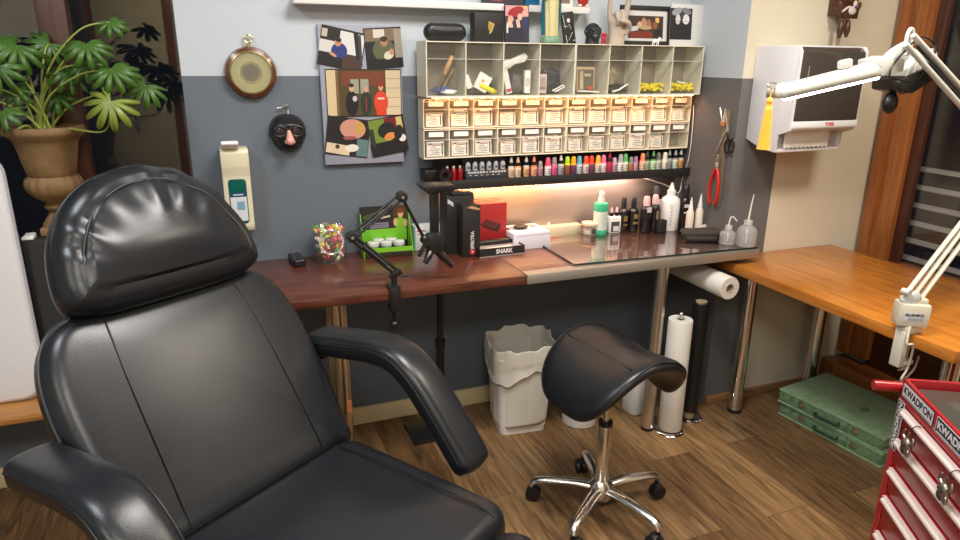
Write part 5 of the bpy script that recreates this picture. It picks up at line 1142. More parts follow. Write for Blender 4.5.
def display():
    t = thing('display_box', 'lime green counter display box with small jars beside the sweet jar', 'display box', (0.572, 2.50, ZD+0.0002), rad(-3))
    mb = MB(sc(120, 190, 40)); 
    mb.prism([(-0.095, 0.022), (0.095, 0.022), (0.095, 0.040), (-0.095, 0.040)], 0.002, Tm((0, -0.040, 0)) @ FRONT)
    for s in (-1, 1): mb.prism([(-0.042, 0.0), (0.050, 0.0), (0.050, 0.16), (0.030, 0.16), (-0.042, 0.040)], 0.002, Tm((s*0.095-0.001, 0, 0)) @ Matrix(((0, 0, 1, 0), (1, 0, 0, 0), (0, 1, 0, 0), (0, 0, 0, 1))))
    mb.use(sc(46, 34, 24)); mb.box((0, 0.004, 0.011), (0.190, 0.092, 0.022), bev=0.001)
    mb.build('tray', parent=t)
    mb = MB(sc(40, 36, 34)); mb.box((0, 0.050, 0.092), (0.190, 0.003, 0.184))
    mb.X = Matrix.Translation((0, 0.048, 0)); blobs(mb, [('r', 0.065, 0.125, 0.055, 0.115, 0, (74, 52, 28)), ('e', 0.064, 0.110, 0.020, 0.028, 0, (120, 176, 40)), ('e', 0.066, 0.150, 0.011, 0.015, 0, (210, 160, 120)), ('e', 0.066, 0.162, 0.013, 0.010, 0, (110, 60, 30)), ('e', 0.045, 0.118, 0.008, 0.016, 0, (206, 160, 124)), ('e', 0.085, 0.112, 0.008, 0.016, 0, (206, 160, 124)), ('r', -0.02, 0.108, 0.075, 0.022, 0, (130, 120, 140)), ('r', -0.02, 0.112, 0.060, 0.003, 0, (70, 60, 76)), ('r', -0.02, 0.104, 0.055, 0.003, 0, (70, 60, 76)), ('r', -0.05, 0.150, 0.07, 0.014, 18, (70, 84, 50)), ('r', -0.02, 0.160, 0.05, 0.006, 20, (150, 150, 130)), ('r', 0.005, 0.140, 0.04, 0.008, 10, (190, 180, 150)), ('r', -0.045, 0.135, 0.04, 0.005, 15, (120, 110, 90)), ('r', 0, 0.068, 0.18, 0.05, 0, (110, 180, 40))], -0.0002); mb.build('back_card', parent=t)
    for k, (x, y) in enumerate(((-0.055, -0.012), (-0.005, -0.012), (0.045, -0.012), (-0.028, 0.028), (0.022, 0.028))):
        j = thing('cream_pot', None, 'pot', (0.572, 2.50, ZD+0.0230)); j.location = Vector((0.572, 2.50, ZD+0.0226))+Matrix.Rotation(rad(-3), 3, 'Z') @ Vector((x, y, 0))
        tag(j, ['front left', 'front middle', 'front right', 'back left', 'back right'][k]+' small silver pot inside the lime green display box', 'pot', 'small pots in the display box')
        mb = MB(sc(150, 158, 150, 0.2)); mb.lathe([(0, 0), (0.021, 0), (0.022, 0.022), (0, 0.022)], n=20); mb.use(sc(50, 66, 50)); mb.lathe([(0.0219, 0.006), (0.0222, 0.006), (0.0224, 0.016), (0.0221, 0.016)], n=20); mb.build('pot_body', parent=j)
        mb = MB(sc(206, 210, 206, 0.15)); mb.lathe([(0, 0.022), (0.0225, 0.022), (0.0225, 0.034), (0.020, 0.036), (0, 0.036)], n=20); mb.build('lid', parent=j)
display()
t = thing('product_box', 'white cardboard box with teal edge and small red print behind the black phone holder', 'box', (0.774, 2.540, ZD+0.0002), rad(-1))
mb = MB(sc(206, 212, 216)); mb.box((0, 0, 0.050), (0.172, 0.05, 0.100), bev=0.001); mb.build('carton', parent=t)
mb = MB(sc(120, 170, 170)); mb.box((-0.083, -0.0253, 0.050), (0.006, 0.0006, 0.10)); mb.use(sc(206, 90, 80)); mb.box((-0.058, -0.0254, 0.080), (0.034, 0.0006, 0.006)); mb.box((-0.068, -0.0254, 0.066), (0.012, 0.0006, 0.004)); mb.use(sc(110, 116, 126)); mb.box((0.055, -0.0254, 0.060), (0.026, 0.0006, 0.018)); mb.use(sc(40, 110, 150)); mb.box((-0.028, -0.0254, 0.038), (0.008, 0.0006, 0.03)); mb.use(sc(150, 156, 160)); mb.box((0.0, -0.0254, 0.078), (0.17, 0.0006, 0.002)); mb.build('print', parent=t)
t = thing('tall_carton', 'tall black carton with open flap standing left of the red box', 'box', (0.850, 2.468, ZD+0.0002), rad(2))
mb = MB(M['blackmatte']); mb.box((0, 0, 0.115), (0.112, 0.085, 0.230), bev=0.001); mb.box((0.01, -0.01, 0.236), (0.09, 0.06, 0.012), rot=(0, rad(4), 0), bev=0.001); mb.build('carton', parent=t)
mb = MB(sc(190, 190, 190)); mb.poly([(-0.054, -0.0432, 0.205), (-0.030, -0.0432, 0.190), (-0.030, -0.0432, 0.206), (-0.054, -0.0432, 0.222)]); mb.build('white_sticker', parent=t)
t = thing('black_carton', 'black carton with white vertical lettering and red mark in front of the tall carton', 'box', (0.873, 2.392, ZD+0.0002), rad(1))
mb = MB(M['blackmatte']); mb.box((0, 0, 0.102), (0.072, 0.066, 0.204), bev=0.001); mb.build('carton', parent=t)
mb = MB(sc(206, 204, 204)); text_mesh('SPEKTRA', 0.019, Tm((0.004, -0.0332, 0.066), (rad(90), rad(-90), 0)), mb, sx=0.95, bold=0.0006)
mb.build('lettering', parent=t)
mb = MB(sc(176, 40, 36)); mb.prism([(0.012*math.cos(2*PI*k/24), 0.012*math.sin(2*PI*k/24)) for k in range(24)], 0.0006, Tm((0.004, -0.0330, 0.020)) @ FRONT); mb.use(sc(206, 204, 204)); mb.prism([(0.006*math.cos(2*PI*k/3+0.5), 0.006*math.sin(2*PI*k/3+0.5)) for k in range(3)], 0.0004, Tm((0.004, -0.0336, 0.020)) @ FRONT); mb.build('round_emblem', parent=t)
mb = MB(sc(190, 150, 110)); mb.poly([(-0.02, -0.0331, 0.196), (0.03, -0.0331, 0.184), (0.034, -0.0331, 0.190), (0.0, -0.0331, 0.203)]); mb.build('torn_edge', parent=t)
t = thing('red_carton', 'bright red box with picture of a dark device standing under the ink shelf', 'box', (0.992, 2.505, ZD+0.0002), rad(1))
mb = MB(M['redbox']); mb.box((0, 0, 0.0925), (0.140, 0.095, 0.185), bev=0.0012); mb.build('carton', parent=t)
mb = MB(sc(62, 28, 28)); mb.prism([(-0.045, 0.098), (-0.020, 0.118), (0.046, 0.092), (0.030, 0.066), (-0.020, 0.082)], 0.0005, Tm((0, -0.0476, 0)) @ FRONT); mb.use(sc(90, 40, 38)); mb.prism([(-0.045, 0.098), (-0.020, 0.118), (0.046, 0.092), (0.024, 0.074)], 0.0005, Tm((0, -0.0479, 0.004)) @ FRONT); mb.build('device_picture', parent=t)
t = thing('flat_box', 'flat open black and white box with pen in front of the red box', 'box', (0.993, 2.385, ZD+0.0002), rad(2))
mb = MB(M['blackmatte']); 
mb.box((0, -0.0475, 0.017), (0.195, 0.003, 0.034)); mb.box((0, 0.0475, 0.017), (0.195, 0.003, 0.034)); mb.box((-0.096, 0, 0.017), (0.003, 0.098, 0.034)); mb.box((0.096, 0, 0.017), (0.003, 0.098, 0.034)); mb.box((0, 0, 0.002), (0.195, 0.098, 0.004)); mb.use(sc(170, 160, 156)); mb.box((0, 0, 0.024), (0.188, 0.090, 0.008)); mb.box((0, -0.0492, 0.0015), (0.195, 0.0006, 0.003)); mb.build('tray', parent=t)
mb = MB(sc(226, 222, 226)); text_mesh('SHARK', 0.024, Tm((0.008, -0.0493, 0.018), (rad(90), 0, 0)), mb, sx=0.95, bold=0.0008); mb.build('lettering', parent=t)
mb = MB(M['paper']); mb.box((-0.005, -0.030, 0.0290), (0.11, 0.022, 0.0015), rot=(0, 0, rad(4))); mb.build('leaflet', parent=t)
mb = MB(M['blackplastic']); mb.tube([(-0.075, 0.018, 0.038), (-0.05, 0.020, 0.040), (0.05, 0.024, 0.040), (0.08, 0.026, 0.037)], [0.006, 0.011, 0.011, 0.005], 14); solo(mb, 'tattoo_pen', 'black pen-shaped tattoo machine lying in the flat open box', 'tattoo machine', (0.993, 2.385, ZD-0.0007))
t = thing('white_box', 'white carton with plain front beside the flat box on the desk', 'box', (1.146, 2.462, ZD+0.0002), rad(1))
mb = MB(sc(216, 212, 224)); mb.box((0, 0, 0.034), (0.166, 0.148, 0.068), bev=0.001); mb.build('carton', parent=t)
mb = MB(sc(150, 146, 160))
r = random.Random(3); x = -0.07
while x < 0.07:
    wd = r.uniform(0.006, 0.016); mb.box((x+wd/2, -0.0742, 0.057), (wd, 0.0005, 0.003)); x += wd+0.004
mb.use(sc(120, 116, 126)); mb.box((0.05, 0.03, 0.0682), (0.022, 0.06, 0.0005)); mb.use(sc(70, 66, 90)); mb.box((-0.0832, -0.02, 0.035), (0.0005, 0.09, 0.02)); mb.build('print', parent=t)
t = thing('cable_foot_switch', 'small black oval device with short cable lying on the white box', 'device', (1.128, 2.462, ZD+0.0686))
mb = MB(M['blackplastic']); mb.ball((0, 0, 0.009), (0.034, 0.022, 0.0095), n=24); mb.build('body', parent=t)
mb = MB(M['blackplastic']); mb.tube(smoothpts([(-0.03, 0.0, 0.006), (-0.05, 0.018, 0.003), (-0.06, 0.01, 0.003), (-0.055, -0.012, 0.003)], 6), 0.0022, 8); mb.build('cable', parent=t)
# low pale metal box at the wall
t = thing('pale_box', 'long low cream metal box with a small knob against the wall', 'box', (1.345, 2.547, ZD+0.0002))
mb = MB(mat('pale_metal', (0.62, 0.58, 0.42), 0.3, metal=0.25)); mb.box((0, 0, 0.024), (0.215, 0.048, 0.048), bev=0.002); mb.build('body', parent=t)
mb = MB(M['white']); mb.cyl((-0.045, 0.0, 0.048), (-0.045, 0, 0.062), 0.005, n=12, bev=0.001); mb.build('knob', parent=t)
ZG = ZD+0.0107
t = thing('glass_jar', 'small clear glass jar with wide pale lid on the glass plate', 'jar', (1.474, 2.492, ZG))
mb = MB(M['clearbottle']); mb.lathe([(0, 0.0005), (0.030, 0.0005), (0.032, 0.004), (0.032, 0.036), (0.030, 0.040)], n=28); mb.build('jar_body', parent=t)
mb = MB(sc(70, 58, 52)); mb.prism([(-0.010, 0.008), (0.012, 0.008), (0.012, 0.030), (-0.010, 0.030)], 0.0006, Tm((0, -0.0323, 0)) @ FRONT); mb.use(sc(200, 190, 180)); mb.cyl((0, 0, 0.002), (0, 0, 0.022), 0.027, n=20); mb.build('contents_and_label', parent=t)
mb = MB(sc(220, 196, 170, 0.3)); mb.lathe([(0, 0.040), (0.036, 0.040), (0.038, 0.044), (0.037, 0.052), (0.030, 0.054), (0, 0.054)], n=28); mb.build('lid', parent=t)
t = thing('spray_bottle', 'pale spray bottle with mint green shoulder and base on the glass plate', 'bottle', (1.515, 2.478, ZG))
mb = MB(sc(200, 214, 204, 0.25)); mb.lathe([(0, 0.014), (0.0305, 0.014), (0.0305, 0.118), (0, 0.118)], n=28); mb.use(sc(60, 170, 130, 0.25)); mb.lathe([(0, 0), (0.030, 0), (0.0315, 0.003), (0.0315, 0.022), (0.0303, 0.024), (0, 0.024)], n=28); mb.lathe([(0, 0.105), (0.0315, 0.105), (0.0315, 0.130), (0.029, 0.138), (0.016, 0.142), (0, 0.142)], n=28); mb.build('bottle_body', parent=t)
mb = MB(sc(226, 206, 200, 0.3)); mb.lathe([(0, 0.142), (0.014, 0.142), (0.014, 0.158), (0.011, 0.164), (0.010, 0.190), (0, 0.192)], n=20); mb.box((0, -0.012, 0.180), (0.010, 0.018, 0.012), bev=0.002); mb.build('spray_head', parent=t)
mb = MB(sc(170, 196, 186)); 
for k in range(5): mb.box((0.002, -0.0306, 0.045+0.011*k), (0.026 if k % 2 else 0.018, 0.0012, 0.003))
mb.build('label', parent=t)
t = thing('square_bottle', 'small square white bottle with black label right of the spray bottle', 'bottle', (1.585, 2.480, ZG), rad(-4))
mb = MB(M['white']); mb.box((0, 0, 0.038), (0.058, 0.034, 0.076), bev=0.006); mb.build('bottle_body', parent=t)
mb = MB(sc(70, 66, 70)); mb.box((0, -0.0173, 0.030), (0.040, 0.0008, 0.046)); mb.use(sc(214, 210, 212)); mb.box((0.004, -0.0178, 0.022), (0.026, 0.0006, 0.022)); mb.build('label', parent=t)
for x in (-0.013, 0.013):
    mb = MB(M['blackplastic']); mb.cyl((x, 0, 0.076), (x, 0, 0.092), 0.009, n=16); mb.use(sc(214, 176, 176)); mb.lathe([(0, 0.092), (0.007, 0.092), (0.006, 0.104), (0.002, 0.114), (0, 0.115)], (x, 0, 0), 14); mb.build('cap', parent=t)
def dark_bottle(name, x, y, r, hb, ht, cap, lab, label, capr=0.6, z=None):
    t = thing(name, label, 'bottle', (x, y, ZG if z is None else z), 0, 'dark bottles under the ink shelf' if z is None else None)
    mb = MB(sc(26, 22, 22, 0.2)); mb.lathe([(0, 0), (r*0.95, 0), (r, 0.003), (r, hb*0.84), (r*0.85, hb*0.94), (r*0.5, hb), (0, hb)], n=24); mb.build('bottle_body', parent=t)
    mb = MB(cap); mb.lathe([(0, hb), (r*capr, hb), (r*capr, hb+(ht-hb)*0.55), (r*capr*0.8, ht-0.002), (r*capr*0.7, ht), (0, ht)], n=18); mb.build('cap', parent=t)
    if lab:
        mb = MB(sc(*lab[0])); 
        for (z0, z1, wd) in lab[1]: mb.lathe([(r*1.002, z0), (r*1.015, z0), (r*1.015, z1), (r*1.002, z1)], n=24) if wd == 0 else mb.box((0, -r*0.99, (z0+z1)/2), (wd, 0.002, z1-z0))
        mb.build('label', parent=t)
    return t
P2 = (214, 176, 176)
dark_bottle('ink_flask', 1.648, 2.505, 0.0235, 0.100, 0.150, M['blackplastic'], ((120, 104, 60), [(0.025, 0.032, 0.02), (0.045, 0.07, 0.018)]), 'short dark bottle with olive print and black cap, first behind the square white bottle', 0.5)
dark_bottle('ink_flask', 1.697, 2.500, 0.0235, 0.100, 0.148, M['blackplastic'], ((130, 112, 66), [(0.03, 0.04, 0.024), (0.055, 0.075, 0.02)]), 'short dark bottle with pale print and black cap, second in the dark row', 0.5)
dark_bottle('ink_flask', 1.738, 2.462, 0.0245, 0.115, 0.156, sc(*P2), ((196, 190, 190), [(0.088, 0.112, 0.022)]), 'black bottle with pink cap and small white label left of centre in the dark row', 0.62)
dark_bottle('ink_flask', 1.787, 2.468, 0.0225, 0.118, 0.160, sc(*P2), ((140, 124, 84), [(0.02, 0.09, 0.009)]), 'black bottle with pink cap and vertical gold print in the dark row', 0.62)
dark_bottle('ink_flask', 1.836, 2.532, 0.030, 0.150, 0.190, M['darkgrey'], ((206, 206, 210), [(0.085, 0.13, 0.040)]), 'taller black bottle with white label behind the big white bottle', 0.62)
mb = MB(M['blackmatte']); mb.box((0, 0, 0.027), (0.042, 0.03, 0.054), bev=0.002); solo(mb, 'black_box', 'small plain black box in front of the tall black bottle on the glass', 'box', (1.797, 2.428, ZG))
t = thing('pump_bottle', 'large white bottle with nozzle and blue script standing on the glass plate', 'bottle', (1.856, 2.452, ZG))
mb = MB(M['white']); mb.lathe([(0, 0), (0.040, 0), (0.0425, 0.004), (0.0425, 0.125), (0.038, 0.142), (0.022, 0.154), (0.018, 0.156), (0, 0.156)], n=32); mb.build('bottle_body', parent=t)
mb = MB(M['white']); mb.lathe([(0, 0.156), (0.019, 0.156), (0.019, 0.178), (0.012, 0.184), (0.009, 0.200), (0.006, 0.204), (0.006, 0.212), (0, 0.213)], n=20); mb.build('nozzle', parent=t)
mb = MB(sc(90, 110, 170)); 
for k in range(7):
    z = 0.03+0.014*k; a = rad(-118+3*(k % 2)); mb.tube([(0.0427*math.cos(a+d), 0.0427*math.sin(a+d), z+e) for d, e in ((-0.12, 0), (-0.04, 0.006), (0.05, -0.003), (0.14, 0.004))], 0.0012, 6)
mb.build('blue_script', parent=t)
t = thing('blue_bottle', 'small bottle with bright blue liquid right of the big white bottle', 'bottle', (1.918, 2.485, ZG))
mb = MB(sc(30, 110, 160, 0.15)); mb.lathe([(0, 0), (0.024, 0), (0.025, 0.05), (0.018, 0.064), (0, 0.066)], n=22); mb.build('bottle_body', parent=t)
mb = MB(sc(40, 46, 56)); mb.lathe([(0, 0.065), (0.014, 0.065), (0.014, 0.09), (0.008, 0.10), (0.006, 0.13), (0, 0.132)], n=18); mb.build('cap', parent=t)
dark_bottle('ink_flask', 1.912, 2.425, 0.021, 0.150, 0.205, M['blackplastic'], ((210, 206, 206), [(0.105, 0.120, 0.03), (0.08, 0.086, 0.03)]), 'tall black bottle with white label next to the grey pier', 0.8)
for k, (x, y, h_) in enumerate(((1.884, 2.345, 0.165), (1.925, 2.335, 0.180))):
    t = thing('dropper_bottle', ['shorter white dropper bottle standing left behind the dark pouch', 'taller white pointed dropper bottle standing right behind the dark pouch'][k], 'bottle', (x, y, ZG), 0, 'white dropper bottles')
    mb = MB(sc(226, 214, 200, 0.3)); mb.lathe([(0, 0), (0.0155, 0), (0.0165, 0.003), (0.0165, h_*0.58), (0.013, h_*0.64), (0, h_*0.65)], n=20); mb.build('bottle_body', parent=t)
    mb = MB(M['white']); mb.lathe([(0, h_*0.64), (0.010, h_*0.64), (0.010, h_*0.72), (0.008, h_*0.76), (0.004, h_*0.92), (0.002, h_), (0, h_)], n=16); mb.build('nozzle', parent=t)
t = thing('cloth_pouch', 'rolled dark cloth pouch lying on the glass plate by the dropper bottles', 'pouch', (1.905, 2.268, ZG), rad(-16))
mb = MB(M['cloth'])
def pf(i, j):
    x = -0.105+0.21*i; a = 2*PI*j; en = math.sqrt(max(0, 1-(2*i-1)**8)); w = 0.034*(0.25+0.75*en)*(1+0.08*math.sin(7*i+2*math.sin(a))); h_ = 0.022*(0.3+0.7*en)*(1+0.10*math.sin(9*i+a*2))
    return Vector((x, w*math.cos(a), 0.0235+h_*math.sin(a)))
mb.surf(pf, 30, 20, cv=True); mb.build('roll', parent=t, smooth=80)
mb = MB(M['blackmatte']); mb.pad(rrect(0.14, 0.05, 0.015, 4), 0.022, 0.008, puff=0.004, mtx=Tm((-0.03, -0.042, 0.0005), (0, 0, rad(-4)))); mb.build('flap', parent=t)
mb = MB(M['cloth']); mb.tube(smoothpts([(0.095, 0.0, 0.03), (0.118, -0.004, 0.034), (0.128, -0.008, 0.016), (0.120, -0.012, 0.003)], 5), 0.004, 8); mb.build('tie_band', parent=t)
mb = MB(sc(216, 190, 186)); mb.surf(crumple(0, 0, 0.05, 0.045, 0.03, 31), 16, 24, cv=True); solo(mb, 'crumpled_cloth', 'crumpled pale cloth behind the right end of the dark pouch', 'cloth', (1.985, 2.292, ZG), smooth=80)
for o in [bpy.data.objects['crumpled_cloth']]: o.location = (1.965, 2.325, ZG); o.scale = (0.85, 0.9, 1)
for (nm, x, y, r, hb, lab, tall) in (('wash_bottle', 1.938, 2.160, 0.033, 0.060, 'small clear wash bottle with bent spout at the right end of the glass plate', False), ('wash_bottle', 1.992, 2.112, 0.040, 0.088, 'larger clear wash bottle with long upright tube at the right end of the glass', True)):
    t = thing(nm, lab, 'bottle', (x, y, ZG), 0, 'clear wash bottles')
    mb = MB(M['clearbottle']); mb.lathe([(0, 0.0005), (r*0.95, 0.0005), (r, 0.004), (r, hb*0.70), (r*0.90, hb*0.84), (r*0.42, hb), (r*0.40, hb+0.004)], n=28); mb.build('bottle_body', parent=t)
    mb = MB(M['clearbottle']); mb.lathe([(0, hb+0.020), (r*0.46, hb+0.020), (r*0.46, hb+0.002), (r*0.5, hb+0.001)], n=20); mb.use(sc(214, 214, 210, 0.4)); mb.cyl((0, 0, hb+0.003), (0, 0, hb+0.018), r*0.40, n=20); mb.build('cap', parent=t)
    mb = MB(sc(222, 220, 214, 0.35))
    if tall: mb.tube([(0, 0, 0.01), (0, 0, hb+0.03), (0.004, -0.002, hb+0.09), (0.007, -0.004, hb+0.125)], [0.003, 0.0038, 0.003, 0.002], 8)
    else: mb.tube(smoothpts([(0, 0, 0.01), (0, 0, hb+0.035), (0.010, -0.004, hb+0.055), (0.030, -0.010, hb+0.036)], 5), 0.0028, 8)
    mb.build('spout', parent=t)

# ------------------------------------------------------------------ black boom arm clamped to the desk edge
def boom():
    t = thing('boom_arm', 'black folding boom arm with phone holder clamped to the front edge of the desk', 'arm', (0.494, 2.07, ZD+0.0005))
    K = M['blackmetal']
    mb = MB(K); mb.box((0.0, 0.018, 0.008), (0.036, 0.062, 0.014), bev=0.002); mb.box((0, -0.010, -0.028), (0.036, 0.010, 0.086), bev=0.002); mb.box((0, 0.012, -0.067), (0.036, 0.050, 0.010), bev=0.002); mb.build('clamp', parent=t)
    mb = MB(M['blackplastic']); mb.cyl((0, 0.018, -0.120), (0, 0.018, -0.0345), 0.006, n=12); mb.lathe([(0, -0.145), (0.014, -0.143), (0.015, -0.122), (0.010, -0.116), (0, -0.116)], (0, 0.018, 0), 14); mb.cyl((0, 0.018, -0.0375), (0, 0.018, -0.0340), 0.012, n=16); mb.build('clamp_screw', parent=t)
    mb = MB(K); mb.cyl((0.004, 0.02, 0.014), (0.006, 0.02, 0.055), 0.010, n=16); mb.box((0.010, 0.02, 0.050), (0.045, 0.018, 0.022), rot=(0, rad(-30), 0), bev=0.004); mb.cyl((0.03, 0.012, 0.045), (0.05, 0.012, 0.043), 0.005, n=10); mb.build('swivel_post', parent=t)
    y = 0.02
    A, B, C_, D = Vector((0.010, y, 0.058)), Vector((-0.130, y, 0.190)), Vector((0.040, y+0.01, 0.308)), Vector((0.120, y+0.03, 0.155))
    def seg(p, q, name, gap, thick):
        mb = MB(K); d = (q-p).normalized(); nn = Vector((-d.z, 0, d.x))
        for s in (-1, 1): mb.tube([p+nn*gap*s, q+nn*gap*s], thick, 10)
        o = mb.build(name, parent=t)
        return o
    o = seg(A, B, 'lower_arm', 0.0075, 0.0058)
    mb = MB(M['darkgrey']); d = (A-B).normalized(); mb.tube([A.lerp(B, 0.2)+Vector((0, -0.006, 0)), A.lerp(B, 0.75)+Vector((0, -0.006, 0))], 0.004, 10); mb.build('spring', parent=o)
    o = seg(B, C_, 'upper_arm', 0.0095, 0.0042)
    mb = MB(M['darkgrey']); mb.tube([B.lerp(C_, 0.2), B.lerp(C_, 0.8)], 0.0032, 8); mb.build('spring', parent=o)
    mb = MB(K); mb.tube([C_, D], 0.0055, 10); mb.build('end_rod', parent=t)
    for nm, p in (('elbow_joint', B), ('top_joint', C_)):
        mb = MB(K); mb.cyl(p+Vector((0, -0.018, 0)), p+Vector((0, 0.018, 0)), 0.017, n=18, bev=0.002); mb.box(p, (0.034, 0.022, 0.026), rot=(0, rad(-35), 0), bev=0.004); mb.use(M['steel']); mb.cyl(p+Vector((0, -0.020, 0)), p+Vector((0, -0.0175, 0)), 0.005, n=12); mb.build(nm, parent=t)
    # phone holder: ball joint, upright post with flat jaws and splayed grips
    mb = MB(K); c = Vector((0.155, 0.055, 0.135))
    mb.ball(D, 0.014); mb.box(c, (0.055, 0.036, 0.075), bev=0.010); mb.cyl(c+Vector((-0.03, -0.02, 0.01)), c+Vector((-0.03, 0.02, 0.01)), 0.014, n=16); mb.box(c+Vector((-0.045, -0.01, -0.018)), (0.012, 0.016, 0.05), rot=(0, rad(30), 0), bev=0.004)
    mb.build('holder_joint', parent=t)
    mb = MB(K); mb.box(c+Vector((0.006, 0.012, 0.105)), (0.030, 0.020, 0.17), bev=0.004); mb.build('holder_post', parent=t)
    mb = MB(K); mb.prism([(-0.052, 0.012), (-0.03, -0.006), (0.045, -0.004), (0.060, 0.010), (0.06, 0.020), (-0.052, 0.022)], 0.075, Tm(c+Vector((0.006, 0.045, 0.182))) @ FRONT, bev=0.004); mb.build('top_jaw', parent=t)
    mb = MB(K); mb.tube(smoothpts([c+Vector((0.005, 0, -0.02)), c+Vector((0.035, -0.004, -0.055)), c+Vector((0.065, -0.008, -0.085))], 5), [0.014]*6+[0.011]*5, 12); mb.tube(smoothpts([c+Vector((-0.01, 0, -0.02)), c+Vector((-0.028, -0.02, -0.045)), c+Vector((-0.038, -0.022, -0.062))], 5), [0.013]*6+[0.010]*5, 12); mb.build('lower_grip', parent=t)
boom()
# ------------------------------------------------------------------ paper towel dispenser on the cream pier
t = thing('towel_dispenser', 'white and dark grey paper towel dispenser on the cream wall right of the grey pier', 'towel dispenser', (2.1775, YP-0.0005, 1.165))
YZX = Matrix(((0, 0, 1, 0), (1, 0, 0, 0), (0, 1, 0, 0), (0, 0, 0, 1)))   # profile (y,z) swept along x
mb = MB(mat('dispenser_white', (0.74, 0.74, 0.78), 0.28))
for s in (-1, 1):
    mb.prism([(0, 0.037), (-0.05, 0.020), (-0.12, 0.004), (-0.165, 0.0), (-0.167, 0.068), (-0.225, 0.088), (-0.227, 0.375), (-0.215, 0.395), (0, 0.397)], 0.012, Tm((s*0.1615-0.006, 0, 0)) @ YZX, bev=0.003)
mb.box((0, -0.10, 0.391), (0.32, 0.20, 0.012), bev=0.003); mb.box((0, -0.004, 0.22), (0.32, 0.008, 0.34))
mb.prism([(-0.10, 0.004), (-0.165, 0.0), (-0.167, 0.012), (-0.10, 0.016)], 0.313, Tm((-0.1565, 0, 0)) @ YZX, bev=0.002)
mb.prism([(-0.170, 0.078), (-0.223, 0.090), (-0.231, 0.100), (-0.231, 0.124), (-0.16, 0.124)], 0.330, Tm((-0.165, 0, 0)) @ YZX, bev=0.004)
mb.build('housing', parent=t)
mb = MB(mat('dispenser_cover', (0.060, 0.050, 0.042), 0.22)); mb.prism([(-0.05, 0.124), (-0.231, 0.124), (-0.232, 0.30), (-0.224, 0.375), (-0.205, 0.392), (-0.05, 0.392)], 0.313, Tm((-0.1565, 0, 0)) @ YZX, bev=0.004); cov = mb.build('dark_cover', parent=t)
mb = MB(sc(150, 150, 150)); mb.box((-0.125, -0.2325, 0.30), (0.004, 0.001, 0.05)); mb.build('sight_line', parent=cov)
mb = MB(sc(190, 186, 184)); mb.box((0, -0.10, 0.046), (0.31, 0.10, 0.068)); mb.use(M['blackmatte']); mb.box((0, -0.12, 0.083), (0.30, 0.08, 0.010)); mb.build('slot_recess', parent=t)  # black strip paints the shadow at the top of the slot
mb = MB(M['paper']); pts = [(-0.135, 0.078), (-0.135, 0.022)]+[(-0.135+0.0108*(k+0.5), 0.022-(0.008 if k % 2 == 0 else 0)) for k in range(21)]+[(0.092, 0.022), (0.092, 0.078)]
mb.prism(list(reversed(pts)), 0.002, Tm((0, -0.1705, 0)) @ FRONT); mb.build('paper_towel', parent=t)
mb = MB(sc(196, 50, 46)); text_mesh('TORK', 0.017, Tm((0.020, -0.2315, 0.111), (rad(90), 0, 0)), mb, bold=0.0006); mb.build('red_logo', parent=t)

# cuckoo clock
def clock():
    t = thing('cuckoo_clock', 'dark carved cuckoo clock with two pine-cone weights high on the cream wall', 'clock', (2.392, YP-0.0005, 1.678))
    mb = MB(M['clockwood']); mb.box((0, -0.030, 0.105), (0.092, 0.06, 0.20), bev=0.003); b = mb.build('case', parent=t)
    mb = MB(M['clockwood'])
    for s in (-1, 1): mb.box((s*0.038, -0.036, 0.226), (0.100, 0.085, 0.012), rot=(0, rad(38*s), 0), bev=0.002)
    mb.build('roof', parent=t)
    mb = MB(M['clockwood'])
    for s in (-1, 1):
        for k in range(4): mb.ball((s*(0.044+0.004*(k % 2)), -0.062, 0.035+0.05*k), (0.012, 0.008, 0.024), rot=(0, s*0.5, 0))
    mb.prism([(-0.046, -0.008), (0.046, -0.008), (0.048, 0.03), (0.03, 0.02), (0, 0.035), (-0.03, 0.02), (-0.048, 0.03)], 0.008, Tm((0, -0.060, 0)) @ FRONT, bev=0.002); mb.build('carved_leaves', parent=t)
    mb = MB(sc(206, 200, 190)); mb.lathe([(0.025, 0), (0.034, 0), (0.034, 0.004), (0.025, 0.004), (0.025, 0)], (0, -0.0605, 0.095), 28, rot=(rad(90), 0, 0)); mb.build('dial_ring', parent=t)
    mb = MB(sc(206, 198, 188)); mb.ball((0.008, -0.070, 0.022), (0.020, 0.005, 0.016)); mb.tube([(-0.044, -0.070, 0.016), (-0.025, -0.071, 0.030), (-0.008, -0.071, 0.036)], [0.004, 0.005, 0.004], 8); mb.ball((0.018, -0.071, 0.046), (0.010, 0.005, 0.014)); mb.use(sc(110, 70, 110)); mb.ball((0.020, -0.074, 0.036), (0.008, 0.004, 0.007)); mb.build('white_ornament', parent=t)
    for x, z, h_ in ((-0.018, -0.084, 0.070), (0.018, -0.080, 0.068)):
        mb = MB(M['clockwood']); mb.lathe([(0, 0), (0.006, 0.004), (0.011, h_*0.35), (0.012, h_*0.55), (0.008, h_*0.9), (0.003, h_), (0, h_)], (x, -0.05, z), 18, flute=lambda zz, a: 0.08*math.sin(a*8+zz*260)); mb.use(M['brass']); mb.cyl((x, -0.05, z+h_-0.001), (x, -0.05, 0.008), 0.0012, n=6); mb.build('pine_cone_weight', parent=t)
clock()

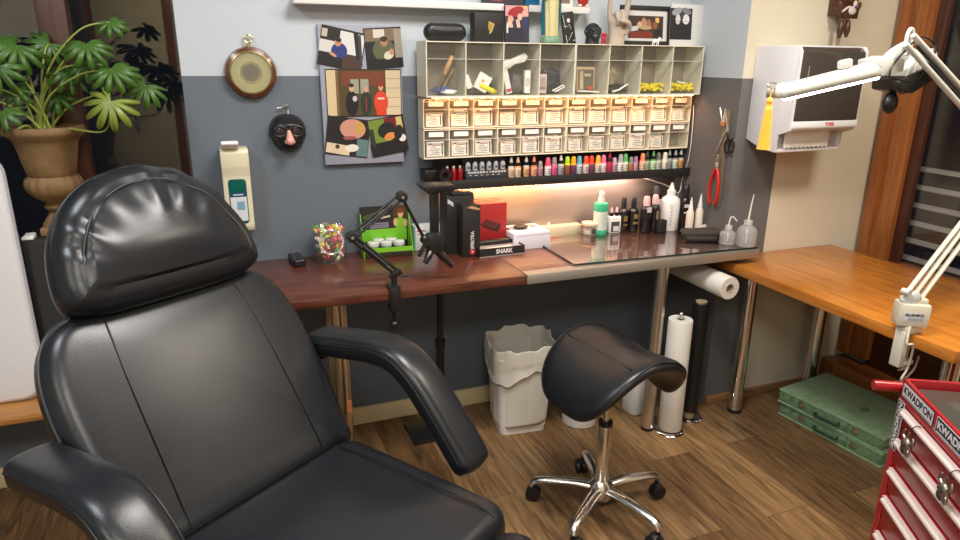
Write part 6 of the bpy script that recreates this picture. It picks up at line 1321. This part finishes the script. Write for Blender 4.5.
# ------------------------------------------------------------------ work lamp clamped to the orange table
def lamp():
    t = thing('work_lamp', 'cream articulated work lamp with glowing tube clamped to the orange table edge', 'lamp', (1.925, 1.32, ZO+0.0005))
    O = Vector((1.925, 1.32, ZO+0.0005)); W = mat('lamp_enamel', (0.60, 0.61, 0.58), 0.3); CR = mat('lamp_cream', (0.64, 0.61, 0.50), 0.3)
    def P(x, y, z): return Vector((x, y, z))-O
    an = rad(-33)
    mb = MB(CR); mb.box((0.0, 0, 0.063), (0.088, 0.056, 0.072), rot=(0, 0, an), bev=0.006); mb.box((0, 0, 0.105), (0.072, 0.032, 0.018), rot=(0, 0, an), bev=0.004); base = mb.build('base_block', parent=t)
    mb = MB(sc(206, 208, 214)); fm = Matrix.Rotation(an, 4, 'Z'); mb.X = fm; mb.box((0, -0.0283, 0.060), (0.056, 0.0006, 0.026)); mb.use(sc(150, 160, 176)); mb.box((0.004, -0.0287, 0.053), (0.044, 0.0004, 0.009)); mb.build('label', parent=base)
    mb = MB(M['blackmatte']); mb.X = fm; text_mesh('ALANKO', 0.0125, Tm((0, -0.0287, 0.066), (rad(90), 0, 0)), mb, bold=0.0005); mb.build('lettering', parent=base)
    mb = MB(CR); mb.box((0.010, 0, 0.013), (0.075, 0.040, 0.026), bev=0.003); mb.box((-0.018, 0, -0.05), (0.024, 0.036, 0.12), bev=0.004); mb.box((0.006, 0, -0.100), (0.060, 0.034, 0.016), bev=0.004); mb.use(M['steel']); mb.cyl((0.020, 0, -0.13), (0.020, 0, -0.0425), 0.005, n=12); mb.tube([(-0.002, 0, -0.128), (0.042, 0, -0.128)], 0.004, 8); mb.cyl((0.020, 0, -0.047), (0.020, 0, -0.0425), 0.014, n=16); mb.build('clamp', parent=t)
    mb = MB(CR); mb.tube(smoothpts([(-0.020, -0.02, 0.03), (-0.034, -0.03, -0.02), (-0.01, -0.035, -0.03), (0.01, -0.02, -0.11), (-0.01, -0.02, -0.150), (0.035, 0.0, -0.165), (0.10, 0.02, -0.150), (0.17, 0.06, -0.135)], 8), 0.0035, 8); mb.build('mains_cable', parent=t)
    sh = P(1.915, 1.32, 0.815); el = P(2.350, 1.38, 1.215); he = P(1.845, 1.435, 1.565)
    def rods(p, q, nm, offs, r, mm):
        d = (q-p).normalized(); nn = d.cross(Vector((0.3, 1, 0))).normalized()
        for k, (o1, o2) in enumerate(offs):
            mb = MB(mm); mb.tube([p+nn*o1, q+nn*o2], r, 8, sx=1.1, sy=0.9); mb.build(nm, parent=t, smooth=60)
    rods(sh+Vector((0, 0, 0.008)), el, 'lower_arm_rod', ((-0.028, -0.022), (0.0, 0.006), (0.026, 0.022)), 0.0072, CR)
    rods(el, he, 'upper_arm_rod', ((-0.019, -0.015), (0.019, 0.015)), 0.0085, W)
    mb = MB(M['blackplastic']); mb.tube([el.lerp(he, 0.05)+Vector((0, -0.004, 0)), el.lerp(he, 0.95)+Vector((0, -0.004, 0))], 0.005, 8); mb.build('black_cable', parent=t)
    mb = MB(W); mb.cyl(el+Vector((-0.008, -0.02, 0)), el+Vector((0.0, 0.02, 0)), 0.035, n=22, bev=0.003); mb.build('elbow_joint', parent=t)
    mb = MB(W); mb.box(sh+Vector((-0.005, 0, 0.006)), (0.055, 0.022, 0.03), rot=(0, rad(-38), an), bev=0.006); mb.cyl(sh+Vector((-0.03, -0.012, 0.03)), sh+Vector((-0.03, 0.012, 0.03)), 0.010, n=14); mb.build('shoulder_bracket', parent=t)
    # ribbed housing with black underside below the head joint
    mb = MB(W); a, b_, c_, d_ = P(1.868, 1.5, 1.426), P(2.026, 1.5, 1.486), P(1.992, 1.5, 1.545), P(1.918, 1.5, 1.522)
    pl_ = [(q.x, q.z) for q in (a, b_, c_, d_)]
    mb.prism([(x, z) for x, z in pl_], 0.085, Tm((0, 0.5*0.085+(1.5-1.32), 0)) @ FRONT, bev=0.004)
    for k in range(4):
        f = 0.22+0.18*k; p0 = d_.lerp(c_, f); p1 = a.lerp(b_, f); mb.tube([p0.lerp(p1, 0.12)+Vector((0, -0.044, 0)), p0.lerp(p1, 0.75)+Vector((0, -0.044, 0))], 0.0025, 6)
    ho = mb.build('ribbed_housing', parent=t)
    mb = MB(M['blackplastic']); n_ = Vector((-(b_-a).z, 0, (b_-a).x)).normalized()
    pl2 = [a+n_*0.030, b_+n_*0.030, b_-n_*0.018-Vector((0.012, 0, 0)), a-n_*0.010+Vector((0.045, 0, 0)), a-Vector((0.004, 0, 0))]
    mb.prism([(q.x, q.z) for q in pl2], 0.100, Tm((0, 0.5*0.100+(1.5-1.32)-0.004, 0)) @ FRONT, bev=0.005); mb.build('black_underside', parent=ho)
    mb = MB(M['blackplastic']); mb.ball(P(1.897, 1.5, 1.388), (0.024, 0.02, 0.033), n=20); mb.cyl(P(1.900, 1.5, 1.41), P(1.908, 1.5, 1.44), 0.008, n=12); mb.build('knob', parent=t)
    # clips between housing and lamp head
    mb = MB(W); mb.tube(smoothpts([P(1.935, 1.49, 1.50), P(1.925, 1.49, 1.535), P(1.925, 1.49, 1.585), P(1.912, 1.49, 1.597), P(1.903, 1.49, 1.575), P(1.908, 1.49, 1.545)], 5), 0.006, 8); mb.box(P(1.875, 1.49, 1.532), (0.075, 0.022, 0.020), rot=(0, rad(-18), 0), bev=0.004); mb.tube(smoothpts([P(1.905, 1.49, 1.555), P(1.86, 1.49, 1.535), P(1.83, 1.49, 1.510), P(1.805, 1.49, 1.475)], 5), 0.011, 8); mb.use(sc(110, 150, 190)); mb.cyl(P(1.888, 1.475, 1.556), P(1.888, 1.468, 1.556), 0.007, n=12); mb.build('head_clip', parent=t)
    # lamp head
    A, B = P(1.452, 1.5, 1.418), P(1.792, 1.5, 1.477)
    d = (B-A).normalized(); upv = Vector((-d.z, 0, d.x)); sd = Vector((0, 1, 0))
    mb = MB(W)
    def hs(i, j):
        p = A.lerp(B, i); a = PI*j; r = 0.020+0.007*i
        return p+sd*((0.034+0.006*i)*math.cos(a))+upv*(r*max(0, math.sin(a))**0.75)-upv*0.012*(1 if j in (0, 1) else 0)
    mb.surf(hs, 12, 17)
    for e in (0, 1): mb.poly([hs(e, j/16) for j in range(17)])
    o = mb.build('lamp_housing', parent=t); so = o.modifiers.new('s', 'SOLIDIFY'); so.thickness = 0.002
    mb = MB(W); mb.prism([(-0.0, -0.012), (0.085, -0.012), (0.088, 0.02), (0.06, 0.036), (0.0, 0.034)], 0.084, Matrix.Translation(B+Vector((-0.002, 0.042, 0))) @ Matrix.Rotation(-math.atan2(d.z, d.x), 4, 'Y') @ FRONT, bev=0.003); mb.build('end_block', parent=t)
    mb = MB(W); mb.box(A.lerp(B, 0.72)+upv*0.038, (0.045, 0.020, 0.026), rot=(0, -math.atan2(d.z, d.x), 0), bev=0.007); mb.build('switch_bump', parent=t)
    mb = MB(M['led_white']); mb.tube([A.lerp(B, 0.02)-upv*0.012-sd*0.024, A.lerp(B, 0.985)-upv*0.012-sd*0.030], 0.0085, 12); mb.build('glowing_tube', parent=t)
    mb = MB(M['steel']); q = A+Vector((0.0, 0, 0.022)); mb.tube([q+Vector((-0.016+0.016*math.cos(2*PI*k/20), 0, 0.006*math.sin(2*PI*k/20))) for k in range(20)], 0.0022, 6, closed=True); mb.tube([q, q+Vector((0.03, 0, 0.006))], 0.003, 6); mb.build('hanging_ring', parent=t)
    mb = MB(M['blackplastic']); mb.tube(smoothpts([P(2.00, 1.46, 1.535), P(1.955, 1.455, 1.565), P(1.90, 1.45, 1.570), P(1.85, 1.45, 1.530), P(1.815, 1.45, 1.490), P(1.818, 1.45, 1.455), P(1.870, 1.45, 1.418), P(1.93, 1.45, 1.44), P(1.965, 1.45, 1.50), P(1.985, 1.452, 1.54)], 6), 0.0028, 8); mb.tube(smoothpts([P(1.82, 1.448, 1.462), P(1.90, 1.447, 1.450), P(1.94, 1.446, 1.47), P(1.972, 1.447, 1.545), P(1.965, 1.45, 1.575)], 6), 0.0026, 8); mb.build('cable_loop', parent=t)
lamp()
t = thing('tassel', 'bright yellow silk tassel hanging from the tip of the work lamp', 'tassel', (1.434, 1.5, 1.432))
mb = MB(M['tassel']); mb.tube([(0.0012, 0, 0.005), (0, 0, -0.03)], 0.002, 6); mb.ball((0, 0, -0.034), (0.009, 0.009, 0.011)); mb.cyl((0, 0, -0.050), (0, 0, -0.042), 0.0085, n=14); mb.build('knot', parent=t)
mb = MB(M['tassel']); mb.lathe([(0, -0.045), (0.008, -0.046), (0.0105, -0.06), (0.013, -0.10), (0.017, -0.160), (0.018, -0.166), (0, -0.164)], n=40, flute=lambda z, a: 0.07*math.sin(a*13+z*20)); mb.build('fringe', parent=t, smooth=80)

# ------------------------------------------------------------------ red tool cart
def cart():
    ang = rad(30)
    # local x: along the drawer front towards the viewer; local y: into the cart (to the right)
    t = thing('tool_cart', 'red metal tool cart with aluminium drawer handles and black-and-white stickers', 'tool cart', (1.43, 0.965, 0.0), 0)
    e1 = Vector((-math.sin(ang), -math.cos(ang), 0)); e2 = Vector((math.cos(ang), -math.sin(ang), 0))
    t.matrix_world = Matrix(((e1.x, e2.x, 0, 1.43), (e1.y, e2.y, 0, 0.965), (0, 0, 1, 0), (0, 0, 0, 1)))
    # right-handed check: x cross y must point up
    Lx, Wy, Ht = 0.62, 0.42, 0.80
    R_, RD = M['red'], M['reddark']
    mb = MB(R_); mb.box((0.012, 0.016, 0.43), (0.024, 0.032, 0.66), bev=0.002); mb.box((Lx-0.012, 0.016, 0.43), (0.024, 0.032, 0.66), bev=0.002); mb.box((0.003, Wy/2, 0.43), (0.006, Wy-0.02, 0.66)); mb.box((Lx-0.003, Wy/2, 0.43), (0.006, Wy-0.02, 0.66)); mb.box((Lx/2, Wy-0.003, 0.43), (Lx, 0.006, 0.66)); mb.box((Lx/2, Wy/2, 0.105), (Lx, Wy, 0.012)); mb.box((Lx/2, 0.006, 0.7545), (Lx-0.01, 0.012, 0.012))
    mb.build('carcass', parent=t)
    mb = MB(R_)
    mb.box((Lx/2, 0.004, 0.782), (Lx, 0.008, 0.044), bev=0.002); mb.box((Lx/2, Wy-0.004, 0.782), (Lx, 0.008, 0.044), bev=0.002); mb.box((0.004, Wy/2, 0.782), (0.008, Wy, 0.044), bev=0.002); mb.box((Lx-0.004, Wy/2, 0.782), (0.008, Wy, 0.044), bev=0.002); mb.box((Lx/2, Wy/2, 0.766), (Lx-0.01, Wy-0.01, 0.006)); mb.build('top_tray', parent=t)
    mb = MB(mat('tray_mat', (0.060, 0.058, 0.048), 0.22, coat=0.3)); mb.box((Lx/2, Wy/2, 0.778), (Lx-0.03, Wy-0.03, 0.016), bev=0.002); mb.use(sc(150, 140, 110)); 
    mb.box((Lx/2, 0.017, 0.7862), (Lx-0.03, 0.0012, 0.001)); mb.build('rubber_mat', parent=t)
    AL = mat('aluminium', (0.84, 0.74, 0.70), 0.5, metal=0.5)
    z = 0.746; hs_ = [0.078, 0.078, 0.078, 0.10, 0.145, 0.145]
    for h_ in hs_:
        mb = MB(RD); mb.box((Lx/2, 0.012, z-h_/2), (Lx-0.054, 0.020, h_-0.006), bev=0.002); dr = mb.build('drawer', parent=t)
        mb = MB(AL); mb.tube([(0.042, -0.008, z-0.012), (Lx-0.032, -0.008, z-0.012)], 0.0065, 12, sx=1, sy=1); mb.box((Lx/2, 0.0, z-0.008), (Lx-0.064, 0.012, 0.006)); mb.build('handle', parent=dr)
        z -= h_
    mb = MB(R_); mb.tube(smoothpts([(-0.026, -0.050, 0.768), (-0.026, 0.1, 0.768), (-0.026, Wy+0.0, 0.768)], 4), 0.0125, 16); mb.box((-0.012, 0.10, 0.770), (0.04, 0.02, 0.016)); mb.box((-0.012, Wy-0.05, 0.770), (0.04, 0.02, 0.016)); mb.build('push_handle', parent=t)
    for x in (0.06, Lx-0.06):
        for y in (0.06, Wy-0.06):
            mb = MB(M['blackplastic']); mb.cyl((x, y-0.014, 0.038), (x, y+0.014, 0.038), 0.038, n=24, bev=0.004); mb.box((x, y, 0.075), (0.04, 0.04, 0.05), bev=0.006); mb.build('castor', parent=t)
    # stickers
    FX = Matrix(((1, 0, 0, 0), (0, 0, 1, 0), (0, 1, 0, 0), (0, 0, 0, 1)))
    def sticker(x, zc, w, h_, bg, fg, rot=0.0, y=-0.0006, px=0):
        # text must read along +x as seen from -y
        m_ = Tm((x, y, zc), (rad(90), 0, 0)) @ Matrix.Rotation(rot, 4, 'Z')
        mb = MB(sc(*fg)); mb.prism(rrect(w, h_, 0.002, 3), 0.0005, m_); mb.use(sc(*bg)); mb.prism(rrect(w-0.004, h_-0.004, 0.002, 3), 0.0005, m_ @ Matrix.Translation((0, 0, 0.0002))); s_ = mb.build('sticker', parent=t)
        mb = MB(sc(*fg)); text_mesh('KWADRON', h_*0.66, m_ @ Matrix.Translation((0, 0.001, 0.0008)), mb, depth=0.0002, sx=w/h_*0.262, bold=0.0009)
        mb.prism([(-w/2+0.008, -h_*0.40), (w/2-0.008, -h_*0.40), (w/2-0.008, -h_*0.34), (-w/2+0.008, -h_*0.34)], 0.0004, m_ @ Matrix.Translation((0, 0, 0.0005)))
        mb.build('lettering', parent=s_)
    sticker(0.082, 0.781, 0.145, 0.036, (206, 204, 208), (24, 22, 24))
    sticker(0.245, 0.781, 0.155, 0.036, (20, 18, 20), (206, 204, 208))
    sticker(0.0175, 0.690, 0.125, 0.032, (18, 16, 18), (206, 204, 208), rot=rad(90))
    for k, x in enumerate((0.118, 0.285)):
        s_ = thing('skull_pendant', ['silver skull pendant hanging at the left end of the top drawer handle', 'silver skull pendant hanging further along the top drawer handle'][k], 'pendant', tuple(Vector((1.43, 0.965, 0))+e1*x-e2*0.022+Vector((0, 0, 0.690))), 0, 'skull pendants on the red cart')
        s_.rotation_euler = (0, 0, math.atan2(e1.y, e1.x)); s_.scale = (0.8, 0.8, 0.8); s_.location.z = 0.697
        mb = MB(mat('pewter%d' % k, (0.30, 0.27, 0.23), 0.35, metal=0.9)); mb.ball((0, 0, 0.0), (0.018, 0.013, 0.020)); mb.box((0, -0.003, -0.022), (0.018, 0.012, 0.016), bev=0.004)
        mb.tube([(0.0, 0, 0.018), (0, 0.0, 0.038)], 0.003, 6)
        for q in (-1, 1): mb.tube(smoothpts([(q*0.012, 0, 0.008), (q*0.028, 0, 0.016), (q*0.024, 0, 0.034)], 4), [0.005]*6+[0.004, 0.003, 0.002], 8); mb.ball((q*0.016, -0.002, -0.020), (0.007, 0.006, 0.012))
        mb.build('skull', parent=s_)
        mb = MB(M['blackmatte'])
        for q in (-1, 1): mb.ball((q*0.007, -0.0105, 0.001), (0.0045, 0.003, 0.005))
        mb.ball((0, -0.0122, -0.008), (0.002, 0.002, 0.003))
        for q in range(4): mb.box((-0.006+0.004*q, -0.0093, -0.022), (0.0008, 0.001, 0.010))
        mb.build('eye_sockets', parent=s_)
        mb = MB(M['blackmetal']); mb.tube([(0.012*math.sin(2*PI*q/16)*0.2, 0.016+0.012*math.cos(2*PI*q/16), 0.046+0.014*math.sin(2*PI*q/16)) for q in range(16)], 0.0014, 6, closed=True); mb.build('ring', parent=s_)
cart()

# ------------------------------------------------------------------ green cases under the orange table
def case(z, loc, rz, label):
    t = thing('green_case', label, 'case', (loc[0], loc[1], z), rz, 'flat green cases')
    W_, L_, H_ = 0.335, 0.475, 0.064
    mb = MB(M['greenedge']); mb.box((0, 0, H_/2-0.001), (W_-0.006, L_-0.006, H_-0.006), bev=0.004); mb.build('side_walls', parent=t)
    mb = MB(M['greenbox']); mb.box((0, 0, H_-0.005), (W_, L_, 0.010), bev=0.003); lid = mb.build('lid', parent=t)
    mb = MB(M['greenedge']); mb.prism([(0.025*math.cos(2*PI*k/24), 0.018*math.sin(2*PI*k/24)) for k in range(24)], 0.0006, Tm((-0.02, -0.06, H_)));  mb.build('dark_spot', parent=lid)
    mb = MB(M['greenbox']); mb.box((0, 0, 0.004), (W_, L_, 0.008), bev=0.003); mb.build('bottom_rim', parent=t)
    for y in (-0.12, 0.12):
        mb = MB(M['steel']); mb.box((-W_/2-0.0015, y, H_*0.62), (0.004, 0.026, 0.022), bev=0.001); mb.box((-W_/2-0.003, y, H_*0.50), (0.003, 0.016, 0.010), bev=0.001); mb.build('latch', parent=t)
    mb = MB(sc(36, 60, 44)); mb.tube(smoothpts([(-W_/2, -0.05, H_*0.55), (-W_/2-0.016, -0.045, H_*0.5), (-W_/2-0.016, 0.045, H_*0.5), (-W_/2, 0.05, H_*0.55)], 5), 0.005, 8); mb.build('handle', parent=t)
case(0.0005, (2.405, 1.800), rad(6.5), 'lower of two flat green speckled cases stacked on the floor under the orange table')
case(0.0650, (2.398, 1.806), rad(8), 'upper of two flat green speckled cases stacked under the orange table')

# ------------------------------------------------------------------ rolls and canisters under the desk
t = thing('paper_roll', 'white paper roll hung horizontally under the right end of the desk', 'paper roll', (1.856, 2.02, 0.632))
mb = MB(M['paperroll']); mb.lathe([(0.019, 0), (0.046, 0), (0.0475, 0.003), (0.0475, 0.395), (0.046, 0.398), (0.019, 0.398), (0.019, 0)], rot=(rad(-90), 0, 0), n=36); mb.build('paper', parent=t)
mb = MB(M['cardboard']); mb.lathe([(0.0165, -0.001), (0.0188, -0.001), (0.0188, 0.399), (0.0165, 0.399), (0.0165, -0.001)], rot=(rad(-90), 0, 0), n=24); mb.build('core', parent=t)
mb = MB(M['steel']); mb.tube([(0, 0.06, 0), (0, 0.42, 0)], 0.006, 10); mb.tube(smoothpts([(0, 0.42, 0), (0, 0.44, 0.01), (0, 0.44, 0.098)], 4), 0.006, 10); mb.build('holder_rod', parent=t)
t = thing('standing_roll', 'tall white paper roll on a round steel stand beside the right steel desk leg', 'paper roll', (1.663, 2.060, 0.0003))
mb = MB(M['chrome']); mb.lathe([(0, 0), (0.062, 0), (0.062, 0.006), (0.055, 0.012), (0.02, 0.016), (0, 0.016)], n=32); mb.cyl((0, 0, 0.014), (0, 0, 0.525), 0.007, n=14); mb.ball((0, 0, 0.530), (0.012, 0.012, 0.013)); mb.build('stand', parent=t)
mb = MB(M['paperroll']); mb.lathe([(0.016, 0.018), (0.047, 0.018), (0.0485, 0.021), (0.0485, 0.508), (0.047, 0.511), (0.016, 0.511), (0.016, 0.018)], n=36); mb.build('paper', parent=t)
t = thing('black_roll_stand', 'black foil roll on a round steel stand beside the grey pier', 'roll', (1.812, 2.125, 0.0003))
mb = MB(M['chrome']); mb.lathe([(0, 0), (0.060, 0), (0.060, 0.006), (0.053, 0.011), (0.02, 0.015), (0, 0.015)], n=32); mb.build('stand', parent=t)
mb = MB(M['blackplastic']); mb.lathe([(0.010, 0.04), (0.034, 0.04), (0.034, 0.540), (0.010, 0.540), (0.010, 0.04)], n=32); mb.build('black_foil', parent=t)
mb = MB(sc(176, 160, 130)); mb.lathe([(0, 0.014), (0.024, 0.014), (0.024, 0.042), (0, 0.042)], n=24); mb.lathe([(0, 0.539), (0.022, 0.539), (0.024, 0.548), (0, 0.549)], n=24); mb.cyl((0, 0, 0.04), (0, 0, 0.54), 0.0095, n=12); mb.build('cardboard_core', parent=t)
t = thing('white_canister', 'white plastic canister on the floor behind the right steel desk leg', 'canister', (1.632, 2.262, 0.0003), rad(8))
mb = MB(M['binwhite']); mb.prism(rrect(0.115, 0.10, 0.03, 5), 0.215, bev=0.012); mb.cyl((0.03, 0, 0.21), (0.03, 0, 0.235), 0.022, n=20); mb.build('body', parent=t)
mb = MB(M['whitegrey']); mb.cyl((0.03, 0, 0.234), (0.03, 0, 0.255), 0.026, n=24, bev=0.003); mb.build('cap', parent=t)
mb = MB(M['binwhite']); mb.tube(smoothpts([(-0.05, 0, 0.208), (-0.045, 0, 0.245), (-0.01, 0, 0.248), (0.004, 0, 0.225)], 5), 0.008, 8); mb.build('handle', parent=t)
t = thing('white_bucket', 'white bucket on the floor under the desk mostly hidden behind the saddle stool seat', 'bucket', (1.345, 2.270, 0.0003))
mb = MB(M['binwhite']); mb.lathe([(0, 0), (0.070, 0), (0.074, 0.003), (0.088, 0.18), (0.090, 0.18), (0.090, 0.186), (0.085, 0.186), (0.071, 0.006), (0, 0.006)], n=36); mb.build('body', parent=t)
mb = MB(M['steel']); mb.tube([(0.091*math.cos(PI*k/16), 0.091*math.sin(PI*k/16)*0.9-0.0, 0.172-0.03*math.sin(PI*k/16)) for k in range(17)], 0.002, 6); mb.build('wire_handle', parent=t)
t = thing('armrest_stand', 'black padded arm rest on a single pole with flat foot plate under the desk', 'arm rest', (0.70, 2.40, 0.0003))
mb = MB(M['blackmetal']); mb.box((0.0, 0.005, 0.006), (0.165, 0.17, 0.012), bev=0.002); mb.build('foot_plate', parent=t)
mb = MB(M['blackmetal']); mb.cyl((0.055, 0.0, 0.012), (0.055, 0.0, 0.40), 0.016, n=20); mb.cyl((0.055, 0, 0.40), (0.055, 0, 0.660), 0.0125, n=18); mb.lathe([(0, 0.39), (0.021, 0.39), (0.021, 0.415), (0, 0.415)], (0.055, 0, 0), 18); mb.build('pole', parent=t)
mb = MB(M['leather']); mb.pad(rrect(0.48, 0.11, 0.054, 8), 0.045, 0.018, puff=0.004, mtx=Tm((0.045, -0.07, 0.668))); mb.build('pad', parent=t)
mb = MB(M['blackmetal']); mb.box((0.055, -0.03, 0.662), (0.06, 0.09, 0.012), bev=0.002); mb.build('pad_bracket', parent=t)
# ------------------------------------------------------------------ window bench: stand, urn with plant, white board
ZW = 0.4285
t = thing('black_stand', 'tall black box stand on the wooden window sill carrying the terracotta urn', 'stand', (-0.500, 2.494, ZW))
mb = MB(M['blackmatte']); mb.box((0, 0, 0.26), (0.225, 0.185, 0.518), bev=0.004); mb.build('body', parent=t)
mb = MB(mat('speaker_mesh', (0.02, 0.02, 0.02), 0.8)); mb.box((0, -0.0935, 0.27), (0.195, 0.003, 0.46)); mb.build('front_cloth', parent=t)
ZU = ZW+0.5192
mb = MB(M['white']); mb.box((0, 0, 0.004), (0.032, 0.05, 0.008), bev=0.001); mb.box((0.002, 0.004, 0.010), (0.026, 0.035, 0.004), rot=(rad(4), 0, 0)); solo(mb, 'white_card', 'small white device lying at the foot of the urn on the black stand', 'device', (-0.594, 2.43, ZU+0.0002))
def urn():
    t = thing('potted_plant', 'green plant with lobed leaves in a weathered terracotta urn before the dark window', 'plant', (-0.512, 2.490, ZU+0.0003))
    fl = lambda z, a: 0.035*math.sin(a*16) if 0.135 < z < 0.195 else 0.0
    mb = MB(M['terracotta']); mb.box((0, 0, 0.0125), (0.104, 0.104, 0.025), bev=0.003)
    mb.lathe([(0.052, 0.024), (0.050, 0.034), (0.040, 0.048), (0.028, 0.064), (0.026, 0.074), (0.036, 0.080), (0.038, 0.088), (0.030, 0.096), (0.034, 0.102), (0.062, 0.122), (0.078, 0.142), (0.082, 0.160), (0.077, 0.178), (0.064, 0.188), (0.070, 0.196), (0.078, 0.240), (0.088, 0.290), (0.096, 0.305), (0.112, 0.318), (0.116, 0.328), (0.112, 0.340), (0.100, 0.342), (0.092, 0.330), (0.086, 0.30), (0.0, 0.30)], n=64, flute=fl)
    mb.build('urn', parent=t, smooth=50)
    mb = MB(M['soil']); mb.lathe([(0, 0.326), (0.05, 0.324), (0.0925, 0.318), (0.0925, 0.312), (0, 0.312)], n=28, flute=lambda z, a: 0.03*math.sin(a*6)); mb.build('soil', parent=t)
    base = Vector((0, 0, 0.325))
    def leaf(tip, r, nl, tilt, yaw, m, seed):
        rr = random.Random(seed)
        q = Matrix.Rotation(tilt[0], 3, 'X') @ Matrix.Rotation(tilt[1], 3, 'Y') @ Matrix.Rotation(yaw, 3, 'Z')
        mb = MB(m); bm_pts = []
        # palmate outline: nl pointed lobes around the stalk joint, with a gap at the back
        span = rad(290); pts = []
        per = 8
        for k in range(nl*per+1):
            u = k/(nl*per); a = -span/2+span*u; ph = (k % per)/per
            lob = math.sin(PI*ph)**0.75 if per else 0
            li = min(nl-1, k//per); ln = 0.62+0.38*math.cos((li+0.5-nl/2)/nl*2.2)
            rad_ = r*(0.34+0.66*lob*ln) if 0 < k < nl*per else r*0.12
            pts.append((a, rad_))
        tb = bmesh.new(); c = tb.verts.new(tip)
        ring1, ring2 = [], []
        for (a, rd) in pts:
            for fr, lst in ((0.5, ring1), (1.0, ring2)):
                x, y = rd*fr*math.cos(a), rd*fr*math.sin(a)
                z = -0.30*(rd*fr)**2/r+0.04*r*math.sin(a*nl*290/span*0.5+seed)*fr+ (0.05*r if fr == 0.5 else -0.06*r)
                lst.append(tb.verts.new(tip+q @ Vector((x, y, z))))
        for k in range(len(pts)-1):
            tb.faces.new((c, ring1[k], ring1[k+1])); tb.faces.new((ring1[k], ring2[k], ring2[k+1], ring1[k+1]))
        bmesh.ops.recalc_face_normals(tb, faces=tb.faces); mb._add(tb)
        o = mb.build('leaf', parent=t, smooth=180)
        so = o.modifiers.new('s', 'SOLIDIFY'); so.thickness = 0.0012
        return o
    O = Vector((-0.500, 2.490, ZU+0.0003))
    LV = [((-0.517, 2.42, 1.527), 0.075, 'leaf'), ((-0.33, 2.38, 1.531), 0.062, 'leaf'), ((-0.269, 2.36, 1.462), 0.066, 'leaf'), ((-0.266, 2.44, 1.60), 0.045, 'leaf'), ((-0.190, 2.44, 1.412), 0.060, 'leaf'), ((-0.277, 2.30, 1.372), 0.068, 'leafy'),
          ((-0.395, 2.46, 1.452), 0.060, 'leaf'), ((-0.45, 2.50, 1.38), 0.052, 'leaf'), ((-0.355, 2.44, 1.476), 0.055, 'leaf'), ((-0.56, 2.36, 1.47), 0.062, 'leaf'), ((-0.578, 2.40, 1.34), 0.050, 'leaf'), ((-0.66, 2.42, 1.42), 0.065, 'leaf'), ((-0.452, 2.53, 1.535), 0.058, 'leaf'), ((-0.55, 2.47, 1.40), 0.045, 'leaf'), ((-0.66, 2.45, 1.53), 0.060, 'leaf'), ((-0.74, 2.46, 1.40), 0.055, 'leaf')]
    r = random.Random(9)
    for k, (p, rd, mm) in enumerate(LV):
        tip = Vector(p)-O; d = tip-base; a0 = math.atan2(d.y, d.x)
        drop = Vector((0, 0, -0.02))
        s0 = base+Vector((r.uniform(-0.025, 0.025), r.uniform(-0.02, 0.02), 0))
        hz = math.hypot(d.x, d.y); lowend = tip.z-base.z < 0.09
        m1 = s0+Vector((d.x*0.25, d.y*0.25, (tip.z-s0.z)*(0.55 if not lowend else 0.30)))
        m2 = s0+Vector((d.x*0.70, d.y*0.70, (tip.z-s0.z)*(0.92 if not lowend else 0.15)))
        if k == 5: m1 = s0+Vector((d.x*0.4, d.y*0.4, 0.012)); m2 = s0+Vector((d.x*0.9, d.y*0.9, 0.012))
        mb = MB(M['stem']); sp = smoothpts([s0-Vector((0, 0, 0.01)), m1, m2, tip], 6); mb.tube(sp, [0.0042-0.0022*i/(len(sp)-1) for i in range(len(sp))], 8); mb.build('stem', parent=t)
        facing = rad(52)+r.uniform(-0.25, 0.25)        # blades tip towards the room
        if k in (2, 6, 8): facing = rad(38)
        leaf(tip, rd*1.25, 9 if rd > 0.055 else 7, (facing, r.uniform(-0.35, 0.35), 0) if True else 0, r.uniform(-0.7, 0.7)+rad(-90), M[mm], k)
    # the leaf mesh's middle lobe points along local x; turned so it hangs down and outwards
urn()
t = thing('padded_board', 'white padded board with rounded corners standing on the wooden window sill', 'padded board', (-0.875, 2.34, ZW+0.0003))
mb = MB(mat('white_vinyl', (0.72, 0.72, 0.74), 0.4)); mb.pad(rrect(0.53, 0.80, 0.07, 8, 0, 0.40), 0.06, 0.02, puff=0.006, mtx=Tm((0, 0.06, 0.001)) @ FRONT); b = mb.build('cushion', parent=t)
mb = MB(sc(170, 170, 176)); mb.tube([(x, 0.018, z) for (x, z) in rrect(0.534, 0.803, 0.071, 8, 0, 0.4017)], 0.0030, 6, closed=True); mb.build('piping', parent=b)
# black bookcase across the room, seen only mirrored in the window
t = thing('bookcase', 'dark bookcase at the far side of the room mirrored in the night window', 'bookcase', (-2.69, -1.43, 0))
mb = MB(M['blackmatte']); mb.box((0, 0.0, 1.1), (0.50, 0.28, 2.2), bev=0.004)
mb.use(sc(70, 64, 60))
for k in range(5): mb.box((0, 0.1415, 0.4+0.4*k), (0.46, 0.004, 0.02))
mb.build('case', parent=t)
